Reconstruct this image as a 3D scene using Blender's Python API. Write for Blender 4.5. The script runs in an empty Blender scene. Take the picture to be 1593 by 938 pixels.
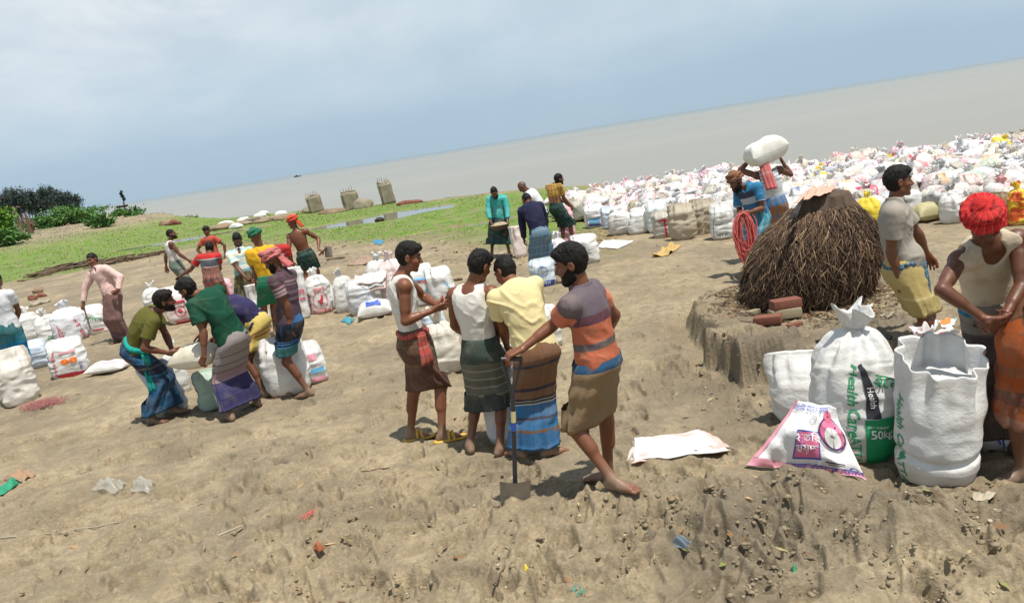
import bpy, bmesh, math, random
import numpy as np
from mathutils import Vector, Matrix
from mathutils.bvhtree import BVHTree

S = bpy.context.scene
COL = S.collection
# ------------------------------------------------------------------ camera
CF, CH = 1200.0, 2.45                       # focal length in photo pixels, eye height in metres
ROLL, PITCH = math.atan(.1624), math.atan(248.4/1200.0)
_F = np.array([0, math.cos(PITCH), -math.sin(PITCH)]); _R0 = np.array([1., 0, 0]); _U0 = np.array([0, math.sin(PITCH), math.cos(PITCH)])
_U = _U0*math.cos(ROLL)+_R0*math.sin(ROLL); _R = _R0*math.cos(ROLL)-_U0*math.sin(ROLL)
cd = bpy.data.cameras.new("camera"); cam = bpy.data.objects.new("camera", cd); COL.objects.link(cam)
cam.matrix_world = Matrix(((_R[0], _U[0], -_F[0], 0), (_R[1], _U[1], -_F[1], 0), (_R[2], _U[2], -_F[2], CH), (0, 0, 0, 1)))
cd.sensor_width = 36; cd.lens = 36*CF/1593; cd.clip_start = .05; cd.clip_end = 20000
S.camera = cam
# ------------------------------------------------------------------ world, sun, exposure
SUN_EL, SUN_AZ = math.radians(72), math.radians(138)   # azimuth clockwise from +Y
W = bpy.data.worlds.new("World"); S.world = W; W.use_nodes = True
nt = W.node_tree; nt.nodes.clear()
def wn(t, **k):
    n = nt.nodes.new(t)
    for a, b in k.items(): setattr(n, a, b)
    return n
sky = wn('ShaderNodeTexSky', sky_type='NISHITA', sun_disc=False, sun_elevation=SUN_EL, sun_rotation=SUN_AZ, air_density=1.3, dust_density=2.0, ozone_density=1.2)
tc = wn('ShaderNodeTexCoord'); mp = wn('ShaderNodeMapping'); mp.inputs['Scale'].default_value = (1, 1, 2.3)
nt.links.new(tc.outputs['Generated'], mp.inputs[0])
def wnoise(scale, det, off, dist=.6):
    m = wn('ShaderNodeVectorMath', operation='ADD'); m.inputs[1].default_value = off; nt.links.new(mp.outputs[0], m.inputs[0])
    n = wn('ShaderNodeTexNoise'); n.inputs['Scale'].default_value = scale; n.inputs['Detail'].default_value = det; n.inputs['Roughness'].default_value = .55; n.inputs['Distortion'].default_value = dist
    nt.links.new(m.outputs[0], n.inputs['Vector']); return n.outputs['Fac']
def wramp(src, stops):
    r = wn('ShaderNodeValToRGB'); e = r.color_ramp.elements
    while len(e) < len(stops): e.new(.5)
    for i, (p, c) in enumerate(stops): e[i].position = p; e[i].color = tuple(c)+(1,) if len(c) == 3 else c
    nt.links.new(src, r.inputs[0]); return r.outputs[0]
def wmix(f, a, b, mode='MIX'):
    m = wn('ShaderNodeMix', data_type='RGBA', blend_type=mode)
    for s, v in ((m.inputs[0], f), (m.inputs[6], a), (m.inputs[7], b)):
        if hasattr(v, 'links'): nt.links.new(v, s)
        else: s.default_value = v if isinstance(v, (int, float)) else tuple(v)+(1,)
    return m.outputs[2]
SKYK = .101
sep = wn('ShaderNodeSeparateXYZ'); nt.links.new(tc.outputs['Generated'], sep.inputs[0])
grad = wramp(sep.outputs['Z'], [(0.0, (3.9, 5.3, 6.5)), (.05, (3.5, 5.0, 6.5)), (.14, (4.8, 6.1, 7.1)), (.34, (5.4, 6.4, 7.0)), (.6, (2.2, 3.0, 3.9)), (1, (1.6, 2.4, 3.4))])
base = wmix(.85, sky.outputs[0], grad)
c1 = wramp(wnoise(1.9, 7, (3.1, 1.2, .4)), [(.33, (0, 0, 0)), (.66, (1, 1, 1))])
el = wramp(sep.outputs['Z'], [(.03, (.12, .12, .12)), (.17, (1, 1, 1))])
cm = wmix(1.0, c1, el, 'MULTIPLY')
c2 = wramp(wnoise(5.0, 8, (.3, 2.2, 7.4), .35), [(.34, (5.2, 6.05, 6.75)), (.68, (7.9, 8.25, 8.5))])
zc = wramp(sep.outputs['Z'], [(.35, (1, 1, 1)), (.62, (.35, .35, .35))]); cm = wmix(1.0, cm, zc, 'MULTIPLY')
out = wmix(cm, base, c2)
d1 = wramp(wnoise(1.3, 5, (9.1, 4.2, 2.4)), [(.46, (0, 0, 0)), (.78, (.45, .45, .45))])
out = wmix(d1, out, (3.9, 4.8, 5.5))
bg = wn('ShaderNodeBackground'); bg.inputs['Strength'].default_value = SKYK
nt.links.new(out, bg.inputs[0]); wo = wn('ShaderNodeOutputWorld'); nt.links.new(bg.outputs[0], wo.inputs[0])
sl = bpy.data.lights.new("sun", 'SUN'); sl.energy = 5.0; sl.angle = math.radians(.7); sl.color = (1, .955, .87)
sun = bpy.data.objects.new("sun", sl); COL.objects.link(sun)
_sd = Vector((math.sin(SUN_AZ)*math.cos(SUN_EL), math.cos(SUN_AZ)*math.cos(SUN_EL), math.sin(SUN_EL)))
sun.rotation_euler = _sd.to_track_quat('Z', 'Y').to_euler(); sun.location = (0, 0, 40)
S.view_settings.view_transform = 'Standard'; S.view_settings.look = 'None'; S.view_settings.gamma = 1; S.view_settings.exposure = 0.17
S.cycles.use_denoising = True; S.cycles.max_bounces = 6; S.cycles.transparent_max_bounces = 8

# ------------------------------------------------------------------ layout helpers (photo pixel + ground height or distance -> metres)
def ray(u, v): return _F*CF+_R*(u-796.5)-_U*(v-469)
def at(u, v, z=0.0):
    d = ray(u, v); return np.array([0, 0, CH])+d*((z-CH)/d[2])
def pt(u, v, Y):
    d = ray(u, v); return np.array([0, 0, CH])+d*(Y/d[1])
# ------------------------------------------------------------------ noise
_rs = np.random.RandomState(7); _T = _rs.rand(64, 64, 64).astype(np.float32)
def vn(p):
    p = np.asarray(p, np.float32); i = np.floor(p).astype(np.int32); f = p-i; f = f*f*(3-2*f); i &= 63; j = (i+1) & 63
    x0, y0, z0 = i[..., 0], i[..., 1], i[..., 2]; x1, y1, z1 = j[..., 0], j[..., 1], j[..., 2]; fx, fy, fz = f[..., 0], f[..., 1], f[..., 2]
    a = _T[x0, y0, z0]*(1-fx)+_T[x1, y0, z0]*fx; b = _T[x0, y1, z0]*(1-fx)+_T[x1, y1, z0]*fx
    c = _T[x0, y0, z1]*(1-fx)+_T[x1, y0, z1]*fx; d = _T[x0, y1, z1]*(1-fx)+_T[x1, y1, z1]*fx
    return ((a*(1-fy)+b*fy)*(1-fz)+(c*(1-fy)+d*fy)*fz)*2-1
def fbm(p, o=4, g=.5):
    p = np.asarray(p, np.float32); s = 0; a = 1.
    for k in range(o): s = s+a*vn(p*(2.03**k)+k*17.3); a *= g
    return s
def n2(x, y, f, o=4, s=0., g=.5):
    x = np.asarray(x, np.float32); return fbm(np.stack([x*f+s, np.asarray(y, np.float32)*f+s*1.7, np.full_like(x, s*.37)], -1), o, g)
def sstep(a, b, x):
    t = np.clip((x-a)/(b-a), 0, 1); return t*t*(3-2*t)
# ------------------------------------------------------------------ mesh + object helpers
def mkmesh(name, V, faces, mats=(), pat=None, midx=None, smooth=True):
    """faces: int array (n,3|4) or list of arrays"""
    me = bpy.data.meshes.new(name); V = np.asarray(V, np.float32)
    fl = faces if isinstance(faces, list) else [faces]
    fl = [np.asarray(f, np.int32) for f in fl if len(f)]
    nl = sum(f.size for f in fl); npoly = sum(len(f) for f in fl)
    me.vertices.add(len(V)); me.vertices.foreach_set('co', V.ravel())
    me.loops.add(nl); me.polygons.add(npoly)
    me.loops.foreach_set('vertex_index', np.concatenate([f.ravel() for f in fl]))
    ls = []; s = 0
    for f in fl:
        k = f.shape[1]; ls.append(s+np.arange(len(f))*k); s += f.size
    me.polygons.foreach_set('loop_start', np.concatenate(ls).astype(np.int32))
    if midx is not None: me.polygons.foreach_set('material_index', np.asarray(midx, np.int32))
    me.update(calc_edges=True); me.validate()
    if smooth: me.polygons.foreach_set('use_smooth', np.ones(len(me.polygons), bool))
    if pat is not None:
        a = me.attributes.new('pat', 'FLOAT_VECTOR', 'POINT'); p = np.zeros((len(V), 3), np.float32); p[:, :pat.shape[1]] = pat; a.data.foreach_set('vector', p.ravel())
    for m in mats: me.materials.append(m)
    return me
def link(name, me, parent=None, loc=None, rot=None):
    o = bpy.data.objects.new(name, me); COL.objects.link(o)
    if parent is not None: o.parent = parent
    if loc is not None: o.location = tuple(float(a) for a in loc)
    if rot is not None: o.rotation_euler = rot
    return o
def tag(o, label=None, cat=None, group=None, kind=None):
    if label: o['label'] = label
    if cat: o['category'] = cat
    if group: o['group'] = group
    if kind: o['kind'] = kind
    return o
def grid_faces(n, m, wrap=False):
    """verts indexed i*m+j, i<n rows, j<m cols; wrap columns"""
    i = np.arange(n-1)[:, None]; j = np.arange(m if wrap else m-1)[None, :]; j2 = (j+1) % m
    return np.stack([i*m+j, i*m+j2, (i+1)*m+j2, (i+1)*m+j], -1).reshape(-1, 4)
class MB:
    """collects pieces into ONE mesh"""
    def __init__(s): s.V = []; s.F = {3: [], 4: []}; s.n = 0; s.P = []; s.M = {3: [], 4: []}
    def add(s, V, F, pat=None, m=0):
        V = np.asarray(V, np.float32); F = np.asarray(F, np.int32)
        s.V.append(V); s.F[F.shape[1]].append(F+s.n); s.M[F.shape[1]].append(np.full(len(F), m)); s.n += len(V)
        s.P.append(np.zeros((len(V), 3), np.float32) if pat is None else pat)
    def tube(s, pts, r, seg=8, m=0, closed=False, cap=True):
        pts = np.asarray(pts, float); n = len(pts); r = np.broadcast_to(np.asarray(r, float), (n,))
        t = np.gradient(pts, axis=0); t /= np.linalg.norm(t, axis=1)[:, None]+1e-9
        ref = np.array([0, 0, 1.]) if abs(t[0][2]) < .9 else np.array([1., 0, 0]); V = []
        for k in range(n):
            a = np.cross(t[k], ref); a /= np.linalg.norm(a)+1e-9; b = np.cross(t[k], a); ref = -b if False else np.cross(a, t[k])
            th = np.arange(seg)*2*math.pi/seg; V.append(pts[k]+r[k]*(np.cos(th)[:, None]*a+np.sin(th)[:, None]*b))
        V = np.concatenate(V); F = grid_faces(n, seg, True)
        s.add(V, F[:, ::-1], m=m)
        if cap:
            for e, o in ((0, 0), (n-1, (n-1)*seg)):
                c = pts[e]; vv = np.concatenate([V[o:o+seg], [c]]); q = np.array([[k, (k+1) % seg, seg] for k in range(seg)])
                s.add(vv, q if e == 0 else q[:, ::-1], m=m)
    def box(s, c, size, R=None, jit=0, bev=.12, m=0, rnd=random):
        c = np.asarray(c, float); h = np.asarray(size, float)/2; b = bev*min(h)
        bm = bmesh.new(); bmesh.ops.create_cube(bm, size=2)
        for v in bm.verts: v.co = Vector((v.co.x*h[0], v.co.y*h[1], v.co.z*h[2]))
        bmesh.ops.bevel(bm, geom=bm.edges[:], offset=b, segments=2, affect='EDGES', profile=.6)
        bmesh.ops.triangulate(bm, faces=bm.faces[:]); bm.verts.index_update()
        V = np.array([v.co[:] for v in bm.verts]); F = np.array([[v.index for v in f.verts] for f in bm.faces]); bm.free()
        if jit: V = V+jit*fbm(V*9+c*3.1, 2)[:, None]*V/(np.linalg.norm(V, axis=1)[:, None]+1e-6)
        if R is not None: V = V@np.asarray(R).T
        s.add(V+c, F, m=m)
    def build(s, name, mats, parent=None, smooth=True, pat=False):
        V = np.concatenate(s.V); fl = []; mi = []
        for k in (3, 4):
            if s.F[k]: fl.append(np.concatenate(s.F[k])); mi.append(np.concatenate(s.M[k]))
        me = mkmesh(name, V, fl, mats if isinstance(mats, (list, tuple)) else [mats], midx=np.concatenate(mi), smooth=smooth, pat=np.concatenate(s.P) if pat else None)
        return link(name, me, parent)
def rotz(a): c, s = math.cos(a), math.sin(a); return np.array([[c, -s, 0], [s, c, 0], [0, 0, 1.]])
def euler(x, y, z): return np.array(Matrix.Rotation(z, 3, 'Z')@Matrix.Rotation(y, 3, 'Y')@Matrix.Rotation(x, 3, 'X'))

# ------------------------------------------------------------------ materials
class NT:
    def __init__(s, name):
        s.m = bpy.data.materials.new(name); s.m.use_nodes = True; s.t = s.m.node_tree; s.t.nodes.clear()
        s.b = s.n('ShaderNodeBsdfPrincipled'); o = s.n('ShaderNodeOutputMaterial'); s.t.links.new(s.b.outputs[0], o.inputs[0]); s.o = o
    def n(s, t, **k):
        n = s.t.nodes.new(t)
        for a, b in k.items(): setattr(n, a, b)
        return n
    def set(s, sock, v):
        if hasattr(v, 'links'): s.t.links.new(v, sock)
        elif isinstance(v, (tuple, list)) and len(v) == 3 and sock.type == 'RGBA': sock.default_value = tuple(v)+(1,)
        else: sock.default_value = v
    def noise(s, vec, scale, det=4, rough=.55, dist=0.):
        n = s.n('ShaderNodeTexNoise'); n.inputs['Scale'].default_value = scale; n.inputs['Detail'].default_value = det; n.inputs['Roughness'].default_value = rough; n.inputs['Distortion'].default_value = dist
        if vec is not None: s.set(n.inputs['Vector'], vec)
        return n.outputs['Fac']
    def ramp(s, src, stops, const=False):
        r = s.n('ShaderNodeValToRGB'); e = r.color_ramp.elements
        if const: r.color_ramp.interpolation = 'CONSTANT'
        while len(e) < len(stops): e.new(1.)
        for i, (p, c) in enumerate(stops):
            e[i].position = p; e[i].color = (c, c, c, 1) if isinstance(c, (int, float)) else tuple(c)+(1,)
        s.set(r.inputs[0], src); return r.outputs[0]
    def mix(s, f, a, b, mode='MIX'):
        m = s.n('ShaderNodeMix', data_type='RGBA', blend_type=mode); s.set(m.inputs[0], f); s.set(m.inputs[6], a); s.set(m.inputs[7], b); return m.outputs[2]
    def math(s, op, a, b=0., c=0.):
        m = s.n('ShaderNodeMath', operation=op); s.set(m.inputs[0], a); s.set(m.inputs[1], b); s.set(m.inputs[2], c); return m.outputs[0]
    def vmul(s, v, k):
        m = s.n('ShaderNodeVectorMath', operation='MULTIPLY'); s.set(m.inputs[0], v); m.inputs[1].default_value = k; return m.outputs[0]
    def obj(s): return s.n('ShaderNodeTexCoord').outputs['Object']
    def attr(s, name='pat'):
        a = s.n('ShaderNodeAttribute'); a.attribute_name = name; return a
    def bump(s, h, st=.3, dist=.01, prev=None):
        b = s.n('ShaderNodeBump'); b.inputs['Strength'].default_value = st; b.inputs['Distance'].default_value = dist; s.set(b.inputs['Height'], h)
        if prev is not None: s.set(b.inputs['Normal'], prev)
        return b.outputs[0]
    def fin(s, col, rough=.8, nrm=None, **k):
        s.set(s.b.inputs['Base Color'], col); s.set(s.b.inputs['Roughness'], rough)
        if nrm is not None: s.set(s.b.inputs['Normal'], nrm)
        for a, v in k.items(): s.set(s.b.inputs[a.replace('_', ' ')], v)
        return s.m
_mc = {}
def plain(name, col, rough=.8, var=.18, sc=12, bs=0., bsc=60, **k):
    if name in _mc: return _mc[name]
    t = NT(name); o = t.obj(); nz = t.noise(o, sc, 5)
    c = t.mix(nz, tuple(x*(1-var) for x in col), tuple(min(1, x*(1+var)) for x in col))
    _mc[name] = t.fin(c, rough, t.bump(t.noise(o, bsc, 3), bs, .004) if bs else None, **k); return _mc[name]
def cloth(name, bands, u=None, rough=.85, dirt=.15, L=None):
    """bands: [(metres, colour)...] down the cloth; u: (period, [(frac, colour)...], strength) stripes along it -> plaid"""
    t = NT(name); a = t.attr(); sp = t.n('ShaderNodeSeparateXYZ'); t.set(sp.inputs[0], a.outputs['Vector']); o = t.obj()
    wob = t.math('MULTIPLY_ADD', t.noise(o, 9, 2), .016, -.008)
    if len(bands) == 1: c = bands[0][1]
    else:
        L = L or bands[-1][0]*1.0001; v = t.math('DIVIDE', t.math('ADD', sp.outputs[1], wob), L)
        c = t.ramp(v, [(min(1, max(0, b/L)), k) for b, k in bands], True)
    if u:
        fr = t.math('FRACT', t.math('DIVIDE', t.math('ADD', sp.outputs[0], wob), u[0])); cu = t.ramp(fr, u[1], True); c = t.mix(u[2], c, cu)
    nz = t.noise(o, 7, 5); c = t.mix(t.math('MULTIPLY', t.ramp(nz, [(.48, 0.), (.72, 1.)]), dirt*2.2), c, (.26, .21, .15)) if dirt else c
    b = t.bump(t.noise(o, 28, 4, .6), .35, .012)
    wv = t.bump(t.noise(o, 420, 2), .12, .002, b)
    return t.fin(c, rough, wv, Specular_IOR_Level=.2)
# ------------------------------------------------------------------ terrain
WZ = -.35
_sh = [(-420, 470, 300), (60, 370, 300), (100, 370, 240), (150, 346.5, 0), (230, 352, 0), (290, 349, 0), (350, 345, 0), (420, 336, 0), (487, 331, 0), (545, 327, 0), (600, 320, 0), (660, 318, 0), (700, 311, 0), (760, 305, 0), (850, 296, 0), (1000, 290, 0), (1190, 283, 0), (1400, 262, 0), (1593, 243, 0), (1900, 205, 0)]
_sa, _sr = [], []
for u, v, rr in _sh:
    q = at(u, v, WZ); _sa.append(math.atan2(q[0], q[1])); _sr.append(rr or math.hypot(q[0], q[1]))
_sa, _sr = np.array(_sa), np.array(_sr)
def shore(x, y): return np.interp(np.arctan2(x, y), _sa, _sr)
HAYC = at(1262, 505, .25)+np.array([.30, .88, 0])
BLK = at(1168, 512, .36)+np.array([0, -.05, 0])
def g2(x, y, c, rx, ry=None, a=0.):
    dx, dy = x-c[0], y-c[1]; ca, sa = math.cos(a), math.sin(a); X = dx*ca+dy*sa; Y = -dx*sa+dy*ca
    return np.exp(-(X/rx)**2-(Y/(ry or rx))**2)
_mounds = [(at(1010, 790), .17, .5, .22), (at(1100, 830), .14, .3, .22), (at(1250, 795), .27, .42, .2), (at(1420, 840), .27, .42, .22), (at(820, 800), .09, .3, .15), (at(1520, 880), .10, .4, .3), (at(1330, 900), .07, .6, .3), (at(560, 790), .05, .7, .4), (at(820, 850), .05, .6, .3), (at(500, 840), .05, .5, .3)]
_pits = [(at(1380, 770), .05, .3, .18), (at(1130, 640), .07, .5, .35), (at(250, 700), .05, .8, .3), (at(400, 760), .04, .8, .3), (at(1290, 640), .05, .5, .3), (at(600, 620), .03, .9, .4), (at(120, 700), .04, .8, .4)]
def terr(x, y, detail=True):
    x = np.asarray(x, float); y = np.asarray(y, float); r = np.hypot(x, y)
    z = .035*n2(x, y, .45, 3)+.012*n2(x, y, 2.1, 3, 5.)
    for c, h, rx, ry in _mounds: z = z+h*g2(x, y, c, rx, ry)
    for c, h, rx, ry in _pits: z = z-h*g2(x, y, c, rx, ry)
    # mud plinth under the stick stack, with a cut face towards the pit
    dx, dy = (x-HAYC[0]+.16)/1.20, (y-HAYC[1]+.38)/1.52; e = np.sqrt(dx**2+dy**2)+.12*n2(x, y, 1.3, 3, 2.)+.05*n2(x, y, 6, 3, 4.)
    z = z+.31*(1-sstep(.91, 1.03, e))
    q_ = BLK; X_, Y2_ = (x-q_[0])*.97+(y-q_[1])*.25, -(x-q_[0])*.25+(y-q_[1])*.97; eb = np.maximum(np.abs(X_)/.33, np.abs(Y2_)/.30)+.16*n2(x, y, 4, 3, 9.); mb_ = 1-sstep(.86, 1.0, eb); z = z*(1-mb_)+(.36+.03*n2(x, y, 7, 2, 6.))*mb_
    # low spoil beside it
    z = z+.10*g2(x, y, at(1085, 560), .4, .3)
    # far left bank, rising towards the bushes
    bl = sstep(-17, -34, x+.0*y)*sstep(38, 62, y)*sstep(175, 120, y)
    z = z+bl*(1.05+.35*n2(x, y, .06, 3, 8.))*sstep(.0, .35, n2(x, y, .05, 2, 3.)*.4+.5)
    # pond hollow
    s = r-shore(x, y)
    pa = g2(x, y, at(597, 336), 3.9, 2.3, math.radians(3))+.9*g2(x, y, at(285, 372), 5.5, 1.7, .05)+.8*g2(x, y, at(725, 350), 2.6, .7, .1)
    pm_ = sstep(.30, .55, pa+.13*n2(x, y, .8, 3, 1.)); z = z*(1-.85*sstep(.05, .5, pa))-.13*pm_
    k = np.maximum(1, r/40.)
    z = np.where(s > -4*k, z*(1-sstep(-4*k, 0, s))+(WZ+.02)*sstep(-3.2*k, 0, s)-2.2*sstep(0, 14*k, s), z)
    return z
def soil(x, y, z):
    """small scale lumps and prints, fading with distance"""
    r = np.hypot(x, y); near = 1/(1+(r/14.)**2)
    s = r-shore(x, y); land = sstep(.5, -1.5, s)
    rough = sstep(-.15, .45, n2(x, y, .55, 3, 11.))*.55+.30
    for c, h, rx, ry in _mounds: rough = rough+.5*g2(x, y, c, rx*1.2, ry*1.3)
    dx, dy = x-HAYC[0]+.2, y-HAYC[1]+.9; rough = rough+1.2*np.exp(-(dx/1.9)**2-(dy/1.1)**2)
    rough = np.clip(rough, 0, 1.5)
    a = np.abs(n2(x, y, 4.2, 3, 21.)); b = n2(x, y, 11., 3, 31., .6); c = n2(x, y, 31., 2, 41.)
    dim = np.clip(n2(x, y, 3.1, 2, 51.)-.24, 0, 1)+.6*np.clip(n2(x, y, 6.3, 1, 57.)-.35, 0, 1)
    e2 = np.abs(n2(x, y, 19., 2, 61.)); h = .017*(a-.35)*rough+.010*b*rough+.006*c*rough+.007*(e2-.3)*rough-.05*dim
    return z+h*land*(.45+.55*near)*np.where(r > 30, .5, 1)
def gz(x, y): return float(soil(np.array([x]), np.array([y]), terr(np.array([x]), np.array([y])))[0])
def tz(x, y): return float(terr(np.array([x]), np.array([y]))[0])
def on(u, v, dz=0.):
    z = 0.
    for _ in range(4): q = at(u, v, z); z = .6*z+.4*(gz(q[0], q[1])+dz) if _ else gz(q[0], q[1])+dz
    q = at(u, v, z); return np.array([q[0], q[1], gz(q[0], q[1])+dz])

th = np.concatenate([np.linspace(-180, -47, 60)[:-1], np.linspace(-47, 43, 1150), np.linspace(43, 180, 60)[1:-1]])*math.pi/180
rr = np.concatenate([[.02, .6, 1.2, 1.8], np.exp(np.linspace(math.log(2.3), math.log(60), 820)), np.exp(np.linspace(math.log(60.5), math.log(9000), 150))])
RR, TH = np.meshgrid(rr, th, indexing='ij'); GX, GY = RR*np.sin(TH), RR*np.cos(TH)
Zt = terr(GX, GY); GZ = soil(GX, GY, Zt)
rf = np.random.RandomState(99); lr = np.log(rr[4:824]); tlo = 59; dth = math.radians(90)/1149
for k in range(1100):   # trampled footprints
    u, v = rf.uniform(-60, 1650), rf.uniform(395, 935)**1.0; q = at(u, v); r_ = math.hypot(q[0], q[1]); a_ = math.atan2(q[0], q[1])
    if r_ > 17 or q[1] < 2: continue
    i0, i1 = np.searchsorted(rr, [r_-.25, r_+.25]); c0 = tlo+int((a_-math.radians(-47)-.25/r_)/dth); c1 = tlo+int((a_-math.radians(-47)+.25/r_)/dth); c0 = max(c0, 59); c1 = min(c1, 1200)
    if c1 <= c0: continue
    X, Y_ = GX[i0:i1, c0:c1]-q[0], GY[i0:i1, c0:c1]-q[1]; y_ = rf.uniform(0, 6.28); s_ = rf.uniform(.85, 1.15); X2 = (X*math.cos(y_)+Y_*math.sin(y_))/(.135*s_); Y2 = (-X*math.sin(y_)+Y_*math.cos(y_))/(.052*s_*(1+.25*np.tanh(X2*2))); d2 = np.sqrt(X2**2+Y2**2); dp = rf.uniform(.015, .042)
    GZ[i0:i1, c0:c1] += -dp*sstep(1.15, .75, d2)+.38*dp*np.exp(-((d2-1.35)/.28)**2)
V = np.stack([GX, GY, GZ], -1).reshape(-1, 3)
sd = RR-shore(GX, GY)
# cover masks (what grows or lies there): grass, damp soil, litter
px = np.array([at(u, v)[:2] for u, v in ((0, 440), (120, 420), (250, 388), (430, 380), (520, 376), (640, 368), (740, 366), (800, 372), (880, 368))])
pa_, pr_ = np.arctan2(px[:, 0], px[:, 1]), np.hypot(px[:, 0], px[:, 1])
gl = np.interp(TH, pa_, pr_)
gr = sstep(-2.0, 2.2, RR-gl+2.6*n2(GX, GY, .35, 4, 61.))*sstep(-2.5, -5.5, sd+1.6*n2(GX, GY, .3, 3, 71.))*sstep(105, 80, RR)*sstep(math.radians(9), math.radians(4), TH)
gr = gr*sstep(-.062, -.035, Zt)*sstep(.95, .35, Zt)
tr = sstep(-3.2, -.6, RR-gl+2.5*n2(GX, GY, .5, 3, 91.))*(1-gr)*(RR < 60)
wet = np.clip(.8*g2(GX, GY, BLK+np.array([0, -.28, 0]), .5, .16)+.35*g2(GX, GY, at(1250, 830), 1.3, .5)+.9*g2(GX, GY, at(1150, 545), .55, .3)+.8*g2(GX, GY, at(1270, 560), 1.0, .35)+sstep(-.05, .5, n2(GX, GY, .8, 4, 81.))*.6+sstep(1.6, .2, np.abs(sd))*.7+sstep(.0, -.2, Zt)*.7, 0, 1)
me = mkmesh('ground', V, grid_faces(len(rr), len(th), True)[:, ::-1], pat=np.stack([gr.ravel(), wet.ravel(), tr.ravel()], -1))
t = NT('sandy_soil'); a = t.attr(); sp = t.n('ShaderNodeSeparateXYZ'); t.set(sp.inputs[0], a.outputs['Vector']); o = t.obj()
big = t.noise(o, .9, 6); mid = t.noise(o, 7, 6, .6); fine = t.noise(o, 45, 5, .65)
c = t.mix(t.ramp(big, [(.3, 0.), (.7, 1.)]), (.215, .165, .098), (.42, .335, .21))
c = t.mix(t.ramp(mid, [(.42, 0.), (.62, 1.)]), c, (.235, .19, .125), 'MIX') if False else t.mix(t.math('MULTIPLY', t.ramp(mid, [(.38, 1.), (.58, 0.)]), .6), c, (.185, .145, .095))
c = t.mix(t.math('MULTIPLY', t.ramp(fine, [(.34, 1.), (.52, 0.)]), .5), c, (.16, .125, .085))
c = t.mix(t.math('MULTIPLY', t.ramp(fine, [(.56, 0.), (.70, 1.)]), .45), c, (.50, .42, .29))
c = t.mix(t.math('MULTIPLY', t.ramp(t.noise(o, 2.3, 7, .65, .5), [(.5, 0.), (.66, 1.)]), .5), c, (.15, .118, .075)); c = t.mix(t.math('MULTIPLY', t.math('POWER', sp.outputs[1], 1.6), .75), c, (.125, .10, .066))
tr = t.math('MULTIPLY', sp.outputs[2], t.ramp(t.noise(o, 2.6, 6, .7), [(.45, 0.), (.55, 1.)])); c = t.mix(t.math('MULTIPLY', tr, .75), c, t.mix(t.noise(o, 9, 3), (.17, .10, .05), (.20, .22, .06)))
g = t.mix(t.noise(o, 1.1, 6, .7), (.06, .115, .012), (.18, .275, .03)); g = t.mix(t.ramp(t.noise(t.vmul(o, (1, 2.2, 1)), 2.3, 5, .7), [(.56, 0.), (.66, 1.)]), g, (.16, .15, .06))
gm = t.math('MULTIPLY', sp.outputs[0], t.ramp(t.noise(o, 1.8, 5, .7), [(.36, .10), (.50, 1.)]))
c = t.mix(gm, c, g)
b1 = t.bump(t.noise(o, 26, 6, .68), .7, .03); b2 = t.bump(t.noise(o, 130, 4, .7), .55, .006, b1)
me.materials.append(t.fin(c, t.math('MULTIPLY_ADD', sp.outputs[1], -.25, .95), b2))
tag(link('ground', me), kind='structure')
# ------------------------------------------------------------------ water: a sheet for the river and pond
wr = np.concatenate([np.exp(np.linspace(math.log(12), math.log(14000), 160))]); wt = np.linspace(-math.pi, math.pi, 181)[:-1]
A, B = np.meshgrid(wr, wt, indexing='ij'); V = np.stack([A*np.sin(B), A*np.cos(B), np.full_like(A, WZ)], -1).reshape(-1, 3)
t = NT('river_water'); o = t.obj(); m1 = t.vmul(o, (1, .35, 1))
st = t.noise(t.vmul(o, (.004, .02, 1)), 1.0, 5)
col = t.mix(st, (.20, .178, .130), (.30, .268, .20))
bb = t.bump(t.noise(t.vmul(o, (.3, .9, 1)), 1.6, 5, .6), .25, .25); bb = t.bump(t.noise(m1, 7, 4, .6), .2, .03, bb)
sy = t.n('ShaderNodeSeparateXYZ'); t.set(sy.inputs[0], o); far = t.ramp(t.math('DIVIDE', sy.outputs[1], 4000.), [(.0, 0.), (.12, .25), (.3, 1.)]); col = t.mix(far, col, (.13, .165, .175))  # distance haze put into the water colour: far water fades to blue-grey
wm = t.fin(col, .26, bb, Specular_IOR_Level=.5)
# the pond is still water, the river is ruffled
t2 = NT('pond_water'); o = t2.obj(); pm = t2.fin((.16, .15, .11), .03, t2.bump(t2.noise(o, 3, 3), .03, .02))
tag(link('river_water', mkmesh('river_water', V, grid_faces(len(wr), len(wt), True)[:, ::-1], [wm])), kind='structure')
def pool(n, c, rx, ry):
    th2 = np.linspace(0, 2*math.pi, 65)[:-1]; V = [np.array([c[0], c[1], -.065])]
    V = np.concatenate([[V[0]], np.stack([c[0]+rx*np.cos(th2), c[1]+ry*np.sin(th2), np.full(64, -.065)], -1)])
    F = np.array([[0, 1+k, 1+(k+1) % 64] for k in range(64)])
    tag(link(n, mkmesh(n, V, F, [pm])), kind='structure')
q = at(600, 337); pool('pond_water', q, 9, 3.2); q = at(270, 372); pool('pond_water', q, 10, 2.8); q = at(720, 352); pool('pond_water', q, 5, 1.6)
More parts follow.
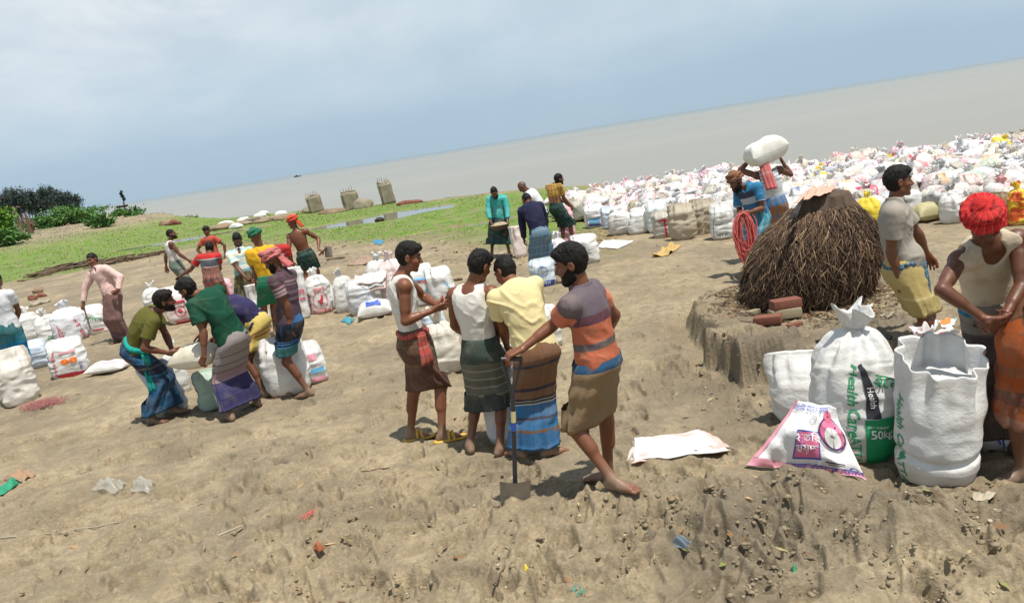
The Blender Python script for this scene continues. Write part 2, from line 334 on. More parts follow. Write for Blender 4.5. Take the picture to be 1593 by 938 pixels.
# ------------------------------------------------------------------ implicit surfaces (bodies and clothes grow as one smooth skin)
def nrm(v): v = np.asarray(v, float); return v/(np.linalg.norm(v)+1e-9)
class Sdf:
    def __init__(s): s.ops = []
    def _a(s, fn, lo, hi, k, mode): s.ops.append((fn, np.minimum(lo, hi), np.maximum(lo, hi), k, mode)); return s
    def cone(s, a, b, ra, rb, k=.03, mode='u', flat=None, cut=None):
        a = np.asarray(a, float); b = np.asarray(b, float); R = max(ra, rb)
        def fn(p, a=a, b=b):
            d = b-a; L = d.dot(d)+1e-9; t = np.clip(((p-a)@d)/L, 0, 1); w = p-(a+t[..., None]*d)
            if flat is not None:
                n, q = flat; wn = w@n; w = w+wn[..., None]*n*(1/q-1)
            r = np.sqrt((w*w).sum(-1))-(ra+t*(rb-ra))
            if cut: r = np.maximum(r, (p-b)@(d/math.sqrt(L)))
            return r
        return s._a(fn, np.minimum(a, b)-R, np.maximum(a, b)+R, k, mode)
    def chain(s, P, r, k=.006, mode='u'):
        for i in range(len(P)-1): s.cone(P[i], P[i+1], r[i], r[i+1], k, mode)
        return s
    def ell(s, c, R, rad, k=.03, mode='u'):
        c = np.asarray(c, float); R = np.asarray(R, float); rad = np.asarray(rad, float); m = max(rad)
        def fn(p):
            q = (p-c)@R.T/rad; k0 = np.sqrt((q*q).sum(-1))+1e-6; k1 = np.sqrt(((q/rad)**2).sum(-1))+1e-6; return k0*(k0-1)/k1
        return s._a(fn, c-m, c+m, k, mode)
    def plane(s, c, n, k=.004, mode='i'):     # keep the side n points away from
        c = np.asarray(c, float); n = nrm(n)
        return s._a(lambda p: (p-c)@n, np.full(3, -1e9), np.full(3, 1e9), k, mode)
    def build(s, h, disp=None, pad=.03):
        lo = np.min([o[1] for o in s.ops if o[1][0] > -1e8 and o[4] == 'u'], 0)-pad; hi = np.max([o[2] for o in s.ops if o[1][0] > -1e8 and o[4] == 'u'], 0)+pad
        n = np.ceil((hi-lo)/h).astype(int)+1; V = np.full(n, .12, np.float32)
        ax = [lo[i]+h*np.arange(n[i]) for i in range(3)]
        for fn, a, b, k, mode in s.ops:
            m = 4*h+k+.012
            i0 = np.clip(np.floor((np.maximum(a, lo-1)-m-lo)/h).astype(int), 0, n); i1 = np.clip(np.ceil((np.minimum(b, hi+1)+m-lo)/h).astype(int)+1, 0, n)
            if (i1 <= i0).any(): continue
            sl = tuple(slice(i0[q], i1[q]) for q in range(3))
            P = np.stack(np.meshgrid(ax[0][sl[0]], ax[1][sl[1]], ax[2][sl[2]], indexing='ij'), -1)
            d = fn(P).astype(np.float32); A = V[sl]
            if mode == 'u': hh = np.maximum(k-np.abs(A-d), 0)/max(k, 1e-6); V[sl] = np.minimum(A, d)-hh*hh*k*.25
            else:
                if mode == 's': d = -d
                hh = np.maximum(k-np.abs(A-d), 0)/max(k, 1e-6); V[sl] = np.maximum(A, d)+hh*hh*k*.25
        if disp is not None:
            ix = np.nonzero(np.abs(V) < max(.03, 3*h)); P = np.stack([ax[q][ix[q]] for q in range(3)], -1)
            V[ix] += disp(P).astype(np.float32)
        return nets(V, lo, h)
def nets(V, lo, h):
    s = V < 0; c = np.zeros(tuple(np.array(V.shape)-1), np.int8)
    cs = [(i, j, k) for i in (0, 1) for j in (0, 1) for k in (0, 1)]
    for i, j, k in cs: c += s[i:i+c.shape[0], j:j+c.shape[1], k:k+c.shape[2]]
    act = (c > 0) & (c < 8); I = np.stack(np.nonzero(act), -1); n = len(I); cid = np.full(act.shape, -1, np.int32); cid[act] = np.arange(n)
    val = {q: V[I[:, 0]+q[0], I[:, 1]+q[1], I[:, 2]+q[2]] for q in cs}; P = np.zeros((n, 3)); cnt = np.zeros(n)
    for q in cs:
        for ax in range(3):
            if q[ax]: continue
            q2 = list(q); q2[ax] = 1; a = val[q]; b = val[tuple(q2)]; m = (a < 0) != (b < 0)
            t = np.where(m, a/(a-b+1e-12), 0); e = np.array(q, float)[None].repeat(n, 0); e[:, ax] = t; P += e*m[:, None]; cnt += m
    P = lo+h*(I+P/cnt[:, None]); F = []
    for ax in range(3):
        a1, a2 = (ax+1) % 3, (ax+2) % 3; sl0 = [slice(None)]*3; sl1 = [slice(None)]*3; sl0[ax] = slice(0, -1); sl1[ax] = slice(1, None)
        for q in (a1, a2): sl0[q] = sl1[q] = slice(1, -1)
        x, y = s[tuple(sl0)], s[tuple(sl1)]; E = np.nonzero(x != y); ins = x[E]; J = [None]*3; J[ax] = E[ax]; J[a1] = E[a1]+1; J[a2] = E[a2]+1
        def cell(d1, d2):
            K = list(J); K[a1] = J[a1]+d1; K[a2] = J[a2]+d2; return cid[K[0], K[1], K[2]]
        f = np.stack([cell(-1, -1), cell(0, -1), cell(0, 0), cell(-1, 0)], -1); f[~ins] = f[~ins][:, ::-1]; F.append(f)
    F = np.concatenate(F); F = F[(F >= 0).all(1)]
    return P, F
def relax(P, F, it=1, w=.5):
    n = len(P)
    for _ in range(it):
        A = np.zeros((n, 3)); c = np.zeros(n)
        for a, b in ((0, 1), (1, 2), (2, 3), (3, 0)):
            for x, y in ((a, b), (b, a)):
                for q in range(3): A[:, q] += np.bincount(F[:, x], P[F[:, y], q], n)
                c += np.bincount(F[:, x], minlength=n)
        P = P*(1-w)+w*A/np.maximum(c, 1)[:, None]
    return P
def ik(A, B, l1, l2, pole):
    d = B-A; L = np.linalg.norm(d); u = d/L
    if L >= (l1+l2)*.999: return A+u*L*l1/(l1+l2)
    x = (l1*l1-l2*l2+L*L)/(2*L); y = math.sqrt(max(l1*l1-x*x, 0)); q = pole-A; q = q-u*q.dot(u)
    if np.linalg.norm(q) < 1e-5: q = np.array([0, 0, -1.])
    return A+u*x+nrm(q)*y
def fdir(yaw, pitch=0): a = math.radians(yaw); b = math.radians(pitch); return np.array([math.sin(a)*math.cos(b), math.cos(a)*math.cos(b), -math.sin(b)])

def skin(tone):
    n = 'skin_%d' % int(tone*100)
    if n in _mc: return _mc[n]
    t = NT(n); o = t.obj(); a = np.array([.225, .078, .033]); b = np.array([.052, .0195, .0105]); c = a*(1-tone)+b*tone
    col = t.mix(t.noise(o, 8, 5), tuple(c*.78), tuple(c*1.22)); at_ = t.attr('pat'); sp = t.n('ShaderNodeSeparateXYZ'); t.set(sp.inputs[0], at_.outputs['Vector'])
    col = t.mix(sp.outputs[0], col, tuple(np.minimum(1, c*np.array([1.5, 1.1, 1.1])))); col = t.mix(sp.outputs[1], col, (.30, .25, .18))
    _mc[n] = t.fin(col, t.ramp(t.noise(o, 30, 4), [(.3, .40), (.7, .62)]), t.bump(t.noise(o, 90, 4), .12, .003), Specular_IOR_Level=.5, Subsurface_Weight=.06, Subsurface_Scale=.01); return _mc[n]
def hairmat():
    t = NT('black_hair') if 'hair' not in _mc else None
    if t: o = t.obj(); _mc['hair'] = t.fin(t.mix(t.noise(o, 60, 3), (.004, .0035, .003), (.014, .010, .008)), .55, t.bump(t.noise(t.vmul(o, (1, 1, .3)), 220, 4, .7), .8, .006), Specular_IOR_Level=.22)
    return _mc['hair']
HAIR = hairmat(); GREY = plain('grey_hair', (.10, .085, .075), .7, .5, 60); EYE = plain('eyeball', (.10, .08, .07), .15, .1); NAIL = None

class Person:
    """d: joints in photo pixels, solved to metres with real bone lengths and feet on the ground"""
    def __init__(s, d):
        s.d = d; k = s.k = d.get('H', 1.68)/1.68; g = d['feet']
        def foot(f):
            u, v = f[:2]; up = f[2] if len(f) > 2 else 0.
            if 'Y' in d: q = pt(u, v, d['Y']); q[2] = gz(q[0], q[1]) if not d.get('free') else q[2]; q[2] += .075*k+up; return q
            q = on(u, v); return q+np.array([0, 0, .075*k+up])
        s.Y = d.get('Y')
        s.A = {c: foot(g[c]) for c in 'LR'}; Ym = (s.A['L'][1]+s.A['R'][1])/2; s.Ym = Ym
        def P3(t): return pt(t[0], t[1], Ym+(t[2] if len(t) > 2 else 0))
        s.P = P3(d['pelvis']); nk = P3(d['neck'])
        mn = min(s.A['L'][2], s.A['R'][2]); lo_ = max(s.A['L'][2]-mn, 0); want = mn+d.get('ext', .985)*.84*k-.0
        cen = (s.A['L']+s.A['R'])/2; hd_ = min(.45, math.hypot(s.P[0]-cen[0], s.P[1]-cen[1])); sp_ = np.linalg.norm(s.A['L'][:2]-s.A['R'][:2])/2
        tz_ = mn+math.sqrt(max(.3, (d.get('ext', .985)*.84*k)**2-hd_**2-max(0, sp_-.09)**2))+.03; dz_ = tz_-s.P[2]; s.P = s.P+np.array([0, 0, dz_])*.85; nk = nk+np.array([0, 0, dz_])*.35; ln = d.get('spine', .50)*k; u = nrm(nk-s.P); s.N = s.P+u*ln; s.u = u
        # the neck pixel only gives direction if it would stretch the spine
        D = np.linalg.norm(nk-s.P); s.N = s.P+u*min(max(D, .44*k), .56*k)
        f = fdir(d['yaw']); f = nrm(f-u*f.dot(u)); s.f = f; s.r = np.cross(f, u)
        hd = P3(d['head']); hy = d.get('hyaw', d['yaw']); hp = d.get('hp', 10); s.hf = fdir(hy, hp); v = nrm(hd-s.N)
        hu = nrm(v*.5+u*.2+np.array([0, 0, .6])); hu = nrm(hu-s.hf*hu.dot(s.hf)); s.hu = hu; s.hr = np.cross(s.hf, hu); s.HC = s.N+v*.175*k
        s.SH, s.E, s.Wr, s.HP, s.K = {}, {}, {}, {}, {}
        for c, sg in (('R', 1), ('L', -1)):
            sh = s.N+s.r*sg*.172*k-u*.045*k+f*.005
            el, wr = d['arm'+c]; w = P3(wr); e = P3(el); sh = sh+nrm(w-sh)*.03*k-nrm(w-sh)*.0; s.SH[c] = sh
            la, lf = .285*k, .255*k; D = np.linalg.norm(w-sh)
            if D > (la+lf)*.985: w = sh+nrm(w-sh)*(la+lf)*.985
            s.Wr[c] = w; s.E[c] = ik(sh, w, la, lf, e)
            hp_ = s.P+s.r*sg*.088*k-u*.03*k; s.HP[c] = hp_; a = s.A[c]
            kf = fdir(d.get('kyaw', d['yaw'])) if 'knee'+c not in d else None
            pole = (hp_+a)/2+kf*.5 if kf is not None else P3(d['knee'+c])
            s.K[c] = ik(hp_, a, .43*k, .41*k, pole)
    def torso(s, F, infl=0., sh=True, k=.04, neck=True):
        k_ = s.k; P, N, u, f, r = s.P, s.N, s.u, s.f, s.r; R = np.stack([r, f, u]); b = s.d.get('bend', .02); fat = s.d.get('fat', 1.)
        F.ell(P-u*.02, R, np.array([.150*fat, .108*fat, .12])*k_+infl, k)
        M = P*.55+N*.45-f*b; F.cone(P+u*.04, M, .128*k_*fat+infl, .125*k_*fat+infl, k, flat=(f, .72)); F.ell(N-u*.17*k_-f*b*.6, R, np.array([.152, .104, .19])*k_+infl, k)
        if s.d.get('belly'): F.ell(P+u*.1+f*.05, R, np.array([.12, .10, .12])+infl, k)
        for c, g in (('R', 1), ('L', -1)): F.cone(N-u*.07*k_+r*g*.03, s.SH[c]-r*g*.03, .072*k_+infl, .058*k_+infl, k)
    def limbs(s, F):
        k = s.k; P, N, u, f, r = s.P, s.N, s.u, s.f, s.r
        for c, g in (('R', 1), ('L', -1)):
            S_, E, Wq = s.SH[c], s.E[c], s.Wr[c]
            F.ell(S_, np.eye(3), np.array([.058, .058, .058])*k, .03); F.cone(S_, E, .046*k, .037*k, .025); F.cone(S_*.65+E*.35, S_*.35+E*.65, .044*k, .042*k, .02)
            F.cone(E, Wq, .036*k, .025*k, .015); F.cone(E*.85+Wq*.15, E*.55+Wq*.45, .040*k, .034*k, .02)
            H_, K, A = s.HP[c], s.K[c], s.A[c]
            F.ell(H_-f*.022, np.eye(3), np.array([.078, .078, .09])*k, .04); F.cone(H_, K, .076*k, .052*k, .03); F.ell(K+fdir(s.d['yaw'])*.008, np.eye(3), np.array([.05, .052, .056])*k, .02)
            F.cone(K, A, .045*k, .032*k, .02); kf = nrm(np.cross(A-K, r)); kf = kf if kf.dot(fdir(s.d['yaw'])) < 0 else -kf
            F.cone(K*.88+A*.12+kf*.012, K*.55+A*.45+kf*.014, .045*k, .042*k, .03)
            fy = s.d.get('toe'+c, s.d['yaw']+g*10); ff = fdir(fy, s.d.get('tp'+c, 0)); sr = nrm(np.cross(ff, [0, 0, 1.])); z = np.array([0, 0, 1.])
            dz = .0 if not s.d.get('tp'+c) else .0
            F.cone(A-z*.04*k-ff*.03, A-z*.045*k+ff*.01, .033*k, .032*k, .03); F.cone(A-z*.01, A-z*.045*k+ff*.10, .034*k, .026*k, .03)
            F.cone(A-z*.048*k+ff*.06+sr*.015, A-z*.052*k+ff*.135+sr*.022, .027*k, .022*k, .02); F.cone(A-z*.048*k+ff*.06-sr*.012, A-z*.052*k+ff*.135-sr*.018, .027*k, .021*k, .02)
            for j in range(5):
                o = (j-2)*.0165*k; b0 = A-z*.058*k+ff*(.145-.004*abs(j-2))+sr*o; F.cone(b0, b0+ff*(.04-.004*abs(2-j))-z*.004, .0115, .0105, .005)
    def hand(s, F, c, scale=1.06):
        d = s.d; k = s.k*scale; W_ = s.Wr[c]; E = s.E[c]; g = 1 if c == 'R' else -1
        h = d.get('hand'+c, {}); fd = nrm(W_-E)
        if 'dir' in h: fd = nrm(fd*.4+nrm(np.array(h['dir'], float)))
        pn = np.array(h.get('palm', -s.r*g), float); pn = nrm(pn-fd*pn.dot(fd)); ac = np.cross(fd, pn)*g   # towards the thumb
        cu = h.get('curl', .35); s.HD = getattr(s, 'HD', {}); s.HD[c] = (W_+fd*.075*k+pn*.02, fd, pn, ac)
        L = [.068, .076, .070, .056]
        for j in range(4):
            kp = W_+fd*(.088-.004*abs(j-1))*k+ac*(1.5-j)*.0205*k; F.cone(W_+ac*(1.5-j)*.011*k, kp, .0155*k, .0118*k, .012)
            a = math.radians(10+cu*55); p = kp; rr_ = .0100*k; spread = (1.5-j)*h.get('spread', .05)
            for q, (fr, da) in enumerate(((.45, 0), (.31, 75*cu), (.24, 55*cu))):
                a += math.radians(da) if q else 0; dd = nrm((fd*math.cos(a)+pn*math.sin(a))+ac*spread); n_ = p+dd*L[j]*fr*1.12*k; F.cone(p, n_, rr_, rr_*.88, .003); p = n_; rr_ *= .9
        t0 = W_+fd*.022*k+ac*.018*k+pn*.006; ta = h.get('thumb', .6); t1 = t0+nrm(fd*.7+ac*.75*ta+pn*.35)*.046*k; t2 = t1+nrm(fd*.85+ac*.25*ta+pn*(.25+.5*cu))*.034*k; t3 = t2+nrm(fd*.75-ac*.1+pn*(.3+.8*cu))*.028*k
        F.cone(t0, t1, .0165*k, .013*k, .01); F.cone(t1, t2, .0125*k, .0108*k, .003); F.cone(t2, t3, .0108*k, .0092*k, .003)
    def head(s, F):
        k = s.k; H, f, u, r = s.HC, s.hf, s.hu, s.hr; R = np.stack([r, f, u]); q = lambda a, b, c: H+(r*a+f*b+u*c)*k
        F.cone(s.N-s.u*.03+s.f*.0, q(0, -.012, -.07), .060*k, .050*k, .035)
        F.ell(q(0, -.012, .022), R, np.array([.075, .094, .094])*k, .02); F.ell(q(0, .028, -.035), R, np.array([.058, .066, .082])*k, .02)
        F.cone(q(.040, .01, -.072), q(.014, .072, -.102), .022*k, .019*k, .02); F.cone(q(-.040, .01, -.072), q(-.014, .072, -.102), .022*k, .019*k, .02)
        F.cone(q(-.03, .079, .026), q(.03, .079, .026), .0145*k, .0145*k, .012); F.ell(q(.042, .055, -.03), R, np.array([.022, .03, .022])*k, .015); F.ell(q(-.042, .055, -.03), R, np.array([.022, .03, .022])*k, .015)
        for g in (1, -1): F.ell(q(g*.031, .095, .008), R, np.array([.019, .017, .013])*k, .01, 's')
        F.cone(q(0, .086, .012), q(0, .112, -.030), .0085*k, .0125*k, .010); F.cone(q(.012, .098, -.036), q(-.012, .098, -.036), .0095*k, .0095*k, .008)
        F.cone(q(-.017, .086, -.061), q(.017, .086, -.061), .0095*k, .0095*k, .005); F.cone(q(-.014, .085, -.073), q(.014, .085, -.073), .0095*k, .0095*k, .005)
        for g in (1, -1):
            F.ell(q(g*.078, -.008, -.008), R, np.array([.010, .021, .034])*k, .006); F.ell(q(g*.087, -.004, -.006), R, np.array([.006, .011, .019])*k, .004, 's')
    def wrinkle(s, amp=.006, sc=.8, seed=0., stretch=None):
        u = s.u if stretch is None else nrm(stretch)
        def fn(p):
            q = p-s.P; a = q@u; x = q@s.r; y = q@s.f
            w = np.stack([x*9+a*4+seed, y*8+seed, a*10-x*6*np.sign(x+.001)], -1)*sc; n = vn(w); w2 = np.stack([x*17-a*7, y*15+seed, a*13+x*8], -1)*sc; m = vn(w2); k = sstep(-.4, .5, vn(np.stack([x*5, y*5+seed*2, a*5], -1)))
            return -amp*np.clip(1-3.2*np.abs(n), 0, 1)*(.4+.8*k)-amp*.55*np.clip(1-3.5*np.abs(m), 0, 1)*k+amp*.4*vn(w*.6+3)
        return fn
def ring(cx, X, Y, n, expo=2.): th = np.arange(n)*2*math.pi/n; c, s_ = np.cos(th), np.sin(th); return cx+np.outer(np.sign(c)*np.abs(c)**(2/expo), X)+np.outer(np.sign(s_)*np.abs(s_)**(2/expo), Y)
def lungi(p, hem=.9, mat=None, top=.11, flare=.012, tight=0., fold=.016, seed=0, lift=(0, 0), name='lungi', n=84, split=0.):
    """wrapped cloth from the waist to a point hem (0 hip, .5 knee, 1 ankle) down the legs"""
    k = p.k; u, f, r, P = p.u, p.f, p.r, p.P; Rg = []; v = 0; rnd = np.random.RandomState(seed+5); ph = rnd.rand(8)*6.28
    tops = [top, top-.03, top-.075, .0]; prev = None; rows = []
    for i, a in enumerate(tops):
        fat = p.d.get('fat', 1.); rows.append((P+u*a*k-f*.0, r*(.150+.008*i)*k*fat+0*r, f*(.116+.012*i)*k*fat, 0.))
    m = max(6, int(34*hem))
    def leg(c, q):
        H_, K, A = p.HP[c], p.K[c], p.A[c]; q2 = q*2; x = H_+(K-H_)*min(q2, 1) if q2 <= 1 else K+(A-K)*(q2-1); return x
    for j in range(1, m+1):
        q = hem*j/m; l, R_ = leg('L', q), leg('R', q); c = (l+R_)/2; a = R_-l; ax = np.array([a[0], a[1], 0.]); d = nrm(r*.12*(1-min(1, q*2))+ax+r*.03); d[2] = 0; d = nrm(d)
        up = nrm(u*max(0, .25-q)*4+np.array([0, 0, 1.])); d = nrm(d-up*d.dot(up)); y = np.cross(up, d)
        rad = (.105 if q < .1 else np.interp(q, [.1, .5, 1], [.100, .078-tight*.02, .082+flare*3]))*k+flare*q*2
        hs = np.linalg.norm(ax)/2; rows.append((c-np.array([0, 0, 0]), d*(hs+rad), y*(rad+.012+.045*(1-q)**2), q/hem))
    al = None; th = np.arange(n)*2*math.pi/n; V = []; pat = []; vv = 0.; lastc = None
    for i, (c, X, Y, w) in enumerate(rows):
        if i and np.dot(X, rows[i-1][1]) < 0 and False: X = -X
        Yd = Y if np.dot(Y, f) > 0 or i < 4 else Y
        A_ = np.stack([np.cos(th), np.sin(th)], -1)
        g = (np.sin(th*7+ph[0]+1.1*w)*.5+np.sin(th*11+ph[1]-2*w)*.35+np.sin(th*4+ph[2]+w*2)*.5+np.sin(th*17+ph[3])*.2)
        amp = fold*(w**.7)*(.6+.6*w) if w > 0 else .003
        rr_ = 1+amp*g/np.linalg.norm(X)*1.0
        ring_ = c+np.outer(A_[:, 0]*rr_, X)+np.outer(A_[:, 1]*rr_, Yd)
        hz = .012*np.sin(th*2+ph[4]+i*.13)*(w > 0); ring_[:, 2] += hz*w
        if w > 0: ring_[:, 2] += w*(lift[0]*np.clip(np.cos(th-lift[1]), 0, 1))
        if w > 0: ring_ = ring_+(.011*fbm(ring_*np.array([7, 7, 16.])+seed, 2))[:, None]*np.stack([np.cos(th), np.sin(th), 0*th], -1)@np.stack([nrm(X), nrm(Yd), np.zeros(3)])
        if lastc is not None: vv += np.linalg.norm(c-lastc)
        lastc = c; V.append(ring_); pat.append(np.stack([th/(2*math.pi)*1.25, np.full(n, vv), np.zeros(n)], -1))
    last = V[-1]; c = last.mean(0)
    for s_, dz in ((.965, .004), (.93, .05), (.86, .14)):   # the cloth's inner side, turned in at the hem
        V.append(c+(last-c)*s_+np.array([0, 0, dz])); pat.append(pat[-1])
    t0 = V[0]; c0 = t0.mean(0); V.insert(0, c0+(t0-c0)*.8); pat.insert(0, pat[0])
    nn = len(V); me = mkmesh(name, np.concatenate(V), grid_faces(nn, n, True)[:, ::-1], [mat], pat=np.concatenate(pat)); return link(name, me)
def patch(name, corners, mat, bulge=.02, nrm_=(0, -1, 0), n=14, m=14, seed=0, amp=.012, parent=None, thick=.006, sag=0., uv=(1, 1)):
    """a piece of cloth hung between four corners (a b / d c), as a thin solid"""
    a, b, c, d = [np.asarray(x, float) for x in corners]; s_ = np.linspace(0, 1, m); t_ = np.linspace(0, 1, n); Sg, Tg = np.meshgrid(s_, t_)
    P = (a*(1-Sg[..., None])+b*Sg[..., None])*(1-Tg[..., None])+(d*(1-Sg[..., None])+c*Sg[..., None])*Tg[..., None]; N_ = nrm(nrm_)
    w = bulge*np.sin(Sg*math.pi)+amp*np.sin(Sg*19+seed+Tg*2)*(.35+.65*Tg)+amp*fbm(P*9+seed, 2); P = P+w[..., None]*N_; P[..., 2] -= sag*np.sin(Sg*math.pi)*np.sin(Tg*math.pi)
    V1 = P.reshape(-1, 3); V2 = (P-N_*thick).reshape(-1, 3); F = grid_faces(n, m); k = n*m
    bd = list(range(m-1))+[(i+1)*m-1 for i in range(n-1)]+[n*m-1-j for j in range(m-1)]+[(n-1-i)*m for i in range(n-1)]
    E_ = np.array([[bd[i], bd[(i+1) % len(bd)], bd[(i+1) % len(bd)]+k, bd[i]+k] for i in range(len(bd))])
    pat = np.stack([Sg.ravel()*uv[0], Tg.ravel()*uv[1], 0*Sg.ravel()], -1)
    me = mkmesh(name, np.concatenate([V1, V2]), np.concatenate([F, F[:, ::-1]+k, E_[:, ::-1]]), [mat], pat=np.concatenate([pat, pat])); return link(name, me, parent)

def garment_pat(p, V):
    q = V-p.N; return np.stack([np.arctan2(q@p.r, q@p.f)*.16, -(q@p.u)+.1, 0*q[:, 0]], -1)
def make_person(d):
    p = Person(d); k = p.k; h = d.get('vox', .0075); root = bpy.data.objects.new('person', None); COL.objects.link(root)
    base = (p.A['L']+p.A['R'])/2; base[2] -= .075*k; root.location = tuple(base); tag(root, d['label'], d.get('cat', 'man'), d.get('group'))
    sk = skin(d.get('tone', .5)); parts = []
    F = Sdf(); p.torso(F); p.limbs(F); p.head(F); p.hand(F, 'R', d.get('hs', 1.06)); p.hand(F, 'L', d.get('hs', 1.06))
    V, Q = F.build(h); V = relax(V, Q, 1, .35)
    # paler palms and lips, dusty feet
    q = (V-p.HC); lip = (np.abs(q@p.hu+.066*k) < .014) & (q@p.hf > .084*k) & (np.abs(q@p.hr) < .026)
    pal = np.zeros(len(V))
    for c in 'LR':
        o, fd, pn, ac = p.HD[c]; w = V-o; pal = np.maximum(pal, ((w@pn > -.006) & (np.linalg.norm(w, axis=1) < .11))*.45)
    fz = np.maximum(*[np.exp(-(np.linalg.norm(V-(p.A[c]-np.array([0, 0, .06])), axis=1)/.12)**2) for c in 'LR'])*d.get('dust', .6)
    parts.append(link('body', mkmesh('body', V, Q, [sk], pat=np.stack([np.maximum(lip*.35, pal), fz, 0*fz], -1))))
    H, f, u, r = p.HC, p.hf, p.hu, p.hr; R = np.stack([r, f, u]); q = lambda a, b, c: H+(r*a+f*b+u*c)*k
    if not d.get('headoff'):
        for g in (1, -1):
            E = Sdf(); E.ell(q(g*.031, .0735, .009), R, np.array([.0135, .0135, .0105])*k, .002); V, Q = E.build(.003, pad=.01); parts.append(link('eye', mkmesh('eye', V, Q, [EYE])))
        for g in (1, -1):
            B = Sdf(); B.chain([q(g*.014, .094, .027), q(g*.034, .090, .032), q(g*.050, .074, .026)], [.0042*k, .0045*k, .003*k], .003)
            V, Q = B.build(.0035, lambda P: .0012*vn(P*400), pad=.01); parts.append(link('eyebrow', mkmesh('eyebrow', V, Q, [HAIR])))
    hs = d.get('hair', 'short'); hh = max(.005, h*.8)
    hm = GREY if d.get('grey') else HAIR
    if hs:
        T = {'short': .009, 'thick': .013, 'shaved': .004, 'bald': .004}[hs]; F = Sdf(); F.ell(q(0, -.014, .026), R, np.array([.0755, .095, .096])*k+np.array([T*.45, T*.7, T]), .01)
        F.cone(q(0, -.045, .0), q(0, -.042, -.03), .050*k+T*.2, .044*k, .03)
        if hs == 'thick':
            for a, b, c, rr_ in ((0, .062, .085, .034), (.03, .062, .08, .03), (-.03, .06, .083, .03), (0, .02, .098, .036), (.03, -.03, .088, .036), (-.035, -.03, .084, .036), (0, .088, .074, .02)): F.ell(q(a, b, c), R, np.array([rr_]*3)*k, .02)
        if hs == 'bald': F.plane(q(0, -.03, .045), u-f*.2, .01)  # only sides and back
        F.plane(q(0, .082, .056), -(u*.75-f*.66), .012); F.plane(q(0, -.09, -.030), -u-f*.35, .012)
        for g in (1, -1): F.ell(q(g*.09, .0, -.02), R, np.array([.024, .03, .040])*k, .008, 's')
        for g in (1, -1): F.ell(q(g*.06, .075, -.02), R, np.array([.05, .055, .06])*k, .01, 's')
        V, Q = F.build(hh, lambda P: (.0045 if hs != 'shaved' else .001)*(vn(np.stack([(P-H)@r*75, (P-H)@f*75, (P-H)@u*34], -1))+.7*vn((P-H)*150))); V = relax(V, Q, 1, .2)
        ha = link('hair', mkmesh('hair', V, Q, [hm])); parts.append(ha)
        if hs in ('short', 'thick'):   # clipped hair fading down the nape
            F = Sdf(); F.ell(q(0, -.014, .024), R, np.array([.077, .0965, .095])*k, .01); F.cone(q(0, -.03, .0), q(0, -.022, -.05), .062*k, .056*k, .03); F.plane(q(0, -.09, -.066), -u-f*.2, .01); F.plane(q(0, .010, -.02), f*.9-u*.25, .012)
            for g in (1, -1): F.ell(q(g*.09, .0, -.02), R, np.array([.022, .026, .036])*k, .006, 's')
            V, Q = F.build(hh, lambda P: .0008*vn((P-H)*200)); n_ = link('clipped_nape', mkmesh('clipped_nape', V, Q, [hm])); n_.parent = ha
    if d.get('beard'):
        T = .007*d['beard']; F = Sdf(); F.ell(q(0, .028, -.035), R, np.array([.060, .068, .084])*k+T, .01); F.cone(q(.040, .01, -.072), q(.014, .072, -.102), .024*k+T, .021*k+T, .02); F.cone(q(-.040, .01, -.072), q(-.014, .072, -.102), .024*k+T, .021*k+T, .02)
        if d['beard'] > 1.5: F.cone(q(0, .06, -.10), q(0, .07, -.145), .035*k, .018*k, .02)
        F.plane(q(0, .07, -.048), u+f*.75-.0*r, .01); F.ell(q(0, .098, -.066), R, np.array([.021, .02, .013])*k, .004, 's'); F.plane(q(0, -.012, 0), -f, .01)
        V, Q = F.build(hh, lambda P: .003*vn((P-H)*110)); parts.append(link('beard', mkmesh('beard', V, Q, [hm])))
    if d.get('moustache', d.get('beard')):
        F = Sdf(); F.chain([q(-.028, .080, -.058), q(0, .096, -.048), q(.028, .080, -.058)], [.004, .0068, .004], .004); V, Q = F.build(.0035, pad=.01); parts.append(link('moustache', mkmesh('moustache', V, Q, [hm])))
    # headcloth
    hc = d.get('turban')
    if hc:
        F = Sdf(); tl = hc.get('tilt', .0)
        F.ell(q(0, -.012, .05), R, np.array([.088, .108, .085])*k, .02); n_ = hc.get('n', 3)
        for j in range(n_):
            a = tl+(.12*(j-1)); cz = .035+.028*j; pts = [q(.088*math.cos(t_)*(1-.10*j), -.01+.108*math.sin(t_)*(1-.10*j), cz+a*.10*math.sin(t_)+.02*math.cos(t_+j*2)) for t_ in np.linspace(0, 2*math.pi, 17)]
            F.chain(pts, [.0215*k*hc.get('fat', 1.)]*17, .012)
        if hc.get('top'): F.ell(q(0, -.02, .12), R, np.array([.05, .06, .045])*k, .03)
        if hc.get('knot'): F.ell(q(*hc['knot']), R, np.array([.035, .03, .03])*k, .02)
        F.plane(q(0, .05, .030), -(u*1-f*.12), .008)
        V, Q = F.build(max(.006, h*.9), lambda P: -.008*np.clip(1-3*np.abs(vn(np.stack([(P-H)@r*13+(P-H)@u*20, (P-H)@f*13, (P-H)@u*48+(P-H)@r*14], -1))), 0, 1)+.003*vn((P-H)*45)); V = relax(V, Q, 1, .3)
        w = V-H; tb = link('turban', mkmesh('turban', V, Q, [hc['mat']], pat=np.stack([np.arctan2(w@r, w@f)*.1, w@u+.1+.2*(w@r), 0*w[:, 0]], -1))); parts.append(tb)
        for cs in hc.get('tails', []):
            cs = [q(*x) for x in cs]; tt = patch('turban_tail', cs, hc['mat'], .02, nrm(np.cross(cs[1]-cs[0], cs[3]-cs[0])), seed=3, amp=.008, uv=(.3, .5)); tt.parent = tb
    # upper garment
    g = d.get('top')
